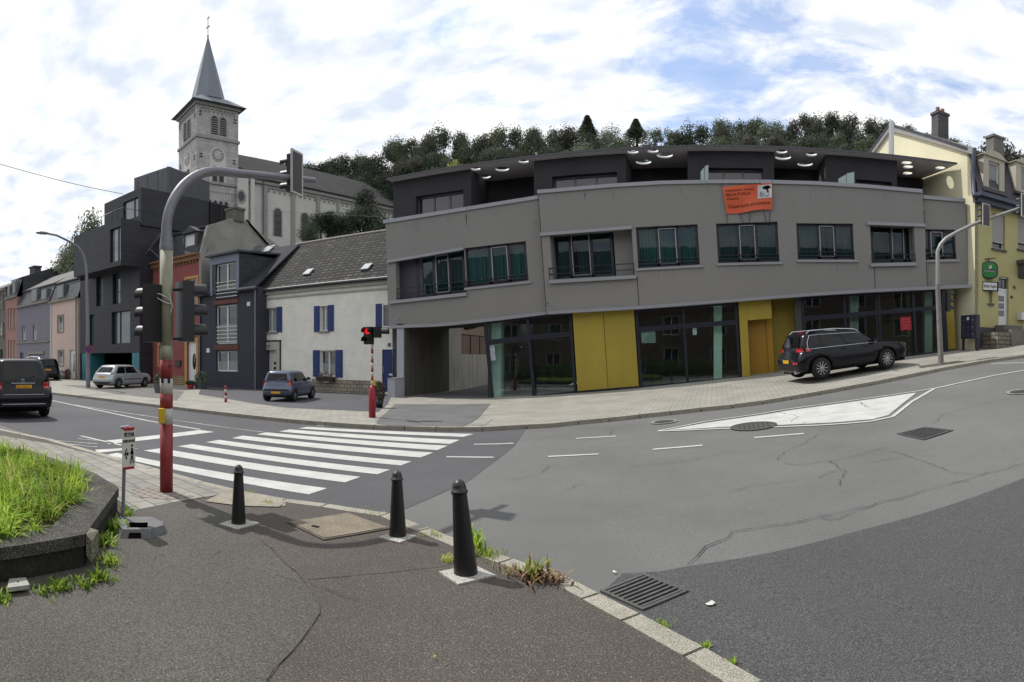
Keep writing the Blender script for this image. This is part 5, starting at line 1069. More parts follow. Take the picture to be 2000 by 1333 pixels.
mb = MB(); fbox(mb, fF, r[0] - .25, r[1] + .25, 1.2, r[2], .05, .55); fbox(mb, fF, r[0] - .25, r[1] + .6, 1.2, r[2] - .18, .55, .95); tag(mb.build('doorstep', mat('step_stone', C(130, 126, 120, .64), rough=.9, var=.2)), 'two grey stone steps below the white panelled door', 'steps')
# mansard, eaves, dormers, roof, chimneys
mb = MB(); mb.hexa([fF.p(0, zE + .1, .25), fF.p(13, zE + .1, .25), fF.p(13, zM, -.35), fF.p(0, zM, -.35), fF.p(0, zE + .1, -.4), fF.p(13, zE + .1, -.4), fF.p(13, zM, -.45), fF.p(0, zM, -.45)]); mb.build('mansard', brickmat('violet_slate', C(78, 74, 84, .72), C(62, 60, 70, .72), C(40, 38, 46, .7), .24, .11, .012, axes='DZ', rough=.6, bump=.7, var=.2), yh)
mb = MB(); fbox(mb, fF, -.1, 13, zE - .25, zE - .05, 0, .3); fbox(mb, fF, -.15, 13, zE - .05, zE + .09, 0, .5); mb.build('eaves_gutter', mat('slate_blue_zinc', C(74, 80, 98, .72), rough=.5, var=.2), yh)
mb = MB(); mb.prism([fF.p(-.15, zM, -.3), fF.p(13, zM, -.3), fF.p(13, zA, -5.5), fF.p(-.15, zA, -5.5)], (0, 0, .12)); mb.prism([fF.p(-.15, zA, -5.5), fF.p(13, zA, -5.5), fF.p(13, zM, -10.8), fF.p(-.15, zM, -10.8)], (0, 0, .12)); mb.build('roof', M_slate, yh)
mb = MB()
for (a, za), (b, zb_) in (((fG.L + .05, zM - .05), (fG.L / 2, zA)), ((fG.L / 2, zA), (-.1, zM - .1))):
    mb.hexa([fG.p(a, za - .22, .12), fG.p(b, zb_ - .22, .12), fG.p(b, zb_ + .06, .12), fG.p(a, za + .06, .12), fG.p(a, za - .22, -.02), fG.p(b, zb_ - .22, -.02), fG.p(b, zb_ + .06, -.02), fG.p(a, za + .06, -.02)])
mb.build('bargeboard', mat('grey_board', C(160, 160, 158, .66), rough=.7, var=.1), yh)
mb = MB(); mb.tube([fG.p(fG.L + .05, zM, .06), fG.p(fG.L - .05, zM - .9, .08), fG.p(fG.L + .05, zE + .1, .1), fG.p(fG.L + .25, zE - .1, .25)], .09, 8); mb.build('verge_pipe', MC['slate_blue_zinc'], yh)
def dormer(px0, y0, px1, y1):
    D = FR(XY(fF.p(0, 0, .12)), XY(fF.p(13, 0, .12))); q = D.rect(px0, y0, px1, y1); a0, a1, z0, z1 = q; w_ = a1 - a0
    inn = (a0 + w_ * .25, a1 - w_ * .25, z0 + .12, z1 - (z1 - z0) * .22); mb = MB(); holes_wall(mb, D, a0, a1, z0, z1 - .18, [inn], .12)
    for a in (a0, a1): mb.quad(D.p(a, z0), D.p(a, z1 - .18), D.p(a, z1 - .18, -1.6), D.p(a, z0, -1.6))
    arc = [D.p(a0 - .1, z1 - .18, .08)] + [D.p(a0 - .1 + (w_ + .2) * k / 10, z1 - .18 + .26 * math.sin(math.pi * k / 10), .08) for k in range(1, 10)] + [D.p(a1 + .1, z1 - .18, .08)]
    mb.prism(arc, D.n * -1.7); mb.build('dormer', mat('cream_stone', C(206, 200, 180, .66), rough=.8, var=.08), yh)
    window(D, yh, inn, M_wf, mv=(), dep=.1, pane=M_net, name='dormer_window')
    mb = MB(); fbox(mb, D, a0 - .08, a1 + .08, z0 - .1, z0 - .003, -.05, .12); mb.build('dormer_sill', dsill, yh)
dormer(1921, 300, 1962, 374); dormer(1984, 315, 2024, 380)
def chimney(px, py0, py1, wpx, parent, m, pots=2):
    r_ = rad(XY(fG.p(fG.L / 2, 0))) if px < 1900 else rad(XY(fF.p(6.5, 0, -4.7)))
    p = pt(px, py1, r_); top = pt(px, py0, r_); w_ = wpx / F * r_ / 2; mb = MB(); X = fF.d * w_; Yn = fF.n * w_ * .75
    for z0, z1, k in ((p.z - .6, top.z - .12, 1), (top.z - .12, top.z, 1.15)):
        q = [p - X * k + Yn * k, p + X * k + Yn * k, p + X * k - Yn * k, p - X * k - Yn * k]; mb.prism([Vector((v.x, v.y, z0)) for v in q], (0, 0, z1 - z0))
    ch = mb.build('chimney', m, parent)
    for i in range(pots):
        mb = MB(); c_ = top + X * ((i * 2 - 1) * .45 if pots > 1 else 0); mb.lathe([(.09, 0), (.1, .22), (.075, .25), (0, .25)], c_, 12); mb.build('chimney_pot', mat('terracotta', C(140, 100, 84, .66), rough=.9), ch)
M_cb = brickmat('chimney_brick', C(110, 106, 108, .66), C(96, 92, 96, .64), C(70, 68, 70, .6), .24, .1, .01, axes='DZ', var=.2)
chimney(1836, 222, 290, 27, yh, M_cb); chimney(1943, 268, 320, 28, yh, mat('rendered_chimney', C(130, 126, 120, .66), rough=.9, var=.2), 0)
mb = MB(); rr_ = 24.0; p0, p1 = pt(1741, 320, rr_), pt(1735, 237, rr_); mb.tube([p0, Vector((p0.x, p0.y, p1.z))], .11, 12); tag(mb.build('flue_pipe', mat('steel_flue', C(190, 192, 194, .75), rough=.3, metal=.8)), 'shiny steel flue pipe rising in front of the yellow gable', 'flue')
# mailbox panel
mz = lambda px, py: fG.at(px, py, .3)
a0, _ = mz(1881, 650); a1, _ = mz(1911, 650); _, z1 = mz(1896, 616); _, z0 = mz(1896, 662); zg = onG(1896, 678, KH).z
mp_ = thing('mailbox_panel', fG.p((a0 + a1) / 2, zg, .3), 'black bank of nine mailboxes on legs against the yellow gable', 'mailboxes')
mb = MB(); fbox(mb, fG, a0, a1, z0, z1, .22, .42); mb.build('cabinet', mat('mailbox_navy', C(28, 30, 44, .8), rough=.4), mp_)
for a in (a0, a1 - .08): mb = MB(); fbox(mb, fG, a, a + .08, .9, z0, .28, .36); mb.build('leg', MC['mailbox_navy'], mp_)
for i in range(3):
    for j in range(3):
        mb = MB(); a = a0 + (a1 - a0) * (.12 + .27 * i); z = z1 - .12 - (z1 - z0) * (.3 * j) ; fbox(mb, fG, a, a + (a1 - a0) * .22, z - (z1 - z0) * .24, z, .42, .43); bx2 = mb.build('mailbox_door', mat('mailbox_face', C(36, 38, 54, .8), rough=.35), mp_)
        mb = MB(); fbox(mb, fG, a + .06, a + .12, z - .09, z - .06, .43, .44); mb.build('name_slot', M_zinc, bx2)
mb = MB(); a = a0 + (a1 - a0) * .42; fbox(mb, fG, a, a + .12, z1 - .2, z1 - .08, .432, .436); mb.build('sticker', M_wf, mp_)
# hanging restaurant sign
sg = FR(XY(fG.p(fG.L - .3, 0, .05)), XY(fG.p(fG.L - .3, 0, .05) + Vector((1, -.12, 0))))
hs_ = thing('hanging_sign', sg.p(0, 4, 0), 'green oval beer sign above white name sign on a black bracket, yellow house', 'sign')
M_bk = mat('black_metal', C(24, 24, 26, .8), rough=.45)
p0, p1 = sg.at(1911, 505), sg.at(1914, 571); mb = MB(); fbox(mb, sg, p0[0] - .04, p0[0] + .04, p1[1], p0[1], -.04, .04); mb.tube([sg.p(p0[0], p0[1] - .05), sg.p(sg.at(1944, 503)[0], p0[1] + .05)], .02, 6); mb.tube([sg.p(sg.at(1931, 505)[0], p0[1]), sg.p(sg.at(1931, 513)[0], sg.at(1931, 514)[1])], .02, 6); mb.build('bracket', M_bk, hs_)
def superell(cx, cz, rx, rz, n, e=3.2, N_=32): return [sg.p(cx + rx * math.copysign(abs(math.cos(6.2832 * k / N_)) ** (2 / e), math.cos(6.2832 * k / N_)), cz + rz * math.copysign(abs(math.sin(6.2832 * k / N_)) ** (2 / e), math.sin(6.2832 * k / N_)), n) for k in range(N_)]
a0, b0 = sg.at(1916, 529), sg.at(1948, 529); cz = b0[1]; cx = (a0[0] + b0[0]) / 2; rx = (b0[0] - a0[0]) / 2; rz = (sg.at(1931, 513)[1] - sg.at(1931, 546)[1]) / 2
mb = MB(); mb.prism(superell(cx, cz, rx, rz, .08), sg.n * -.16); gs = mb.build('green_sign', M_bk, hs_)
mb = MB(); mb.prism(superell(cx - .02, cz, rx * .86, rz * .88, .085), sg.n * .005); mb.build('sign_rim', M_zinc, gs)
mb = MB(); mb.prism(superell(cx - .02, cz, rx * .80, rz * .83, .092), sg.n * .005); mb.build('sign_face', mat('sign_green', C(20, 128, 56, .85), rough=.35), gs)
mb = MB(); mb.prism([sg.p(cx + x * rx, cz + z * rz, .10) for x, z in ((-.75, -.05), (.7, .05), (.7, -.22), (-.75, -.28))], sg.n * .004); mb.build('name_band', M_bk, gs)
text('BOFFERDING', sg.p(cx - rx * .72, cz - rz * .23, .106), sg.d, (0, 0, 1), rz * .22, M_wf, gs, width=rx * 1.38)
mb = MB(); mb.prism([sg.p(cx + x * rx, cz + z * rz, .10) for x, z in ((-.22, .55), (.22, .55), (.2, .25), (0, .08), (-.2, .25))], sg.n * .004); mb.build('crest', mat('crest_silver', C(200, 196, 190, .8), rough=.5), gs)
mb = MB(); mb.prism([sg.p(cx + x * rx, cz + z * rz, .106) for x, z in ((-.2, .53), (.02, .53), (-.16, .26))], sg.n * .003); mb.build('crest_field', mat('crest_red', C(140, 50, 44, .8), rough=.5), gs)
a0, b0 = sg.at(1918, 560), sg.at(1949, 560); zt_, zb_ = sg.at(1933, 551)[1], sg.at(1933, 569)[1]
mb = MB(); fbox(mb, sg, a0[0], b0[0], zb_, zt_, -.07, .07); ns = mb.build('name_sign', M_bk, hs_)
mb = MB(); fbox(mb, sg, a0[0] + .03, b0[0] - .07, zb_ + .04, zt_ - .04, .07, .075); mb.build('sign_face', M_wf, ns)
text('Bella Puglia', sg.p(a0[0] + .05, (zb_ + zt_) / 2 - .05, .08), sg.d, (0, 0, 1), .17, M_black, ns, width=(b0[0] - a0[0] - .14))
mb = MB(); q = fF.rect(1987, 612, 2002, 626); fbox(mb, fF, *q, 0, .25); tag(mb.build('meter_box', M_wf), 'white meter box on the yellow house wall at the right edge', 'meter box')
mb = MB(); fbox(mb, fF, *fF.rect(1974, 578, 1977, 583), 0, .04); mb.build('doorbell', M_bk, yh)
text('90', fF.p(fF.at(1977, 564)[0], fF.at(1977, 565)[1], .02), fF.d, (0, 0, 1), .22, M_bk, yh, 'house_number')
mb = MB(); q = fF.rect(1985, 514, 2040, 521); fbox(mb, fF, *q, 0, .9); z_ = q[2]; mb.prism([fF.p(q[0] + .1, z_, 0), fF.p(q[0] + .1, z_, .8), fF.p(q[0] + .1, z_ - .6, 0)], fF.d * 2); mb.build('bay_base', dsill, yh)
# ------------------------------------------------------------------ church on the slope
def hill(x, y):
    r = math.hypot(x, y); a = math.degrees(math.atan2(x, y))
    k = min(max((a + 70) / 16, 0), 1); k = k * k * (3 - 2 * k)
    if r < 25: z = .5
    elif r < 80: z = .5 + .19 * (r - 25)
    elif r < 112: z = 10.95 + (r - 80) / 32 * 17
    else: z = 27.95 + (r - 112) * .12
    s = min(max((y - 28) / 12, 0), 1)
    return z * (0.18 + .82 * k) * s + g(x, y) * (1 - s) - .3
mb = MB(); nx, ny = 90, 50; vs = [(-170 + 340 * i / nx, 30 + 200 * j / ny) for j in range(ny + 1) for i in range(nx + 1)]
mb.add([(x, y, hill(x, y)) for x, y in vs], [(j * (nx + 1) + i, j * (nx + 1) + i + 1, (j + 1) * (nx + 1) + i + 1, (j + 1) * (nx + 1) + i) for j in range(ny) for i in range(nx)], 0, True)
struct(mb.build('hill', mat('hill_grass', C(70, 84, 50, .5), rough=.95, var=.4, vs=.15)))
a0 = az(384); C0 = Vector((math.sin(a0) * 66, math.cos(a0) * 66, 0)); e1 = Vector((math.sin(R(14.9)), math.cos(R(14.9)), 0)); e2 = Vector((-e1.y, e1.x, 0))
S = 5.35
ch = thing('church', C0 + Vector((0, 0, 12)), 'grey stone church with clock tower, slate spire and long nave on the slope', 'church')
M_st = brickmat('tower_stone', C(198, 194, 190, .7), C(182, 180, 178, .68), C(164, 162, 160, .64), .9, .4, .02, axes='DZ', var=.12, bump=.2)
M_rend = mat('church_render', C(214, 212, 206, .74), rough=.9, var=.1, vs=.4)
M_trimst = mat('church_trim_stone', C(170, 168, 164, .66), rough=.9, var=.15)
M_sp = mat('spire_slate', C(128, 134, 144, .66), rough=.6, var=.12, vs=.5, stretch=(1, 1, .3), metal=.2)
M_louv = mat('louvre', C(70, 68, 74, .6), rough=.8); M_chg = mat('church_glass', C(40, 44, 50, .6), rough=.2)
T1 = FR(XY(C0), XY(C0 + e1 * S)); T2 = FR(XY(C0 + e2 * S), XY(C0))         # right and left faces
ze = T1.at(425, 205)[1]; zs1 = T1.at(430, 275)[1]; zs2 = T1.at(430, 362)[1]; zb_ = 12
mb = MB(); base = [C0, C0 + e1 * S, C0 + e1 * S + e2 * S, C0 + e2 * S]
mb.prism([Vector((p.x, p.y, zb_)) for p in base], (0, 0, ze - zb_)); mb.build('tower', M_st, ch)
def ring(z, h, o, m, nm='string_course'):
    c = C0 + (e1 + e2) * S / 2; q = [c + (p - c) * (1 + 2 * o / S) for p in base]; mb = MB(); mb.prism([Vector((p.x, p.y, z)) for p in q], (0, 0, h)); return mb.build(nm, m, ch)
ring(zs1, .3, .15, M_trimst); ring(zs2, .3, .18, M_trimst); ring(ze - .35, .35, .22, M_trimst, 'cornice')
cc = C0 + (e1 + e2) * S / 2
zt = T1.at(384, 183)[1]; sr = [pt(399, 72, rad(cc))][0].z
def pyr(q, z0, q1, z1, m, nm, par=ch):
    mb = MB(); A = [Vector((p.x, p.y, z0)) for p in q]; B = [Vector((p.x, p.y, z1)) for p in q1]; n = len(A)
    mb.add(A + B, [tuple(range(n)), tuple(range(n, 2 * n))] + [(i, (i + 1) % n, n + (i + 1) % n, n + i) for i in range(n)]); return mb.build(nm, m, par)
sq = lambda k: [cc + (p - cc) * k for p in base]
rf_ = pyr(sq(1.28), ze - .02, sq(.66), ze + 1.25, M_sp, 'tower_roof')
def octo(r): return [cc + (e1 * math.cos(R(22.5 + 45 * k)) + e2 * math.sin(R(22.5 + 45 * k))) * r for k in range(8)]
pyr(octo(S * .40), ze + 1.2, octo(.06), sr, M_sp, 'spire')
mb = MB(); z1 = pt(399, 36, rad(cc)).z; mb.tube([(cc.x, cc.y, sr - .3), (cc.x, cc.y, z1)], .05, 6); mb.lathe([(0, -.16), (.16, 0), (0, .16)], (cc.x, cc.y, sr + .1), 10); z2 = (sr + z1) / 2
mb.hexa([(cc.x - .35, cc.y - .03, z2), (cc.x + .35, cc.y - .03, z2), (cc.x + .35, cc.y - .03, z2 + .12), (cc.x - .35, cc.y - .03, z2 + .12), (cc.x - .35, cc.y + .03, z2), (cc.x + .35, cc.y + .03, z2), (cc.x + .35, cc.y + .03, z2 + .12), (cc.x - .35, cc.y + .03, z2 + .12)])
mb.poly([(cc.x - .3, cc.y, z1), (cc.x + .2, cc.y, z1 - .1), (cc.x + .35, cc.y, z1 + .25), (cc.x, cc.y, z1 + .12)]); mb.build('weathercock', M_zinc, ch)
def arch(f, a, z0, z1, w_, n, d, m, nm, par, frame=None, N_=10):
    pts = [f.p(a - w_, z0, n), f.p(a + w_, z0, n)] + [f.p(a + w_ * math.cos(math.pi * k / N_), z1 - w_ + w_ * math.sin(math.pi * k / N_), n) for k in range(N_ + 1)]
    mb = MB(); mb.prism(pts, f.n * -d); o = mb.build(nm, m, par)
    if frame:
        mb = MB(); W2 = w_ * 1.28; 
        out = [f.p(a - W2, z0, n + .05)] + [f.p(a - W2 * math.cos(math.pi * k / N_), z1 - w_ + W2 * math.sin(math.pi * k / N_), n + .05) for k in range(N_ + 1)] + [f.p(a + W2, z0, n + .05)]
        inn = [f.p(a - w_, z0, n + .05)] + [f.p(a - w_ * math.cos(math.pi * k / N_), z1 - w_ + w_ * math.sin(math.pi * k / N_), n + .05) for k in range(N_ + 1)] + [f.p(a + w_, z0, n + .05)]
        for k in range(len(out) - 1): q = [out[k], out[k + 1], inn[k + 1], inn[k]]; mb.hexa(q + [p - f.n * .1 for p in q])
        mb.build('arch_moulding', frame, o)
    return o
for f, fl in ((T1, 0), (T2, 1)):
    mid = S / 2
    zA0, zA1 = T1.at(427, 264)[1], T1.at(427, 229)[1]
    for s_ in (-1, 1):
        o = arch(f, mid + s_ * .55 + (.1 if not fl else 0), zA0, zA1, .40, .03, .1, M_louv, 'belfry_window', ch, M_trimst)
        mb = MB()
        for k in range(7): z = zA0 + (zA1 - zA0) * (k + .5) / 8; fbox(mb, f, mid + s_ * .55 + (.1 if not fl else 0) - .38, mid + s_ * .55 + (.1 if not fl else 0) + .38, z, z + .07, .03, .09)
        mb.build('louvres', M_trimst, o)
    # corbel frieze
    mb = MB(); zc = ze - 1.0
    for k in range(9): a = .55 + (S - 1.1) * k / 8; fbox(mb, f, a - .1, a + .1, zc, zc + .35, 0, .1)
    fbox(mb, f, .4, S - .4, zc + .35, zc + .5, 0, .12); mb.build('corbel_frieze', M_trimst, ch)
    # clock niche
    o = arch(f, mid, T1.at(425, 362)[1] + .35, T1.at(425, 288)[1], 1.05, .02, .06, M_rend, 'clock_niche', ch)
    cz = T1.at(425, 303)[1]; mb = MB(); pts = [f.p(mid + .78 * math.cos(k * .2618), cz + .78 * math.sin(k * .2618), .05) for k in range(24)]; mb.prism(pts, f.n * -.03); ck = mb.build('clock_face', mat('clock_stone', C(160, 158, 156, .64), rough=.8), ch)
    mb = MB(); pts = [f.p(mid + .5 * math.cos(k * .2618), cz + .5 * math.sin(k * .2618), .07) for k in range(24)]; mb.prism(pts, f.n * -.03); mb.build('dial_centre', mat('clock_grey', C(190, 190, 190, .7), rough=.8), ck)
    mb = MB()
    for k in range(12): a_ = k * math.pi / 6; p = f.p(mid + .63 * math.cos(a_), cz + .63 * math.sin(a_), .06); mb.tube([p, f.p(mid + .74 * math.cos(a_), cz + .74 * math.sin(a_), .06)], .025, 4)
    for a_, L_ in ((R(40), .5), (R(215), .38)): mb.tube([f.p(mid, cz, .1), f.p(mid + L_ * math.cos(a_), cz + L_ * math.sin(a_), .1)], .05, 4)
    mb.build('hands', M_wf, ck)
    for s_ in (-1, 1): arch(f, mid + s_ * .42, T1.at(425, 356)[1], T1.at(425, 326)[1], .28, .05, .06, M_louv, 'twin_window', ch, M_trimst)
    for k in range(4): arch(f, mid - 1.05 + k * .7, T1.at(435, 414)[1], T1.at(435, 394)[1], .2, .03, .06, M_louv, 'gallery_window', ch, M_trimst)
    mb = MB(); zc = T1.at(430, 378)[1]
    for k in range(12): a = .5 + (S - 1.0) * k / 11; fbox(mb, f, a - .08, a + .08, zc, zc + .2, 0, .08)
    mb.build('corbel_frieze', M_trimst, ch)
    mb = MB()                                       # iron wall anchors
    for a, z in ((.45, ze - 1.3), (S - .45, ze - 1.5), (.55, zs1 - 2.0), (S - .6, zs1 - 2.2)):
        fbox(mb, f, a - .22, a + .22, z + .16, z + .22, 0, .06); fbox(mb, f, a - .22, a + .22, z - .22, z - .16, 0, .06); fbox(mb, f, a - .04, a + .04, z - .16, z + .16, 0, .06)
    mb.build('wall_anchors', M_darkf, ch)
# nave
L1 = T1.at(466, 0)[0]; L2_ = 34.0; znv = T1.at(640, 379)[1]; n_off = .25
Nv = FR(XY(C0 + e1 * L1 - e2 * n_off), XY(C0 + e1 * (L1 + L2_) - e2 * n_off))
mb = MB(); q = [Nv.p(0, 9), Nv.p(Nv.L, 9), Nv.p(Nv.L, 9, -13), Nv.p(0, 9, -13)]; mb.prism(q, (0, 0, znv - 9)); mb.build('nave_wall', M_rend, ch)
def rz_at(px, py, n):  return Nv.at(px, py, n)[1]
zr_ = rz_at(640, 341, -6.5)
mb = MB(); mb.prism([Nv.p(-.3, znv - .1, .5), Nv.p(Nv.L + .3, znv - .1, .5), Nv.p(Nv.L + .3, zr_, -6.5), Nv.p(-.3, zr_, -6.5)], (0, 0, .15)); mb.prism([Nv.p(-.3, zr_, -6.5), Nv.p(Nv.L + .3, zr_, -6.5), Nv.p(Nv.L + .3, znv, -13.5), Nv.p(-.3, znv, -13.5)], (0, 0, .15))
for a in (0, Nv.L): mb.prism([Nv.p(a, znv, 0), Nv.p(a, zr_, -6.5), Nv.p(a, znv, -13)], e1 * .1)
mb.build('nave_roof', mat('nave_slate', C(80, 78, 80, .5), rough=.95, spec=.2, var=.2, vs=.5), ch)
mb = MB(); fbox(mb, Nv, 0, Nv.L, znv - .5, znv - .12, 0, .35); mb.build('nave_cornice', M_trimst, ch)
zsill = Nv.at(542, 462)[1]; ztop_ = Nv.at(542, 408)[1]
for pxs in ((513, 521), (568, 575), (617, 623), (657, 662), (697, 701)):
    a0_, a1_ = Nv.at(pxs[0], 0)[0], Nv.at(pxs[1], 0)[0]; mb = MB(); fbox(mb, Nv, a0_, a1_, 10, znv - .5, 0, .22); mb.build('pilaster', M_trimst, ch)
mb = MB(); aA = Nv.at(521, 0)[0]; k = 0; a = aA + .3
while a < Nv.L: fbox(mb, Nv, a - .14, a + .14, znv - 1.25, znv - .85, 0, .12); a += .75
fbox(mb, Nv, aA, Nv.L, znv - .85, znv - .5, 0, .16); mb.build('corbel_frieze', M_trimst, ch)
for px in (542, 595, 644, 682):
    a = Nv.at(px, 0)[0]; o = arch(Nv, a, zsill, ztop_, .52, .02, .05, M_chg, 'nave_window', ch, M_trimst)
    mb = MB()
    for k in range(1, 4): z = zsill + (ztop_ - zsill) * k / 4; fbox(mb, Nv, a - .5, a + .5, z, z + .05, .02, .06)
    mb.build('glazing_bars', M_darkf, o)
# stair turret between tower and nave with round window
a0_, a1_ = Nv.at(467, 0, .6)[0], Nv.at(486, 0, .6)[0]; mb = MB(); fbox(mb, Nv, a0_, a1_, 9, znv + .3, 0, .5); fbox(mb, Nv, Nv.at(486, 0)[0], Nv.at(493, 0)[0], 9, znv - .2, 0, .55); mb.build('stair_turret', M_rend, ch)
cz = Nv.at(470, 384, .5)[1]; ca = Nv.at(471, 384, .5)[0]; mb = MB(); mb.prism([Nv.p(ca + .42 * math.cos(k * .2618), cz + .55 * math.sin(k * .2618), .53) for k in range(24)], Nv.n * -.02); o = mb.build('round_window', M_chg, ch)
mb = MB(); q_ = [(Nv.p(ca + r_ * math.cos(k * .2618), cz + r_ * 1.3 * math.sin(k * .2618), .56)) for r_ in (.44, .62) for k in range(24)]; mb.add(q_, [(k, (k + 1) % 24, 24 + (k + 1) % 24, 24 + k) for k in range(24)]); mb.build('round_moulding', M_trimst, o)
mb = MB(); mb.tube([Nv.p(Nv.at(512, 0)[0], 10, .3), Nv.p(Nv.at(512, 0)[0], znv - .6, .3), Nv.p(Nv.at(512, 0)[0] - .1, znv - .2, .5)], .08); mb.build('downpipe', M_zinc, ch)

# ------------------------------------------------------------------ trees
M_bark = mat('bark', C(84, 74, 66, .6), rough=.95, var=.3, vs=6)
LM = [leafmat('leaf_%s' % n, C(*c, 1.0)) for n, c in (('dark_green', (74, 84, 68)), ('dull_green', (96, 106, 84)), ('grey_green', (112, 118, 102)), ('brown_green', (86, 84, 78)), ('deep_green', (58, 68, 58)), ('yellow_green', (160, 166, 90)))]
def crown_mesh(seed, n, leaf, kind, mats):
    rn = random.Random(seed); mb = MB(); H = 1.0
    if kind == 'conifer':
        for k in range(n):
            z = rn.random() if rn.random() < .8 else rn.uniform(.8, 1); r = (1 - z) * .46 * (0.92 + .08 * math.sin(z * 40)) * math.sqrt(rn.random()) + .002; a = rn.uniform(0, 6.283)
            c = Vector((r * math.cos(a), r * math.sin(a), z)); o = Vector((math.cos(a), math.sin(a), -.35)); s_ = leaf * rn.uniform(.6, 1.3); t_ = Vector((-math.sin(a), math.cos(a), 0))
            mb.add([c - t_ * s_ * .4, c + o * s_, c + t_ * s_ * .4], [(0, 1, 2)], rn.randrange(len(mats)))
    else:
        blobs = []
        for i in range(16 if kind != 'thin' else 22):
            a = rn.uniform(0, 6.283); z = rn.uniform(.28, .86); rr_ = .30 * math.sqrt(max(.05, 1 - ((z - .52) / .46) ** 2)) * rn.uniform(.4, 1.15)
            blobs.append((Vector((rr_ * math.cos(a), rr_ * math.sin(a), z)), rn.uniform(.10, .19) * (1 if kind != 'thin' else .6), rn.randrange(len(mats))))
        blobs.append((Vector((0, 0, .86)), .13, 0))
        for k in range(n):
            c, r, mi = blobs[rn.randrange(len(blobs))]; v = Vector((rn.gauss(0, 1), rn.gauss(0, 1), rn.gauss(0, 1))).normalized() * (rn.random() ** .35) * r * rn.uniform(.75, 1.3)
            q = c + Vector((v.x, v.y, v.z * .85)); nrm = (v.normalized() * 2.2 + Vector((rn.gauss(0, .35), rn.gauss(0, .35), rn.gauss(.2, .35)))).normalized()
            b = nrm.orthogonal().normalized(); b.rotate(Matrix.Rotation(rn.uniform(0, 6.28), 3, nrm)); c2 = nrm.cross(b); s_ = leaf * rn.uniform(.5, 1.4)
            mb.add([q - b * s_, q - c2 * s_ * .6, q + b * s_, q + c2 * s_ * .6], [(0, 1, 2, 3)], mi if rn.random() < .75 else rn.randrange(len(mats)))
    me = bpy.data.meshes.new('crown'); me.from_pydata([tuple(v) for v in mb.v], [], mb.f)
    for m_ in mats: me.materials.append(m_)
    me.polygons.foreach_set('material_index', mb.m); me.update(); return me
def trunk_mesh(seed, conifer=False):
    rn = random.Random(seed); mb = MB(); mb.tube([(0, 0, 0), (.01, 0, .3), (-.01, .01, .6), (0, 0, .85 if not conifer else .97)], [.028, .022, .013, .003], 7)
    if not conifer:
        for k in range(7):
            a = rn.uniform(0, 6.28); z = rn.uniform(.25, .6); L_ = rn.uniform(.15, .28); mb.tube([(0, 0, z), (math.cos(a) * L_ * .5, math.sin(a) * L_ * .5, z + L_ * .5), (math.cos(a) * L_, math.sin(a) * L_, z + L_ * .9)], [.012, .008, .002], 5)
    me = bpy.data.meshes.new('trunk'); me.from_pydata([tuple(v) for v in mb.v], [], mb.f); me.materials.append(M_bark); me.update(); return me
VAR = {}
def variant(key, *a):
    if key not in VAR: VAR[key] = crown_mesh(*a)
    return VAR[key]
TRK = [trunk_mesh(3), trunk_mesh(9), trunk_mesh(4, True)]
def tree(name, px, py, r, h, wd, crown, trunk, label, group=None, rot=0, zb=None, cat='tree'):
    top = pt(px, py, r); base = Vector((top.x, top.y, top.z - h if zb is None else zb)); h = top.z - base.z
    t = thing(name, base, label, cat, group, rot)
    for nm, me in (('crown', crown), ('trunk', trunk)):
        o = bpy.data.objects.new(nm, me); col.objects.link(o); o.parent = t; o.scale = (wd / .9, wd / .9, h)
    return t
B = [lambda: variant('b0', 11, 15000, .0125, 'b', [LM[3], LM[0], LM[4]]), lambda: variant('b1', 23, 15000, .0125, 'b', [LM[0], LM[1], LM[3]]), lambda: variant('b2', 37, 15000, .0125, 'b', [LM[1], LM[2], LM[0]]), lambda: variant('b3', 41, 14000, .0125, 'b', [LM[2], LM[1]]), lambda: variant('b4', 59, 15000, .0125, 'b', [LM[3], LM[4], LM[0]])]
CON = variant('con', 7, 9000, .016, 'conifer', [LM[1], LM[0], LM[2]]); THIN = variant('thin', 8, 3000, .014, 'thin', [LM[2], LM[1]])
ORD = ['first', 'second', 'third', 'fourth', 'fifth', 'sixth', 'seventh', 'eighth', 'ninth', 'tenth', 'eleventh', 'twelfth', 'thirteenth', 'fourteenth', 'fifteenth', 'sixteenth', 'seventeenth', 'eighteenth', 'nineteenth', 'twentieth', 'twenty first', 'twenty second', 'twenty third', 'twenty fourth', 'twenty fifth', 'twenty sixth', 'twenty seventh', 'twenty eighth', 'twenty ninth', 'thirtieth', 'thirty first', 'thirty second', 'thirty third', 'thirty fourth']
front = [(606, 318, 4, 8), (640, 314, 0, 9), (672, 300, 4, 10), (705, 303, 0, 11), (738, 298, 4, 12), (770, 274, 0, 13), (805, 266, 1, 13), (838, 258, 2, 14), (868, 246, 1, 15), (900, 252, 2, 15), (935, 264, 1, 14), (972, 246, 2, 15), (1008, 243, 1, 15), (1044, 247, 2, 14), (1082, 248, 1, 14),
         (1110, 240, 0, 15), (1183, 254, 3, 12), (1210, 268, 2, 11), (1340, 256, 1, 13), (1372, 238, 1, 15), (1405, 226, 2, 16), (1445, 232, 1, 15), (1480, 228, 2, 15), (1515, 232, 3, 15), (1550, 228, 4, 15), (1588, 222, 1, 15), (1626, 213, 0, 16), (1664, 218, 4, 16), (1700, 224, 0, 15), (1740, 236, 4, 14), (1775, 240, 0, 14), (1812, 258, 3, 12), (1858, 268, 4, 11)]
rn = random.Random(77)
KD = ['dark brownish', 'dark green', 'dull green', 'pale grey green', 'dark shady']
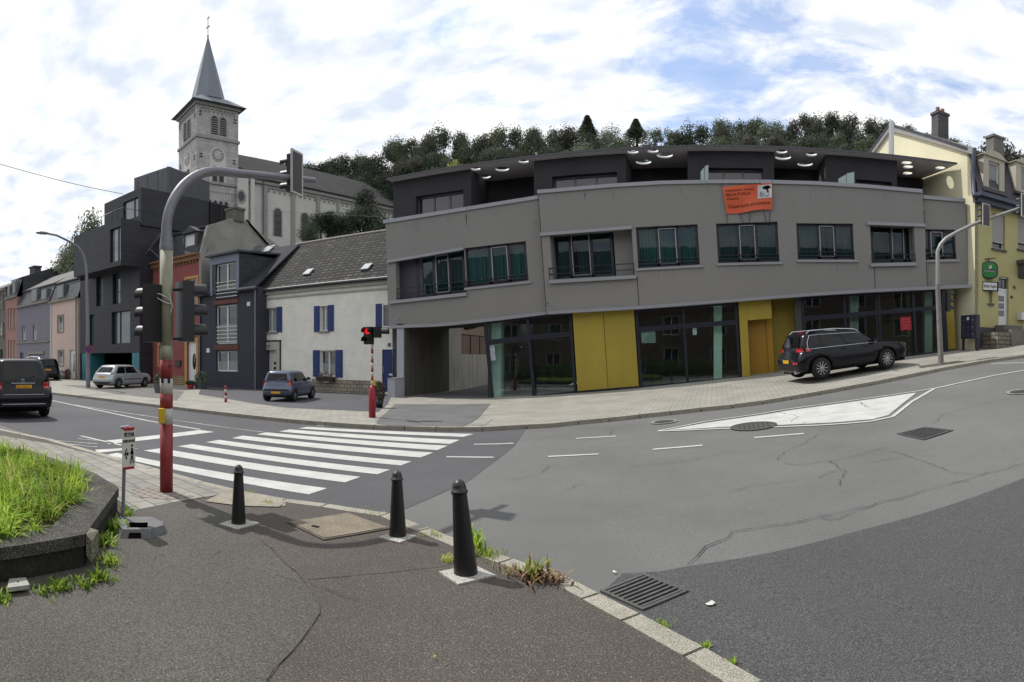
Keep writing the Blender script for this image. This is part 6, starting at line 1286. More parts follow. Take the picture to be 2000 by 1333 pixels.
for i, (px, py, k, h) in enumerate(front):
    r = 98 + rn.uniform(-6, 6); tree('broadleaf_tree', px, py - 3, r, h * 1.12, rn.uniform(.82, 1.0) * 11.5, B[k](), TRK[i % 2], '%s skyline tree on the hilltop, %s from the left' % (KD[k], ORD[i]), 'trees along the hilltop', rn.uniform(0, 6))
# second, lower rank filling the slope behind the roofs
low = [(620, 345), (665, 335), (715, 338), (760, 330), (800, 305), (850, 290), (905, 295), (960, 285), (1015, 285), (1070, 285), (1130, 280), (1190, 285), (1240, 290), (1300, 285), (1350, 280), (1410, 262), (1465, 262), (1520, 262), (1575, 258), (1640, 252), (1700, 258), (1750, 270), (1650, 275)]
for i, (px, py) in enumerate(low):
    r = 88 + rn.uniform(-4, 4); k = rn.choice([0, 1, 4, 2] if px < 820 or px > 1560 else [1, 2, 3, 0]); tree('broadleaf_tree', px, py + 2, r, 12, rn.uniform(.85, 1.05) * 10.5, B[k](), TRK[i % 2], '%s tree of the lower slope row, %s from the left' % (KD[k], ORD[i]), 'trees on the slope below the hilltop', rn.uniform(0, 6))
for px, py, h, lb in ((1147, 229, 15, 'pointed dark conifer on the hilltop between two rounded trees'), (1242, 236, 13, 'dark conical spruce on the hilltop in the gap of bright sky')):
    tree('conifer_tree', px, py - 4, 97, h * 1.1, 19, CON, TRK[2], lb, rot=px)
tree('thin_tree', 1282, 240, 95, 12, 7.5, THIN, TRK[0], 'thin sparse tree with sky showing through beside the spruce', rot=1); tree('thin_tree', 1306, 243, 96, 11, 7.5, THIN, TRK[1], 'sparse feathery tree right of the other thin tree on the hilltop', rot=3)
YEL = variant('yel', 91, 2500, .035, 'b', [LM[5], LM[2]])
tree('small_tree', 890, 309, 60, 5, 2.4, YEL, TRK[0], 'small yellow green treetop peeking over the grey building roof')
NEAR = variant('near', 101, 16000, .0125, 'b', [LM[4], LM[3], LM[0]]); NEAR2 = variant('near2', 131, 12000, .013, 'b', [LM[4], LM[0]])
tree('churchyard_tree', 712, 360, 48, 8.9, 7.0, NEAR, TRK[0], 'large dark round tree in front of the church nave', rot=1)
tree('churchyard_tree', 628, 408, 46, 5.6, 4.6, NEAR2, TRK[1], 'smaller dark tree in front of the church nave windows', rot=2)
tree('churchyard_tree', 668, 425, 49, 5.6, 3.2, NEAR2, TRK[0], 'low dark tree between the two churchyard trees', rot=4)
LFT = variant('lft', 141, 11000, .014, 'b', [LM[2], LM[1]])
tree('ash_tree', 178, 400, 56, 16, 8.5, LFT, TRK[0], 'grey green tree rising behind the street lamp and black slate house', rot=2)
tree('ash_tree', 128, 470, 58, 12, 5, LFT, TRK[1], 'lower tree clump left of the street lamp arm', rot=5)
tree('chestnut_tree', 1962, 262, 44, 13, 6.2, variant('rt', 151, 10000, .017, 'b', [LM[3], LM[0]]), TRK[0], 'dark tree behind the chimneys of the yellow house', rot=2)
tree('chestnut_tree', 1886, 272, 60, 13, 6, B[0](), TRK[1], 'low dark treetop between the two chimneys of the yellow house', rot=1)
# ------------------------------------------------------------------ street furniture
M_polered = mat('pole_red', C(150, 46, 50, .72), rough=.55, var=.15, vs=4, fine=.1, fs=40); M_polewh = mat('pole_white', C(206, 204, 196, .72), rough=.55, var=.12, vs=5)
M_polecr = mat('pole_cream', C(172, 170, 146, .66), rough=.6, var=.15, vs=5); M_galv = mat('galvanised_steel', C(140, 140, 148, .72), rough=.55, metal=.4, var=.12, vs=6, fine=.08, fs=80)
M_sigblk = mat('signal_black', C(24, 25, 28, .8), rough=.45); M_lensoff = mat('dark_lens', C(22, 24, 26, .8), rough=.15, spec=.8)
M_yelbox = mat('yellow_box', C(214, 176, 26, .8), rough=.45)
def zp(y, r): return EYE + (HY - y) / F * r
def basis(d):                                       # right, up for something facing direction d (horizontal)
    d = Vector((d[0], d[1], 0)).normalized(); return Vector((-d.y, d.x, 0)), Vector((0, 0, 1)), d
def obox(mb, c, d, w_, dp, h, m=0):                 # box centred in plan on c, bottom at c.z, facing d
    r_, u_, f_ = basis(d); c = Vector(c); q = [c - r_ * w_ / 2 + f_ * dp / 2, c + r_ * w_ / 2 + f_ * dp / 2]; q = [q[0], q[1], q[1] + u_ * h, q[0] + u_ * h]; mb.hexa(q + [p - f_ * dp for p in q], m)
def signal(root, c, d, n, s=1.0, lit=None, board=False, name='signal_head'):
    """signal head: housing facing d, bottom centre at c, n lamps"""
    r_, u_, f_ = basis(d); c = Vector(c); H = .26 * s * n; mb = MB(); obox(mb, c, d, .27 * s, .16 * s, H); hd = mb.build(name, M_sigblk, root)
    if board:
        mb = MB(); obox(mb, c - f_ * .085 * s - u_ * .06 * s, d, .42 * s, .012, H + .12 * s); bb = mb.build('backing_board', mat('board_grey', C(78, 76, 84, .75), rough=.6), hd)
        mb = MB(); k = .42 * s / 2
        for x in (-k, k): obox(mb, c - f_ * .085 * s - u_ * .06 * s + r_ * x * .95, d, .03, .02, H + .12 * s)
        for z in (-.06 * s, H + .03 * s): obox(mb, c - f_ * .085 * s + u_ * z, d, .40 * s, .022, .03)
        mb.build('white_border', M_polewh, hd)
    for k in range(n):
        z = H - .13 * s - .26 * s * k; cc_ = c + u_ * z + f_ * .08 * s; rr_ = .098 * s; N_ = 20
        vs = []; 
        for (ra, dd, lo) in ((rr_, 0, 0), (rr_ * 1.12, .20 * s, 0)):
            for j in range(N_):
                a = math.pi * (1.12 - 1.24 * j / (N_ - 1)) ; vs.append(cc_ + r_ * ra * math.cos(a) + u_ * (ra * math.sin(a)) + f_ * (dd if True else 0))
        mb = MB(); mb.add(vs, [(j, j + 1, N_ + j + 1, N_ + j) for j in range(N_ - 1)], 0, True); mb.add([v * 1 + (cc_ - v).normalized() * .006 for v in vs], [(j, j + 1, N_ + j + 1, N_ + j) for j in range(N_ - 1)], 0, True); mb.build('visor', M_sigblk, hd)
        mb = MB(); pts = [cc_ + (r_ * math.cos(6.2832 * j / 20) + u_ * math.sin(6.2832 * j / 20)) * rr_ * .94 for j in range(20)]; mb.add([cc_ + f_ * .03 * s] + [p + f_ * .004 for p in pts], [(0, 1 + j, 1 + (j + 1) % 20) for j in range(20)], 0, True)
        mb.build('lens', mat('red_light', C(235, 30, 44), emit=.9) if lit == k else M_lensoff, hd)
    return hd
def rings(root, c, r, zs, mats_):                   # banded pole, each band a part
    for (z0, z1), m in zip(zip(zs, zs[1:]), mats_):
        mb = MB(); mb.lathe([(0, z0), (r, z0), (r, z1), (0, z1)], (c.x, c.y, 0), 20, smooth=True); mb.build('pole_band', m, root)
# ---- big cantilever mast on the left
c = onG(325, 962, NH); r0 = rad(c)
ms = thing('traffic_light_mast', c, 'tall red and white banded cantilever traffic light mast on the near pavement', 'traffic light')
pr = .078
YS = [962, 828, 798, 769, 740, 703, 676, 486]
rings(ms, c, pr, [zp(y, r0) for y in YS], [M_polered, M_polewh, M_polered, M_polewh, M_polered, M_polecr, M_polecr][:0] + [M_polered, M_polewh, M_polered, M_polewh, M_polered, M_polecr, M_polecr])
zc0 = zp(486, r0); dv_ = Vector((.04, 1, 0)).normalized()
path = [(0, zc0), (0, zp(468, r0)), (.0, zp(455, r0))]
zA_ = zp(452, r0); RA, RZ = .86, 4.03 - zA_
for k in range(1, 15): a_ = math.pi / 2 * k / 14; path.append((RA * (1 - math.cos(a_)), zA_ + RZ * math.sin(a_) + .06 * (k / 14) ** 2))
path += [(1.2, 4.13), (2.0, 4.25), (2.62, 4.35)]
mb = MB(); mb.tube([c.xy.to_3d() + dv_ * a + Vector((0, 0, z)) for a, z in path], [.078, .078, .064] + [.063 - .006 * k / 14 for k in range(14)] + [.054, .047, .040], 16); mb.build('curved_arm', M_galv, ms)
mb = MB(); mb.lathe([(.082, 0), (.082, .07), (.066, .12)], (c.x, c.y, zc0 - .02), 20); mb.build('collar', M_galv, ms)
camd = Vector((-c.x, -c.y, 0)).normalized(); rt = Vector((-camd.y, camd.x, 0))
r_px = lambda px: Vector((math.sin(az(px)), math.cos(az(px)), 0))
hz0 = zp(672, r0); sc = (zp(551, r0) - hz0) / .78
signal(ms, c.xy.to_3d() + rt * .22 + Vector((0, 0, zp(668, r0))), (-camd * .35 + rt * 0.94), 3, sc * .97)
signal(ms, c.xy.to_3d() - rt * .15 + camd * .05 + Vector((0, 0, zp(669, r0))), (-camd * .72 - rt * .7), 3, sc * .92)
mb = MB()
for z in (zp(566, r0), zp(662, r0)): mb.tube([c.xy.to_3d() - rt * .18 + Vector((0, 0, z)), c.xy.to_3d() + rt * .24 + Vector((0, 0, z))], .02, 6)
mb.build('bracket', M_sigblk, ms)
mb = MB(); P_ = []
for k in range(16): a = k / 15 * 6.283; P_.append(c.xy.to_3d() + camd * .1 + rt * (.02 + .1 * math.cos(a) - .06) + Vector((0, 0, zp(585, r0) + .035 * math.sin(a) - .05 * math.cos(a))))
mb.tube(P_, .006, 5); mb.tube([c.xy.to_3d() + camd * .1 + rt * .03 + Vector((0, 0, zp(575, r0))), c.xy.to_3d() + camd * .11 + rt * .07 + Vector((0, 0, zp(600, r0))), c.xy.to_3d() + camd * .1 + rt * .05 + Vector((0, 0, zp(612, r0)))], .006, 5); mb.build('cable_tie', M_wf, ms)
mb = MB(); obox(mb, c.xy.to_3d() - rt * .055 + camd * .10 + Vector((0, 0, zp(824, r0))), camd, .075, .1, .165); mb.build('push_button_box', M_yelbox, ms)
mb = MB()
for dx_, y_, w2, h2 in ((-.05, 748, .035, .06), (.03, 748, .03, .06)): obox(mb, c.xy.to_3d() + rt * dx_ + camd * .08 + Vector((0, 0, zp(y_, r0))), camd, w2, .006, h2)
mb.build('sticker', M_sigblk, ms)
text('9', c.xy.to_3d() + camd * .082 + rt * .02 + Vector((0, 0, zp(720, r0))), rt, (0, 0, 1), .07, M_sigblk, ms, 'pole_number')
e_ = c.xy.to_3d() + dv_ * 2.17; ea = Vector((e_.x, e_.y, 0)).normalized()
rh = rad(e_); sgz = zp(376, rh); fdir = (ea * .55 + Vector((ea.y, -ea.x, 0)) * -.83)
signal(ms, e_ + Vector((0, 0, sgz)), fdir, 3, (zp(294, rh) - sgz) / .88, board=True, name='overhead_signal')
# ---- pedestrian signal across the road
c = onG(727, 816, KH); r0 = rad(c)
ps = thing('pedestrian_signal', c, 'thin banded pole on thick red base with glowing red pedestrian light beyond the zebra crossing', 'traffic light')
mb = MB(); mb.lathe([(0, c.z), (.092, c.z), (.098, zp(775, r0)), (.085, zp(760, r0)), (.04, zp(753, r0)), (0, zp(753, r0))], (c.x, c.y, 0), 20); mb.build('base_shroud', mat('shroud_red', C(170, 40, 56, .75), rough=.5, var=.15, vs=5), ps)
ys = [753, 744, 735, 727, 718, 709, 700, 691, 682, 668, 640]
rings(ps, c, .034, [zp(y, r0) for y in ys], [M_polewh, M_polered, M_polewh, M_polered, M_polewh, M_polered, M_polewh, M_polered, M_polewh, M_polewh])
camd = Vector((-c.x, -c.y, 0)).normalized(); rt = Vector((-camd.y, camd.x, 0))
signal(ps, c.xy.to_3d() - rt * .09 + Vector((0, 0, zp(673, r0))), camd * .85 - rt * .5, 2, (zp(639, r0) - zp(673, r0)) / .52, lit=0)
signal(ps, c.xy.to_3d() + rt * .14 + Vector((0, 0, zp(660, r0))), camd * .2 + rt * .95, 1, 1.1)
mb = MB(); obox(mb, c.xy.to_3d() + rt * .01 + Vector((0, 0, zp(672, r0))), camd, .03, .05, zp(640, r0) - zp(672, r0)); mb.build('mount_plate', M_polewh, ps)
mb = MB(); obox(mb, c.xy.to_3d() + rt * .05 + camd * .05 + Vector((0, 0, zp(753, r0))), camd, .07, .08, .16); mb.build('push_button_box', M_yelbox, ps)
# ---- cantilever mast on the right
c = onG(1838, 712, KH); r0 = rad(c)
mr = thing('traffic_light_mast', c, 'slim grey cantilever traffic light mast at the right by the parked dark car', 'traffic light')
dm_ = Vector((1, -.12, 0)).normalized(); B0 = c.xy.to_3d()
def onArm(px, py):
    n_ = Vector((-dm_.y, dm_.x, 0)); u = r_px(px); rr_ = B0.dot(n_) / u.dot(n_); return pt(px, py, rr_)
lean = -.12
mb = MB(); mb.tube([c, Vector((c.x + lean, c.y, zp(556, r0)))], [.095, .085], 14); mb.build('pole', mat('worn_grey_pole', C(136, 134, 130, .68), rough=.7, var=.3, vs=5, fine=.2, fs=40), mr)
A_ = [Vector((c.x + lean, c.y, zp(560, r0))), Vector((c.x + lean - .0, c.y, zp(510, r0)))] + [onArm(*p) for p in ((1831, 492), (1837, 478), (1848, 466), (1865, 456), (1900, 439), (1950, 421), (2000, 404), (2060, 384))]
mb = MB(); mb.tube(A_, [.075, .07, .068, .066, .064, .062, .06, .055, .05, .045], 14); mb.build('curved_arm', mat('pale_grey_pole', C(164, 164, 160, .7), rough=.5, metal=.3, var=.1), mr)
for px, py0, py1 in ((1922, 441, 397), (1997, 423, 378)):
    b = onArm(px, py0); sc_ = (onArm(px, py1).z - b.z) / .9; signal(mr, b - Vector((0, .05, 0)), Vector((-.35, .95, 0)), 3, sc_, board=True, name='overhead_signal')
b = onArm(1846, 605); signal(mr, Vector((b.x + .1, b.y + .1, zp(608, r0))), Vector((.95, .25, 0)), 3, (zp(566, r0) - zp(608, r0)) / .78)
mb = MB(); n_ = g(c.x, c.y) + KH; 
struct(drape('tree_pit_gravel', [[(c.x - .8, c.y - .25), (c.x + .8, c.y - .25), (c.x + .7, c.y + .3), (c.x - .7, c.y + .3)]], KH + .014, mat('pit_gravel', C(112, 108, 90, .6), rough=.95, var=.4, vs=6)))
# ---- street lamp far left with no parking sign
c = onG(172, 758, KH); r0 = rad(c); lp = thing('street_lamp', c, 'tall grey street lamp with curved arm at the far left', 'street lamp')
B0 = c.xy.to_3d(); P_ = [(0, 0, c.z), (-.02, 0, zp(620, r0)), (-.1, -.05, zp(520, r0)), (-.15, -.2, zp(498, r0)), (-.2, -.55, zp(482, r0)), (-.25, -1.05, zp(466, r0) - .2), (-.3, -1.7, zp(455, r0) - .25), (-.32, -2.35, zp(449, r0) - .35)]
mb = MB(); mb.tube([B0 + Vector((x, y, z)) for x, y, z in P_], [.12, .10, .075, .07, .065, .06, .055, .05], 12); mb.build('pole', M_galv, lp)
h_ = B0 + Vector(P_[-1]); mb = MB(); mb.lathe([(0, -.42), (.12, -.35), (.17, -.1), (.15, .15), (.08, .3), (0, .34)], (0, 0, 0), 14, axis='Y'); mb.v = [Vector((v.x, v.y, v.z * .5)) + h_ + Vector((0, -.15, .0)) for v in mb.v]; mb.build('lamp_head', mat('lamp_shell', C(150, 148, 148, .75), rough=.4), lp)
pc = onY(174, 682, c.y - .12); np_ = thing('no_parking_sign', pc, 'round blue no parking sign with red ring on the street lamp pole', 'traffic sign')
cd_ = Vector((-.75, -.65, 0)).normalized(); cd_ = Vector((-pc.x, -pc.y, 0)).normalized(); r_, u_, _ = basis(cd_)
def disc(c, R_, off, th, m, par, nm, r0=0):
    mb = MB(); N_ = 28; o = [c + cd_ * off + (r_ * math.cos(6.2832 * k / N_) + u_ * math.sin(6.2832 * k / N_)) * R_ for k in range(N_)]
    if r0: i = [c + cd_ * off + (r_ * math.cos(6.2832 * k / N_) + u_ * math.sin(6.2832 * k / N_)) * r0 for k in range(N_)]; mb.add(o + i, [(k, (k + 1) % N_, N_ + (k + 1) % N_, N_ + k) for k in range(N_)])
    else: mb.prism(o, cd_ * -th)
    return mb.build(nm, m, par)
Rn = 8 / F * rad(pc); disc(pc, Rn, 0, .02, M_galv, np_, 'plate'); sf = disc(pc, Rn * .96, .006, .003, mat('sign_blue', C(36, 56, 120, .8), rough=.5), np_, 'blue_face'); disc(pc, Rn * .98, .012, 0, M_redp, np_, 'red_ring', Rn * .78)
mb = MB(); a_ = (r_ - u_).normalized(); b_ = (r_ + u_).normalized(); q = [pc + cd_ * .014 + a_ * Rn * .85 + b_ * Rn * .09, pc + cd_ * .014 + a_ * Rn * .85 - b_ * Rn * .09, pc + cd_ * .014 - a_ * Rn * .85 - b_ * Rn * .09, pc + cd_ * .014 - a_ * Rn * .85 + b_ * Rn * .09]; mb.quad(*q); mb.build('red_bar', M_redp, np_)
# ---- small red white post
c = onG(441, 786, KH); r0 = rad(c); po = thing('marker_post', c, 'short red and white banded marker post on the far pavement', 'post')
rings(po, c, .05, [zp(y, r0) for y in (786, 779, 773, 767, 761, 754)], [M_polered, M_polewh, M_polered, M_polewh, M_polered])
# ---- bollards
M_boll = mat('bollard_black', C(22, 22, 25, .7), rough=.42, var=.2, vs=9, bump=.15, bs=120, coat=.15); M_bslab = mat('bollard_granite', C(186, 184, 176, .66), rough=.9, var=.12, vs=8, fine=.45, fs=70)
def bollard(px, py, ytop, wpx, quad_, label, lean=(0, 0)):
    c = onG(px, py - wpx * .16, NH); r0 = rad(c); h = zp(ytop, r0) - c.z; R_ = wpx / 2 / F * r0; t = thing('bollard', c, label, 'bollard', 'black bollards along the near footway')
    prof = [(0, 0), (R_ * 1.0, 0), (R_ * .995, .02), (R_ * .62, h * .83), (R_ * .61, h * .845), (R_ * .70, h * .855), (R_ * .72, h * .87), (R_ * .69, h * .885), (R_ * .60, h * .89), (R_ * .58, h * .93), (R_ * .45, h * .97), (R_ * .24, h * .995), (0, h)]
    for nm, pf in (('shaft', prof[:5]), ('domed_cap', prof[4:])):
        mb = MB(); mb.lathe(pf, (0, 0, 0), 28); o = mb.build(nm, M_boll, t, local=True); o.rotation_euler = (lean[0], lean[1], 0)
    return t
def slab(quad_, label):
    q = [onG(x, y, NH) for x, y in quad_]; mb = MB(); mb.prism([p + Vector((0, 0, .013)) for p in q], (0, 0, -.02)); return struct(mb.build('granite_setting', M_bslab))
bollard(466, 1029, 908, 29, 0, 'black tapered bollard nearest the traffic light mast'); slab([(428, 1026), (463, 1015), (506, 1024), (463, 1037)], '')
bollard(777, 1054, 920, 34, 0, 'middle black tapered bollard behind the utility cover', (0, R(-1))); slab([(738, 1052), (772, 1042), (813, 1050), (780, 1063)], '')
bollard(910, 1130, 937, 47, 0, 'largest nearest black bollard leaning slightly beside green weeds', (R(1), R(-4.5))); slab([(857, 1120), (925, 1106), (968, 1127), (894, 1145)], '')
# ---- pedestrian diversion sign in a rubber foot
c = onG(240, 1026, NH); r0 = rad(c); ds_ = thing('diversion_sign', c, 'small white pedestrian diversion sign with arrow on a grey pole in a rubber foot', 'sign')
camd = Vector((-c.x, -c.y, 0)).normalized(); rt = Vector((-camd.y, camd.x, 0)); lean_ = rt * .02
zt_ = zp(836, r0); mb = MB(); mb.tube([c + Vector((0, 0, .02)), Vector((c.x, c.y, zt_)) + lean_], .017, 12); mb.build('pole', M_galv, ds_)
zb_, zt2 = zp(911, r0), zp(840, r0); sw = 25 / F * r0; sdir = (camd * .8 + rt * .6).normalized(); sr_ = Vector((-sdir.y, sdir.x, 0)); sw = sw / abs(sr_.dot(rt)); so = Vector((c.x, c.y, 0)) + rt * (.5 * 25 / F * r0 - .005) + camd * .025
mb = MB(); obox(mb, so + Vector((0, 0, zb_)), sdir, sw, .008, zt2 - zb_); pl = mb.build('sign_plate', mat('sign_white', C(222, 222, 212, .78), rough=.5, var=.06, vs=9), ds_)
O_ = lambda x, z: so + sr_ * (x - .5) * sw + sdir * .007 + Vector((0, 0, zb_ + (zt2 - zb_) * z)); hh_ = zt2 - zb_
text('PIETONS', O_(.10, .82), sr_, (0, 0, 1), hh_ * .17, M_black, pl, width=sw * .8); text('PASSEZ EN FACE', O_(.04, .67), sr_, (0, 0, 1), hh_ * .10, M_black, pl, width=sw * .92)
mb = MB()
def st(pts, w_): mb.tube([O_(x, z) for x, z in pts], w_, 5)
st([(.42, .36), (.18, .36)], .006); st([(.32, .50), (.16, .36), (.32, .22)], .005); mb.prism([O_(.34, .42), O_(.44, .40), O_(.44, .32), O_(.34, .30)], sdir * .002); mb.build('arrow', M_black, pl)
mb = MB(); st([(.72, .50), (.72, .34)], .010); st([(.72, .34), (.60, .08)], .005); st([(.72, .34), (.84, .08)], .005); st([(.72, .48), (.60, .34)], .0045); st([(.72, .48), (.84, .34)], .0045)
p = O_(.72, .575); N_ = 14; mb.prism([p + (sr_ * math.cos(6.2832 * k / N_) + Vector((0, 0, 1)) * math.sin(6.2832 * k / N_)) * .011 for k in range(N_)], sdir * .003); mb.build('pedestrian_symbol', M_black, pl)
mb = MB(); obox(mb, so + Vector((0, 0, zt2 - .002)) - sdir * .002, sdir, sw * .75, .03, .028); obox(mb, so + Vector((0, 0, zb_ - .024)) - sdir * .002, sdir, sw * .75, .03, .022); mb.build('red_clip', M_redp, ds_)
mb = MB(); mb.tube([Vector((c.x, c.y, zt2 + .02)) - rt * .02, Vector((c.x, c.y, zt2 + .03)) + rt * .06], .014, 8); mb.build('clamp', M_galv, ds_)
# rubber foot with handle opening
M_rub = mat('recycled_rubber', C(116, 116, 118, .68), rough=.85, var=.3, vs=7, fine=.2, fs=60)
F0 = [onG(x, y, NH) for x, y in ((234, 1053), (292, 1053), (327, 1043), (326, 1036), (300, 1023), (246, 1023), (226, 1030), (228, 1046))]
cf = sum(F0, Vector()) / 8; hF = .075; T0 = [p.lerp(cf, .14) + Vector((0, 0, hF)) for p in F0]
o0 = [onZ(x, y, NH + hF) for x, y in ((248, 1031), (288, 1031), (289, 1021), (252, 1021))]
# top face as ring of quads around the rectangular opening
mb = MB(); n = 8
for k in range(n): mb.quad(F0[k], F0[(k + 1) % n], T0[(k + 1) % n], T0[k])
near = [0, 1, 1, 1, 2, 3, 3, 0]
for k in range(n):
    a, b = T0[k], T0[(k + 1) % n]; i, j = near[k], near[(k + 1) % n]
    if i == j: mb.add([a, b, o0[i]], [(0, 1, 2)])
    else: mb.quad(a, b, o0[j], o0[i])
mb.build('rubber_foot', M_rub, ds_)
mb = MB()  # sides and floor of the opening, their shade painted as flat black
for k in range(4): a, b = o0[k], o0[(k + 1) % 4]; mb.quad(a, b, b - Vector((0, 0, hF)), a - Vector((0, 0, hF)))
mb.poly([p - Vector((0, 0, hF - .006)) for p in o0]); 
h0, h1 = F0[0].lerp(F0[1], .28), F0[0].lerp(F0[1], .72); h2, h3 = T0[0].lerp(T0[1], .28), T0[0].lerp(T0[1], .72); oc = camd * .003
mb.quad(h0 + oc + Vector((0, 0, .004)), h1 + oc + Vector((0, 0, .004)), h3.lerp(h1, .35) + oc, h2.lerp(h0, .35) + oc); mb.build('handle_opening', M_black, ds_)
mb = MB(); mb.lathe([(0, 0), (.03, 0), (.03, .02), (.018, .02), (0, .02)], c + Vector((0, 0, hF - .02)), 14); mb.build('blue_cap', mat('blue_plastic', C(40, 70, 150, .8), rough=.4), ds_)
# ---- raised concrete planter with long grass
ZP = .36; K_ = [(-260, 1115), (0, 1071), (166, 1044), (232, 953), (186, 925), (60, 880), (-200, 850)]
Pt = [onZ(x, y, ZP) for x, y in K_]
pl = thing('planter', Vector((Pt[2].x, Pt[2].y, NH)), 'raised dark exposed aggregate concrete planter full of long grass', 'planter')
M_agg = mat('exposed_aggregate', C(84, 82, 77, .6), rough=.95, var=.5, vs=6, fine=.6, fs=70, bump=1.0, bs=80, speck=1.0, ss=95)
M_stain = mat('stained_concrete', C(48, 47, 40, .55), rough=.95, var=.6, vs=7, fine=.4, fs=60, bump=1.0, bs=25)
cen = sum(Pt, Vector()) / len(Pt)
Pb = [p - Vector((0, 0, .09)) for p in Pt]
inset = []
n = len(Pt)
for i in range(n):
    a, b, c_ = Pt[i - 1], Pt[i], Pt[(i + 1) % n]; d1 = (b - a).normalized(); d2 = (c_ - b).normalized(); n1 = Vector((d1.y, -d1.x, 0)); n2 = Vector((d2.y, -d2.x, 0)); s_ = 1 if (cen - b).dot(n1) > 0 else -1
    w1 = .26 if i in (2, 3) else .16; m_ = (n1 + n2) * s_; m_ = m_ / max(m_.length, 1e-3); inset.append(b + m_ * w1 * 1.25)
mb = MB()
for i in range(n):
    j = (i + 1) % n; mb.quad(Pt[i], Pt[j], inset[j], inset[i]); mb.quad(Pt[i], Pt[j], Pb[j], Pb[i]); mb.quad(inset[i], inset[j], inset[j] - Vector((0, 0, .1)), inset[i] - Vector((0, 0, .1)))
mb.build('coping', M_agg, pl)
mb = MB(); W0 = [p.lerp(cen, .012) - Vector((0, 0, .088)) for p in Pt]
for i in range(n): j = (i + 1) % n; mb.quad(W0[i], W0[j], Vector((W0[j].x, W0[j].y, 0)), Vector((W0[i].x, W0[i].y, 0)))
mb.build('wall', M_stain, pl)
mb = MB(); q = onZ(166, 1044, ZP); e1_ = (Pt[3] - Pt[2]).normalized(); e0_ = (Pt[1] - Pt[2]).normalized(); up = Vector((0, 0, 1))
mb.prism([q + e0_ * -.01 - up * .001, q + e1_ * .18 - up * .001, q + e1_ * .18 + Vector((e1_.y, -e1_.x, 0)) * .07 - up * .02, q + Vector((e1_.y, -e1_.x, 0)) * .05 - up * .05], (0, 0, -.16)); mb.build('chipped_corner', mat('pale_aggregate', C(130, 126, 112, .66), rough=.95, fine=.9, fs=90, bump=.8, bs=90), pl)
mb = MB(); mb.poly([p - Vector((0, 0, .05)) for p in inset]); mb.build('soil', mat('soil', C(58, 50, 38, .6), rough=.95, var=.4, fine=.5, fs=40), pl)
M_gr1 = leafmat('grass_bright', C(176, 200, 84, .85), .3, 2); M_gr2 = leafmat('grass_green', C(142, 176, 66, .85), .25, 2); M_gr3 = leafmat('grass_dark', C(92, 124, 50, .8), .25, 2); M_dry = leafmat('dry_grass', C(206, 196, 130, .8), .2, 2)
def inpoly(x, y, P):
    c_ = False; j = len(P) - 1
    for i in range(len(P)):
        if (P[i].y > y) != (P[j].y > y) and x < (P[j].x - P[i].x) * (y - P[i].y) / (P[j].y - P[i].y) + P[i].x: c_ = not c_
        j = i
    return c_
def blade(mb, b, d, L, w_, m, bend=1.0, rn=random):
    d = d.normalized(); s_ = Vector((-d.y, d.x, 0)) * w_; pts = []; N_ = 5
    for k in range(N_):
        t_ = k / (N_ - 1); out = (t_ ** 1.7) * bend; pts.append(b + d * L * out * .75 + Vector((0, 0, L * (t_ - .45 * bend * t_ ** 2.4))))
    vs = []
    for k, p in enumerate(pts): ww = (1 - (k / (N_ - 1)) ** 1.5) * (.6 + .4 * min(1, k)) ; vs += [p - s_ * ww, p + s_ * ww]
    mb.add(vs, [(2 * k, 2 * k + 1, 2 * k + 3, 2 * k + 2) for k in range(N_ - 1)], m, True)
rn = random.Random(12); mb = MB(); cnt = 0
xs = [p.x for p in inset]; yy = [p.y for p in inset]
tufts = []
while len(tufts) < 330:
    x, y = rn.uniform(max(min(xs), -9.5), max(xs)), rn.uniform(min(yy), max(yy))
    if inpoly(x, y, inset): tufts.append((x, y))
for x, y in tufts:
    mi = rn.choice([0, 0, 1, 1, 2]); hgt = rn.uniform(.18, .38)
    if rn.random() < .5:
        for _ in range(9): a = rn.uniform(0, 6.283); blade(mb, Vector((x, y, ZP - .06)), Vector((math.cos(a), math.sin(a), 0)), hgt * rn.uniform(.5, .9), rn.uniform(.012, .022), rn.choice([0, 1, 1, 2]), 1.4)
    if rn.random() < .2:
        for _ in range(4): a = rn.uniform(0, 6.283); blade(mb, Vector((x, y, ZP - .06)), Vector((math.cos(a), math.sin(a), 0)), hgt * 1.5, .003, 3, .4)
    for _ in range(rn.randrange(14, 28)):
        a = rn.uniform(0, 6.283); b = Vector((x + rn.gauss(0, .05), y + rn.gauss(0, .05), ZP - .06)); d = Vector((math.cos(a), math.sin(a), 0)) + Vector((.25, -.15, 0))
        blade(mb, b, d, hgt * rn.uniform(.6, 1.35), rn.uniform(.004, .011), mi if rn.random() < .7 else rn.choice([0, 1, 2, 3]), rn.uniform(.35, 1.35))
go = mb.build('long_grass', [M_gr1, M_gr2, M_gr3, M_dry]); tag(go, 'bright green long grass growing in the concrete planter', 'grass', kind='stuff')
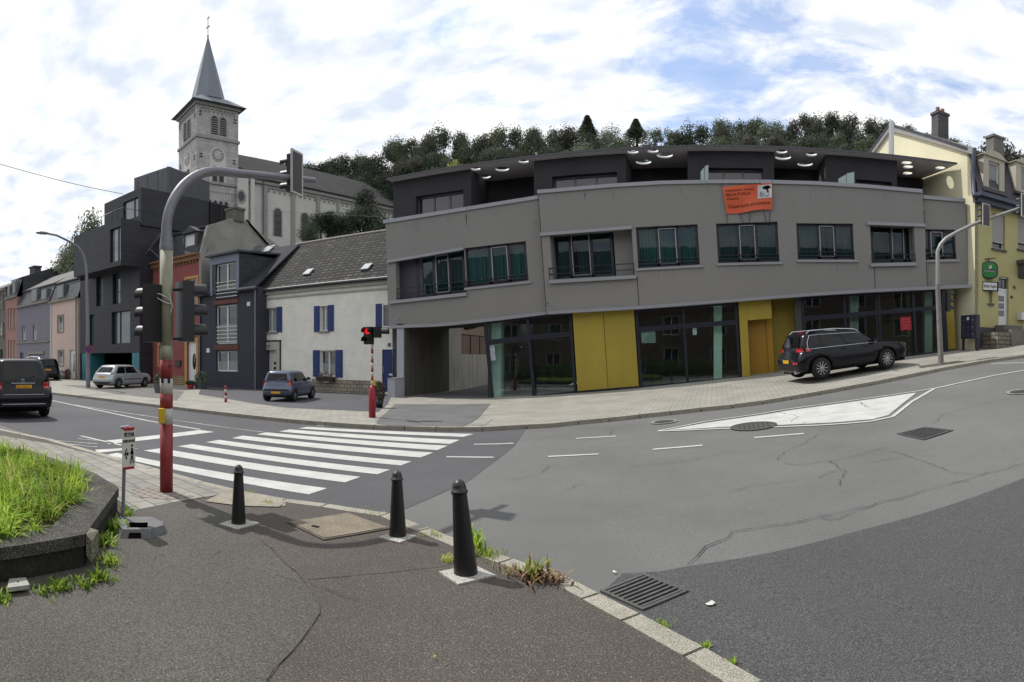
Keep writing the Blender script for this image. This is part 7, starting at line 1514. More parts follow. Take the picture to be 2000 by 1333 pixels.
# ---- weeds
def weed(px, py, dz, n, L, w_, mats_, label, name='weed', seed=0, spread=.05, bend=.9, group=None):
    c = onG(px, py, dz); rn = random.Random(seed + px); mb = MB()
    for _ in range(n):
        a = rn.uniform(0, 6.283); blade(mb, c + Vector((rn.gauss(0, spread), rn.gauss(0, spread * .7), 0)), Vector((math.cos(a), math.sin(a), 0)), L * rn.uniform(.5, 1.3), w_ * rn.uniform(.6, 1.3), rn.randrange(len(mats_)), bend * rn.uniform(.4, 1.2))
    return tag(mb.build(name, mats_), label, 'weed', group)
weed(922, 1075, NH, 70, .22, .016, [M_gr2, M_gr1], 'leafy green weed growing behind the nearest bollard', bend=.6, spread=.05)
weed(943, 1085, NH, 120, .09, .006, [M_gr2, M_gr1, M_dry], 'low mossy green tuft right of the nearest bollard', spread=.08)
weed(879, 1098, NH, 45, .08, .005, [M_gr1, M_dry], 'small yellowish tuft left of the nearest bollard foot', spread=.04)
M_brn = mat('dead_leaf', C(120, 82, 56, .62), rough=.8, var=.3)
weed(1042, 1128, NH, 60, .16, .010, [M_gr2, M_gr1, M_brn], 'dandelion like weed with brown dead leaves on the granite kerb', bend=.9, spread=.05)
weed(1055, 1135, NH, 55, .14, .014, [M_brn, mat('dead_leaf_pale', C(160, 128, 92, .62), rough=.8)], 'withered brown leaves under the kerb weed', name='dead_leaves', bend=1.6, spread=.09)
weed(1000, 1118, NH, 110, .07, .003, [M_brn, M_dry], 'tuft of dry tan moss between bollard and kerb weed', spread=.07)
weed(845, 1047, NH, 50, .06, .004, [M_dry, M_gr2], 'dry tuft on the kerb behind the middle bollard', spread=.05)
weed(720, 1003, NH, 40, .04, .004, [M_dry, M_gr2], 'thin dry weeds along the kerb left of the middle bollard', spread=.12)
weed(521, 983, NH, 50, .04, .004, [M_gr1, M_gr2], 'tiny bright tuft on the pavement right of the first bollard', spread=.04)
weed(490, 962, NH, 30, .03, .004, [M_gr2], 'tiny green tuft at the kerb behind the first bollard', spread=.03)
weed(1290, 1222, 0, 60, .05, .004, [M_gr1, M_gr2], 'pale green weed at the kerb foot just below the street drain', spread=.05)
weed(1380, 1268, 0, 24, .05, .008, [M_gr2, M_gr1], 'small leafy weed at the kerb foot, second below the drain', spread=.02)
weed(1428, 1298, 0, 22, .05, .008, [M_gr2, M_gr1], 'small leafy weed at the kerb foot, lowest in the picture', spread=.02)
for i, (x, y, L, n) in enumerate([(250, 1012, .20, 40), (228, 1035, .16, 60), (205, 1062, .14, 50), (214, 1098, .11, 50), (196, 1128, .10, 60), (165, 1140, .08, 50), (120, 1148, .09, 60), (90, 1156, .08, 40), (2, 1172, .09, 40)]):
    weed(x, y + 4, NH, n, L, .010, [M_gr2, M_gr3, M_gr1], 'green weeds at the foot of the planter wall, %s from the sign pole' % ORD[i], spread=.05, group='weeds along the planter wall')
q = [onG(x, y, NH) + Vector((0, 0, .03)) for x, y in ((14, 1166), (58, 1160), (50, 1145), (18, 1148))]; mb = MB(); mb.prism(q, (0, 0, .03)); pk = tag(mb.build('crushed_packet', mat('packet', C(170, 168, 160, .7), rough=.7, var=.25, vs=20)), 'crushed grey white packet lying by the planter wall', 'litter')
mb = MB(); cp = sum(q, Vector()) / 4 + Vector((0, 0, .034)); mb.lathe([(0, 0), (.007, 0), (0, .002)], cp, 8); mb.build('spot', M_black, pk)
# ---- plant pots across the road
def pot(px, py, w_, h, name, label, pm, plant, seed, ph=.35, boxy=True):
    c = onG(px, py, KH); r0 = rad(c); t = thing(name, c, label, 'plant pot'); mb = MB(); W = w_ / F * r0 / 2; H = h / F * r0
    if boxy: mb.hexa([c + Vector(v) for v in ((-W * .8, -W * .8, 0), (W * .8, -W * .8, 0), (W, -W, H), (-W, -W, H), (-W * .8, W * .8, 0), (W * .8, W * .8, 0), (W, W, H), (-W, W, H))])
    else: mb.lathe([(0, 0), (W * .75, 0), (W, H), (W * .9, H), (0, H * .9)], c, 18)
    mb.build('pot', pm, t); mb = MB(); leafball(mb, c + Vector((0, 0, H + ph * .5)), W * 1.35, W * 1.35, ph * .75, 700, .04, seed, len(plant)); mb.build('plant', plant, t)
M_potg = mat('grey_pot', C(92, 94, 100, .7), rough=.7); M_lav = mat('lavender_grey', C(140, 148, 130, .6), rough=.8)
pot(312, 768, 17, 17, 'planter_pot', 'grey square pot with silvery shrub left of the red house door', M_potg, [M_lav, M_leafA], 3, .4)
pot(393, 760, 20, 13, 'planter_pot', 'grey square pot with lavender at the anthracite house corner', M_potg, [M_lav, M_leafA], 5, .45)
pot(372, 760, 14, 9, 'planter_pot', 'small red pot by the red house doorstep', M_redp, [M_leafA], 7, .15, False)
pot(741, 797, 17, 17, 'planter_pot', 'black round pot with reddish plant behind the pedestrian light', M_sigblk, [mat('red_shrub', C(120, 78, 78, .6)), M_leafA], 9, .45, False)
c = onG(121, 741, KH); t = thing('garden_clutter', c, 'heap of white bags and red flowers beside the pink house door', 'bags')
mb = MB(); rn = random.Random(2)
for k, (dx, m_) in enumerate(((-.5, 0), (0, 0), (.35, 0), (.9, 1), (1.2, 1))): leafball(mb, c + Vector((dx, 0, .35)), .28, .2, .4, 160, .12, 20 + k, 1) if m_ == 0 else None
mb.build('bags', M_wf, t); mb = MB(); leafball(mb, c + Vector((1.0, 0, .4)), .3, .2, .4, 200, .07, 33, 2); mb.build('flowers', [M_redp, M_leafA], t)
# ---- overhead wires
def wire(p, q, sag, r_, label):
    pts = [p.lerp(q, k / 20) + Vector((0, 0, -sag * 4 * (k / 20) * (1 - k / 20))) for k in range(21)]; mb = MB(); mb.tube(pts, r_, 5); return tag(mb.build('overhead_cable', mat('cable', C(44, 44, 48, .8), rough=.7)), label, 'cable')
wire(pt(-220, 250, 30), pt(240, 379, 38.2), .5, .018, 'long overhead cable crossing the sky to the black slate house')
wire(pt(424, 446, 33), pt(534, 482, 29), .1, .012, 'thin cable sloping over the anthracite house roof')
wire(pt(462, 404, 44), pt(757, 424, 31), .2, .010, 'faint horizontal cable in front of the church windows')
# ------------------------------------------------------------------ vehicles
# body = stack of horizontal sections: z -> rear x, front x, half width, corner radius
def sect(xr, xf, w_, rc, bulge=.04, nS=9, nC=5, nR=5):
    """closed outline starting at rear right corner going forward on the right (-y), then front, left, rear"""
    pts = []; rc = min(rc, (xf - xr) * .45, w_ * .9); rcf = min(rc * 1.6, (xf - xr) * .45, w_ * .9)
    def W(x): t_ = (x - xr) / (xf - xr) * 2 - 1; return w_ * (1 - bulge * t_ * t_)
    for k in range(nS + 1): x = xr + rc + (xf - rcf - xr - rc) * k / nS; pts.append((x, -W(x)))
    for k in range(1, nC): a = math.pi / 2 * k / nC; pts.append((xf - rcf + rcf * math.sin(a), -(W(xf - rcf) - rcf) - rcf * math.cos(a)))
    for k in range(nR + 1): y = -(W(xf - rcf) - rcf) + 2 * (W(xf - rcf) - rcf) * k / nR; pts.append((xf + .03 * (1 - (2 * k / nR - 1) ** 2), y))
    for k in range(1, nC): a = math.pi / 2 * k / nC; pts.append((xf - rcf + rcf * math.cos(a), (W(xf - rcf) - rcf) + rcf * math.sin(a)))
    for k in range(nS + 1): x = xf - rcf - (xf - rcf - xr - rc) * k / nS; pts.append((x, W(x)))
    for k in range(1, nC): a = math.pi / 2 * k / nC; pts.append((xr + rc - rc * math.sin(a), (W(xr + rc) - rc) + rc * math.cos(a)))
    for k in range(nR + 1): y = (W(xr + rc) - rc) - 2 * (W(xr + rc) - rc) * k / nR; pts.append((xr - .02 * (1 - (2 * k / nR - 1) ** 2), y))
    for k in range(1, nC): a = math.pi / 2 * k / nC; pts.append((xr + rc - rc * math.cos(a), -(W(xr + rc) - rc) - rc * math.sin(a)))
    return pts
def wheel_parts(root, x, y, R_, tw, rimm, spokes, side, tyre):
    mb = MB(); s_ = side; prof = [(R_ * .62, -tw / 2), (R_ * .93, -tw / 2), (R_, -tw * .32), (R_, tw * .32), (R_ * .93, tw / 2), (R_ * .62, tw / 2)]
    mb.lathe(prof, (x, y, R_), 28, axis='Y'); w_ = mb.build('wheel', tyre, root, local=True)
    mb = MB(); yo = y + s_ * tw * .42; mb.lathe([(R_ * .60, 0), (R_ * .66, 0), (R_ * .66, s_ * .015), (R_ * .60, s_ * .012)], (x, yo, R_), 28, axis='Y'); mb.lathe([(0, s_ * .01), (R_ * .14, s_ * .01), (R_ * .14, s_ * -.03)], (x, yo, R_), 14, axis='Y')
    for k in range(spokes):
        a = 6.2832 * k / spokes; u = Vector((math.cos(a), 0, math.sin(a))); v = Vector((-math.sin(a), 0, math.cos(a))); c = Vector((x, yo, R_)); ws = R_ * (.05 if spokes > 7 else .08)
        q = [c + u * R_ * .10 - v * ws * .8, c + u * R_ * .62 - v * ws, c + u * R_ * .62 + v * ws, c + u * R_ * .10 + v * ws * .8]; mb.prism(q, (0, s_ * -.02, 0))
    mb.build('rim', rimm, w_, local=True)
    mb = MB(); mb.lathe([(0, 0), (R_ * .62, 0)], (x, y + s_ * tw * .22, R_), 24, axis='Y'); mb.build('brake_disc', M_black, w_, local=True)
    return w_
M_tyre = mat('tyre_rubber', C(30, 30, 32, .7), rough=.85); M_alloy = mat('alloy_rim', C(190, 192, 196, .75), rough=.3, metal=.7); M_hub = mat('grey_hubcap', C(150, 152, 156, .7), rough=.45, metal=.4)
M_cgl = mat('car_glass', C(16, 18, 22, .6), rough=.04, spec=.35); M_red = mat('tail_lamp_red', C(190, 20, 30, .75), rough=.2, coat=.6); M_clr = mat('lamp_clear', C(200, 204, 210, .8), rough=.15, coat=.5); M_plastic = mat('black_trim', C(28, 28, 32, .75), rough=.6); M_plate = mat('plate_yellow', C(226, 170, 40, .8), rough=.5); M_chrome = mat('chrome', C(200, 202, 208, .8), rough=.15, metal=.9)
def carpaint(n, c, metal=.45): return mat(n, c, rough=.22, metal=metal, coat=.12, var=.05, vs=1, spec=.25)
def car(name, loc, heading, pitch, label, L, W, H, prm, paint, S=.87):
    """x forward from the rear bumper, right side is -y"""
    t = thing(name, loc, label, 'car'); t.rotation_euler = (0, -pitch, heading); t.scale = (S, S, S); hw = W / 2
    zb, belt, roof = prm['sill'], prm['belt'], H
    bz, hood = prm['bump'], prm['hood']
    lv = []  # (z, xr, xf, w, rc)
    cows = prm['cowl']; rf = prm['rooffront']; rr_ = prm['roofrear']; rb = prm['rearbelt']
    lv.append((zb - .02, .18, L - .30, hw * .90, .25)); lv.append((zb + .08, .04, L - .10, hw * .97, .22)); lv.append((bz, 0, L - .02, hw * 1.0, .20)); lv.append((bz + .10, .0, L, hw * 1.0, .22)); lv.append((bz + .16, .05, L - .02, hw * .995, .22))
    lv.append(((bz + belt) / 2 + .06, rb * .5 + .02, L - .07, hw * .985, .25)); lv.append((hood, rb * .7 + .03, L - .22, hw * .97, .30)); lv.append((hood + .06, rb * .85 + .03, L - .55, hw * .96, .35)); lv.append((belt, rb + .03, L - cows + .05, hw * .945, .28))
    n_ = 6
    for k in range(1, n_ + 1):
        s_ = k / n_; z = belt + (roof - .07 - belt) * s_; w_ = hw * (.935 - .185 * s_ ** 1.3); xr = rb + (rr_ - rb) * s_ ** prm.get('rp', 1.0); xf = (L - cows) + (rf - (L - cows)) * s_ ** .95; lv.append((z, xr, xf, w_, .20))
    lv.append((roof - .03, rr_ + .10, rf - .12, hw * .66, .2)); lv.append((roof, rr_ + .35, rf - .45, hw * .5, .2))
    mb = MB(); rows = [[Vector((x, y, z)) for x, y in sect(xr, xf, w_, rc)] for z, xr, xf, w_, rc in lv]; n = len(rows[0]); vs = [p for r in rows for p in r]; fs = [tuple(range(n)), tuple(range(len(vs) - n, len(vs)))]
    for i in range(len(rows) - 1): fs += [(i * n + k, i * n + (k + 1) % n, (i + 1) * n + (k + 1) % n, (i + 1) * n + k) for k in range(n)]
    mb.add(vs, fs, 0, True); Rw = prm['R']; ax = prm['axles']
    body = mb.build('body', paint, t, local=True); ct = MB()
    for a in ax: ct.lathe([(0, -hw * 1.2), (Rw * 1.16, -hw * 1.2), (Rw * 1.16, -hw + .26), (0, -hw + .26)], (a, 0, Rw), 24, axis='Y', smooth=False); ct.lathe([(0, hw * 1.2), (Rw * 1.16, hw * 1.2), (Rw * 1.16, hw - .26), (0, hw - .26)], (a, 0, Rw), 24, axis='Y', smooth=False)
    co = ct.build('cutter', M_black, None, merge=True); co.matrix_world = t.matrix_basis.copy(); bpy.context.view_layer.update(); co.matrix_world = t.matrix_world.copy()
    md = body.modifiers.new('w', 'BOOLEAN'); md.object = co; md.operation = 'DIFFERENCE'; md.solver = 'EXACT'; bpy.context.view_layer.update()
    me = bpy.data.meshes.new_from_object(body.evaluated_get(bpy.context.evaluated_depsgraph_get())); body.modifiers.clear(); body.data = me; bpy.data.objects.remove(co)
    def at(z):                                      # interpolate the stack
        for a, b in zip(lv, lv[1:]):
            if a[0] <= z <= b[0]: s_ = (z - a[0]) / max(b[0] - a[0], 1e-6); return [a[i] + (b[i] - a[i]) * s_ for i in range(5)]
        return lv[-1]
    def Sd(x, z, sg, off=.008):
        _, xr, xf, w_, rc = at(z); tt_ = (x - xr) / (xf - xr) * 2 - 1; return Vector((x, sg * (w_ * (1 - .04 * tt_ * tt_) + off), z))
    def Rr(y, z, off=.01):
        _, xr, xf, w_, rc = at(z); yy = abs(y); wi = w_ * .96 - rc
        x = xr - .02 * max(0, 1 - (yy / max(wi, .1)) ** 2) if yy < wi else xr + rc - math.sqrt(max(0, rc * rc - (yy - wi) ** 2))
        return Vector((x - off, y, z))
    def Ff(y, z, off=.01):
        _, xr, xf, w_, rc = at(z); rc *= 1.6; yy = abs(y); wi = w_ * .96 - rc
        x = xf + .03 * max(0, 1 - (yy / max(wi, .1)) ** 2) if yy < wi else xf - rc + math.sqrt(max(0, rc * rc - (yy - wi) ** 2)); return Vector((x + off, y, z))
    def patch(fn, top, bot, x0f, x1f, nz=6, nx=8, m=0):
        mb = MB(); vs = []
        for j in range(nz + 1):
            z = bot + (top - bot) * j / nz; a, b = x0f(z), x1f(z)
            for i in range(nx + 1): vs.append(fn(a + (b - a) * i / nx, z))
        mb.add(vs, [(j * (nx + 1) + i, j * (nx + 1) + i + 1, (j + 1) * (nx + 1) + i + 1, (j + 1) * (nx + 1) + i) for j in range(nz) for i in range(nx)], 0, True); return mb
    zt, zb2 = roof - .12, belt + .02
    for sg in (-1, 1):
        for (u0, u1) in prm['side']:                # fractions along the glasshouse
            def X0(z, u=u0): q = at(z); return q[1] + .24 + (q[2] - .22 - q[1] - .24) * u
            def X1(z, u=u1): q = at(z); return q[1] + .24 + (q[2] - .22 - q[1] - .24) * u
            patch(lambda x, z: Sd(x, z, sg), zt, zb2, X0, X1).build('side_window', M_cgl, t, local=True)
        if prm.get('chrome'):
            mb = MB(); q0 = at(zb2); xs = [q0[1] + .22 + (q0[2] - .2 - q0[1] - .22) * k / 10 for k in range(11)]; mb.tube([Sd(x, zb2 - .01, sg, .012) for x in xs], .012, 5)
            q1 = at(zt); xs = [q1[1] + .22 + (q1[2] - .2 - q1[1] - .22) * k / 10 for k in range(11)]; mb.tube([Sd(x, zt + .01, sg, .012) for x in xs], .010, 5); mb.tube([Sd(q0[1] + .22, zb2 - .01, sg, .012), Sd(at((zt + zb2) / 2)[1] + .17, (zt + zb2) / 2, sg, .012), Sd(q1[1] + .22, zt + .01, sg, .012)], .012, 5); mb.build('window_trim', M_chrome, t, local=True)
        mb = MB(); xm = L - cows - .32; p = Sd(xm, belt + .04, sg, .02); mb.hexa([p + Vector(v) for v in ((-.09, 0, 0), (.09, 0, 0), (.07, 0, .14), (-.09, 0, .15), (-.09, sg * .17, .01), (.04, sg * .17, .01), (.03, sg * .17, .13), (-.09, sg * .17, .13))]); mb.build('mirror', paint if prm.get('pm') else M_plastic, t, local=True)
        for xh in prm['handles']: mb = MB(); p = Sd(xh, belt - .10, sg, .015); mb.box(p.x - .09, p.x + .09, min(p.y, p.y + sg * .03), max(p.y, p.y + sg * .03), p.z - .015, p.z + .015); mb.build('door_handle', prm.get('hm', paint), t, local=True)
        mb = MB()
        for xd in prm['doors']:
            mb.tube([Sd(xd, z, sg, .002) for z in (zb + .1, (zb + belt) / 2, belt)], .006, 4)
        mb.build('door_seam', M_plastic, t, local=True)
        if prm.get('strip'): mb = MB(); mb.tube([Sd(x, prm['strip'], sg, .01) for x in (ax[0] + .5, (ax[0] + ax[1]) / 2, ax[1] - .5)], .022, 6); mb.build('rubbing_strip', M_plastic, t, local=True)
        # tail lamps and head lamps
        tl = prm['tail']; y0, y1 = hw * tl[0], hw * .965
        def fnT(y, z, sg=sg): 
            return Rr(y * sg, z)
        patch(fnT, tl[2], tl[1], lambda z: y0 + tl[3] * (z - tl[1]), lambda z: at(z)[3] * .955, 4, 8).build('tail_lamp', M_red, t, local=True)
        if tl[4]: patch(lambda x, z: Sd(x, z, sg, .006), tl[2], tl[1], lambda z: at(z)[1] + at(z)[4] * .5, lambda z: at(z)[1] + tl[4], 4, 6).build('tail_lamp', M_red, t, local=True)
        patch(lambda y, z, sg=sg: Ff(y * sg, z), hood - .02, hood - .17, lambda z: hw * .5, lambda z: hw * .90, 4, 8).build('head_lamp', M_clr, t, local=True)
        if prm.get('rails'):
            mb = MB(); y = sg * hw * .66; xa, xb = rr_ + .15, rf - .15; mb.tube([(xa, y, roof - .04), (xa + .12, y, roof + .045), ((xa + xb) / 2, y, roof + .065), (xb - .2, y, roof + .03), (xb, y, roof - .06)], .022, 8); mb.build('roof_rail', prm.get('railm', M_chrome), t, local=True)
        for i, a in enumerate(ax): wheel_parts(t, a, sg * (hw - .12), Rw, .22, prm['rim'], prm['spokes'], sg, M_tyre)
    rwz0 = prm['rw'][0]; patch(lambda y, z: Rr(y, z, .006), roof - .14, rwz0, lambda z: -(at(z)[3] * .96 - .07 - (.02 if z < belt else 0)), lambda z: at(z)[3] * .96 - .07, 8, 12).build('rear_window', M_cgl, t, local=True)
    patch(lambda y, z: Ff(y, z, .006), roof - .13, belt + .04, lambda z: -(at(z)[3] * .9), lambda z: at(z)[3] * .9, 8, 12).build('windscreen', M_cgl, t, local=True)
    patch(lambda y, z: Ff(y, z, .008), bz + .2, bz - .08, lambda z: -hw * .5, lambda z: hw * .5, 3, 6).build('grille', M_plastic, t, local=True)
    mb = MB(); bl = prm['lowtrim']; 
    lo = patch(lambda y, z: Rr(y, z, .008), bl[1], bl[0], lambda z: -at(z)[3] * .93, lambda z: at(z)[3] * .93, 3, 14); lo.build('bumper_trim', bl[2], t, local=True)
    pz, ph_, pw_ = prm['plate'][:3]; mb = MB(); q = Rr(0, pz, .012); mb.box(q.x - .012, q.x, -pw_ / 2, pw_ / 2, pz - ph_ / 2, pz + ph_ / 2); plt = mb.build('number_plate', M_plate, t, local=True)
    if len(prm['plate']) > 3:
        cu = bpy.data.curves.new('tx', 'FONT'); cu.body = prm['plate'][3]; cu.size = ph_ * 1.0; cu.resolution_u = 1; tx = bpy.data.objects.new('tx', cu); col.objects.link(tx); bpy.context.view_layer.update(); me = bpy.data.meshes.new_from_object(tx.evaluated_get(bpy.context.evaluated_depsgraph_get())); bpy.data.objects.remove(tx)
        mxx = max(v.co.x for v in me.vertices); k_ = pw_ * .84 / mxx
        for v in me.vertices: v.co = Vector((q.x - .016, -(-pw_ * .38 + v.co.x * k_ * .92), pz - ph_ * .34 + v.co.y))
        for v in me.vertices: pass
        me.materials.clear(); me.materials.append(M_black); o = bpy.data.objects.new('lettering', me); col.objects.link(o); o.parent = plt
        mb = MB(); mb.box(q.x - .015, q.x - .013, pw_ * .42, pw_ * .5, pz - ph_ / 2, pz + ph_ / 2); mb.build('blue_band', mat('eu_blue', C(30, 50, 150, .8)), plt, local=True)
    mb = MB(); zz = rwz0 + .01; q = Rr(0, zz, .02); q2 = Rr(-.38, zz + .12, .02); mb.tube([q, q2], .012, 5); mb.build('wiper', M_plastic, t, local=True)
    mb = MB(); mb.box(.2, L - .2, -hw * .8, hw * .8, zb - .06, zb + .02); mb.build('underbody', M_black, t, local=True)
    dr_ = prm.get('droop', 0)
    if dr_:
        for o in t.children_recursive:
            if o.type != 'MESH' or o.name.split('.')[0] in ('wheel', 'rim', 'brake_disc'): continue
            for v in o.data.vertices:
                if v.co.z > belt - .25 and v.co.x > 1.0: v.co.z -= dr_ * (v.co.x - 1.0) * min(1, (v.co.z - belt + .25) / (roof - belt + .25))
    return t, at, Rr, Sd
def place(px, py, dz=KH): return onG(px, py, dz)
def heading_px(p, q): a = math.atan2(q.y - p.y, q.x - p.x); return a
SUVp = dict(droop=.055, sill=.28, belt=1.02, bump=.60, hood=.93, cowl=1.30, rooffront=2.72, roofrear=.36, rearbelt=.14, R=.36, axles=(.82, 3.52), side=((.0, .16), (.19, .54), (.57, .95)), handles=(1.75, 2.65), doors=(1.35, 2.35, 3.2), tail=(.50, .96, 1.08, 0, .32), rim=M_alloy, spokes=10, rw=(1.12,), lowtrim=(.36, .55, M_plastic), plate=(.66, .11, .42), rails=True, chrome=True, pm=True)
# dark SUV in front of the restaurant
a, b = onG(1606, 746, KH), onG(1733, 723, KH)
def carloc(wheel, hd, axle_x, side, hw, S=.87):     # car origin so that a wheel contact lands on a point
    f = Vector((math.cos(hd), math.sin(hd), 0)); l = Vector((-f.y, f.x, 0)); return wheel - f * axle_x * S - l * (side * (hw - .1)) * S
hd = heading_px(a, b); S1 = (b - a).length / 2.70; pit = math.atan2(b.z - a.z, (b - a).xy.length) * .88
loc = carloc(a, hd, .82, -1, .93, S1)
t, at_, Rr_, Sd_ = car('parked_car', loc, hd, pit, 'dark navy sport utility car with roof rails parked in front of the restaurant windows', 4.62, 1.86, 1.58, SUVp, carpaint('midnight_paint', C(20, 22, 34, .45), .0), S1)
mb = MB(); mb.tube([(-.02, -.55, .30), (.12, -.55, .30)], .06, 10); mb.build('exhaust', M_chrome, t, local=True); mb = MB(); p = Rr_(-.55, .60, .012); mb.box(p.x - .01, p.x, -.8, -.45, .57, .64); mb.build('reflector', M_red, t, local=True)
mb = MB(); p = Rr_(0, 1.60, .0); mb.box(p.x - .06, p.x + .2, -.62, .62, 1.57, 1.61); sp = mb.build('spoiler', MC['midnight_paint'], t, local=True); mb = MB(); mb.box(p.x - .066, p.x - .06, -.2, .2, 1.58, 1.605); mb.build('brake_light', M_red, sp, local=True)
# black SUV at the left edge driving away
c0 = onG(52, 823, 0); hd = math.atan2(.16, -1); f_ = Vector((math.cos(hd), math.sin(hd), 0))
B_ = dict(SUVp); B_.update(droop=0, belt=1.10, cowl=1.4, tail=(.66, .88, 1.10, 0, .22), roofrear=.44, rearbelt=.10, rw=(1.16,), plate=(.96, .115, .52, 'KC 6912'), lowtrim=(.38, .52, M_plastic), chrome=False, rim=M_hub, spokes=7, axles=(.88, 3.75), side=((.0, .16), (.19, .54), (.57, .95)), railm=M_chrome)
rl = onG(-5, 822, 0); rrt = onG(78, 821, 0)
loc = Vector((c0.x, c0.y, 0)) + f_ * .35
t, at_, Rr_, Sd_ = car('moving_car', loc, hd, 0, 'black sport utility car seen from behind on the road at the left edge', 4.78, 1.92, 1.79, B_, carpaint('black_paint', C(16, 17, 22, .45), .0), .94)
mb = MB(); q = Rr_(0, 1.07, .02); mb.box(q.x - .015, q.x, -.36, .36, 1.055, 1.085); q = Rr_(0, .74, .02); mb.box(q.x - .015, q.x + .02, -.62, .62, .73, .75); mb.build('chrome_strip', M_chrome, t, local=True)
mb = MB(); mb.lathe([(.045, 0), (.055, 0), (.055, .008), (.045, .008)], (0, 0, 0), 18, axis='X'); q = Rr_(0, 1.13, .02); mb.v = [v + q for v in mb.v]
for k in range(3): an = R(90 + 120 * k); mb.tube([q + Vector((-.008, 0, 0)), q + Vector((-.008, .05 * math.cos(an), .05 * math.sin(an)))], .006, 4)
mb.build('round_emblem', M_chrome, t, local=True)
mb = MB(); q = Rr_(0, .47, .02); mb.box(q.x - .02, q.x, -.65, .65, .45, .475); mb.build('skid_trim', M_chrome, t, local=True)
# silver hatchback on the far left forecourt
H_ = dict(sill=.24, belt=.90, bump=.48, hood=.84, cowl=1.22, rooffront=2.55, roofrear=.62, rearbelt=.12, rp=.9, R=.30, axles=(.72, 3.33), side=((.03, .40), (.43, .94)), handles=(1.45, 2.25), doors=(1.2, 2.0, 2.95), tail=(.80, .92, 1.24, 0, .10), rim=M_hub, spokes=7, rw=(.98,), lowtrim=(.30, .40, M_plastic), plate=(.72, .11, .46), pm=True, strip=.56)
a, b = onG(231, 759.5, KH), onG(287, 752.5, KH); hd = heading_px(a, b); hd = R(109)
loc = carloc(a, hd, .72, -1, .85, .87)
car('parked_car', loc, hd, 0, 'silver hatchback parked by the black slate house', 4.15, 1.70, 1.43, H_, carpaint('silver_paint', C(184, 187, 190, .75), .3), .87)
# blue grey small hatchback
Y_ = dict(sill=.26, belt=.93, bump=.50, hood=.88, cowl=.98, rooffront=2.05, roofrear=.22, rearbelt=.10, R=.29, axles=(.52, 2.88), side=((.08, .42), (.45, .94)), handles=(1.15, 1.95), doors=(.95, 1.72, 2.55), tail=(.74, .78, 1.06, -.05, .10), rim=M_hub, spokes=7, rw=(1.0,), lowtrim=(.52, .60, M_plastic), plate=(.44, .10, .48), pm=False, hm=M_plastic)
a = onG(574, 785, KH); hd = R(109); loc = carloc(a, hd, .52, -1, .80, .78)
car('parked_car', loc, hd, 0, 'small lavender blue hatchback seen from behind in front of the cream house', 3.42, 1.60, 1.46, Y_, carpaint('lavender_paint', C(114, 122, 142, .7), .4), .78)
# dark people carrier further left
V_ = dict(H_); V_.update(belt=1.0, rearbelt=.06, roofrear=.3, rooffront=2.9, hood=.95, cowl=1.1, tail=(.84, 1.0, 1.4, 0, .08), rw=(1.08,), strip=None, plate=(.8, .11, .46))
a = onG(103, 743, KH); hd = math.atan2(.35, -.93); loc = Vector((a.x, a.y, KH)) + Vector((-.3, .3, 0))
car('parked_car', onG(94, 744, KH), hd, 0, 'dark people carrier half hidden behind the black car on the left pavement', 4.3, 1.75, 1.62, V_, carpaint('black_paint', C(16, 17, 22, .45), .0), .98)

# ------------------------------------------------------------------ things across the side street, seen in the shop windows
t = thing('house', (-4, -11, 0), 'dark brown terrace house behind the camera, mirrored in the shop windows', 'house')
fr = FR((34, -12), (-30, -12)); hs = []
for k in range(14):
    for z in (1.0, 3.9, 6.6): hs.append((2 + k * 4.4, 3.4 + k * 4.4, z, z + 1.7))
house(fr, t, 0, 9.6, 8, mat('brown_render', C(112, 92, 80, .66), rough=.9, var=.12), hs)
for r in hs: window(fr, t, r, M_wf, sill=M_sill, sur=M_sill)
mb = MB(); mb.prism([fr.p(-.3, 9.6, .4), fr.p(fr.L + .3, 9.6, .4), fr.p(fr.L + .3, 12.6, -4), fr.p(-.3, 12.6, -4)], (0, 0, .15)); mb.build('roof', M_slate, t)
mb = MB(); leafball(mb, (-6, -8.4, .8), 7, .7, .8, 5000, .13, 44, 2); tag(mb.build('hedge', [M_leafA, M_gr3]), 'low clipped hedge in front of the brown house behind the camera', 'hedge')

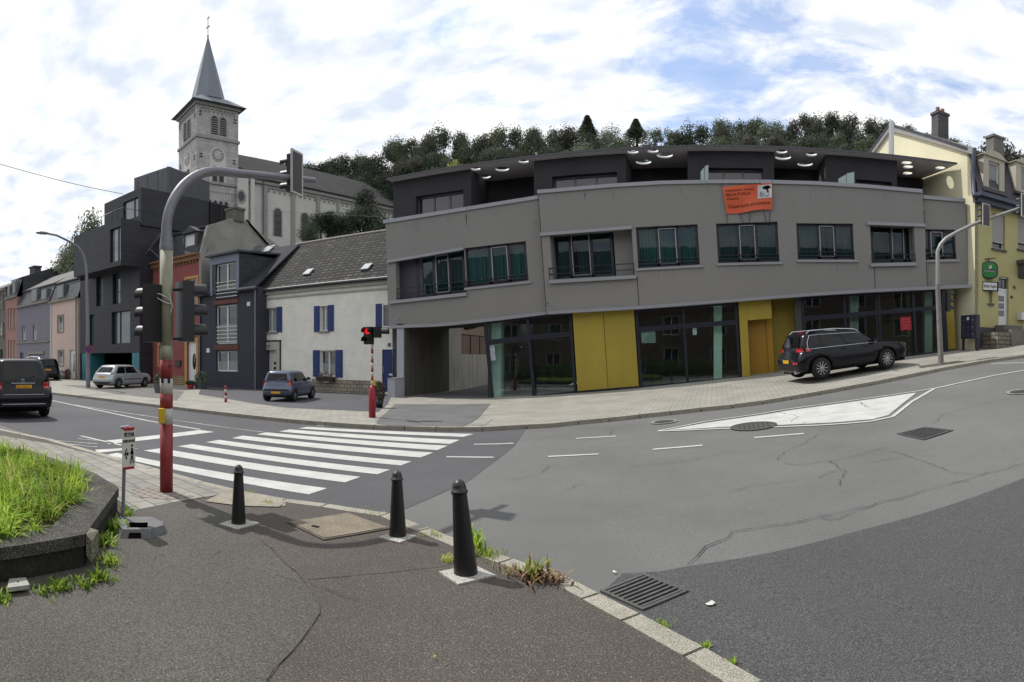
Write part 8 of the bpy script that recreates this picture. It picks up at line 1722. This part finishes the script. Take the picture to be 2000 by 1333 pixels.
# ------------------------------------------------------------------ countable pieces become parts of their own
SINGLE = {'door_lights': 'door_light', 'cords': 'cord', 'hands': 'clock_mark', 'wall_anchors': 'wall_anchor', 'standing_seams': 'standing_seam', 'sticker': 'sticker', 'red_clip': 'red_clip', 'brake_light': 'brake_light', 'chrome_strip': 'chrome_strip', 'bracket': 'bracket', 'emblem_strokes': 'emblem_stroke', 'poster_lines': 'poster_line', 'flowers_': 'flower', 'glazing_bars': 'glazing_bar'}
def islands(me):
    par = list(range(len(me.vertices)))
    def find(a):
        while par[a] != a: par[a] = par[par[a]]; a = par[a]
        return a
    for e in me.edges:
        a, b = find(e.vertices[0]), find(e.vertices[1])
        if a != b: par[a] = b
    out = {}
    for p in me.polygons: out.setdefault(find(p.vertices[0]), []).append(p)
    return list(out.values())
for o in [x for x in bpy.data.objects if x.type == 'MESH' and x.parent is not None]:
    nm = o.name.split('.')[0]
    if nm not in SINGLE or any(c.parent is o for c in bpy.data.objects): continue
    isl = islands(o.data)
    # islands of one boxed piece can share no vertices (tube caps): join islands whose boxes touch
    bx = []
    for ps in isl:
        vs = [o.data.vertices[i].co for p in ps for i in p.vertices]; bx.append([Vector((min(v[k] for v in vs) for k in range(3))), Vector((max(v[k] for v in vs) for k in range(3))), ps])
    merged = []
    for b in bx:
        for m_ in merged:
            if all(b[0][k] <= m_[1][k] + 1e-3 and m_[0][k] <= b[1][k] + 1e-3 for k in range(3)): m_[0] = Vector((min(m_[0][k], b[0][k]) for k in range(3))); m_[1] = Vector((max(m_[1][k], b[1][k]) for k in range(3))); m_[2] = m_[2] + b[2]; break
        else: merged.append(b)
    if len(merged) < 2: continue
    for b in merged:
        idx = sorted({i for p in b[2] for i in p.vertices}); mp_ = {v: k for k, v in enumerate(idx)}
        me = bpy.data.meshes.new(SINGLE[nm]); me.from_pydata([tuple(o.data.vertices[i].co) for i in idx], [], [[mp_[i] for i in p.vertices] for p in b[2]])
        for m_ in o.data.materials: me.materials.append(m_)
        me.update(); q = bpy.data.objects.new(SINGLE[nm], me); col.objects.link(q); q.parent = o.parent; q.location = o.location; q.rotation_euler = o.rotation_euler
    bpy.data.objects.remove(o)
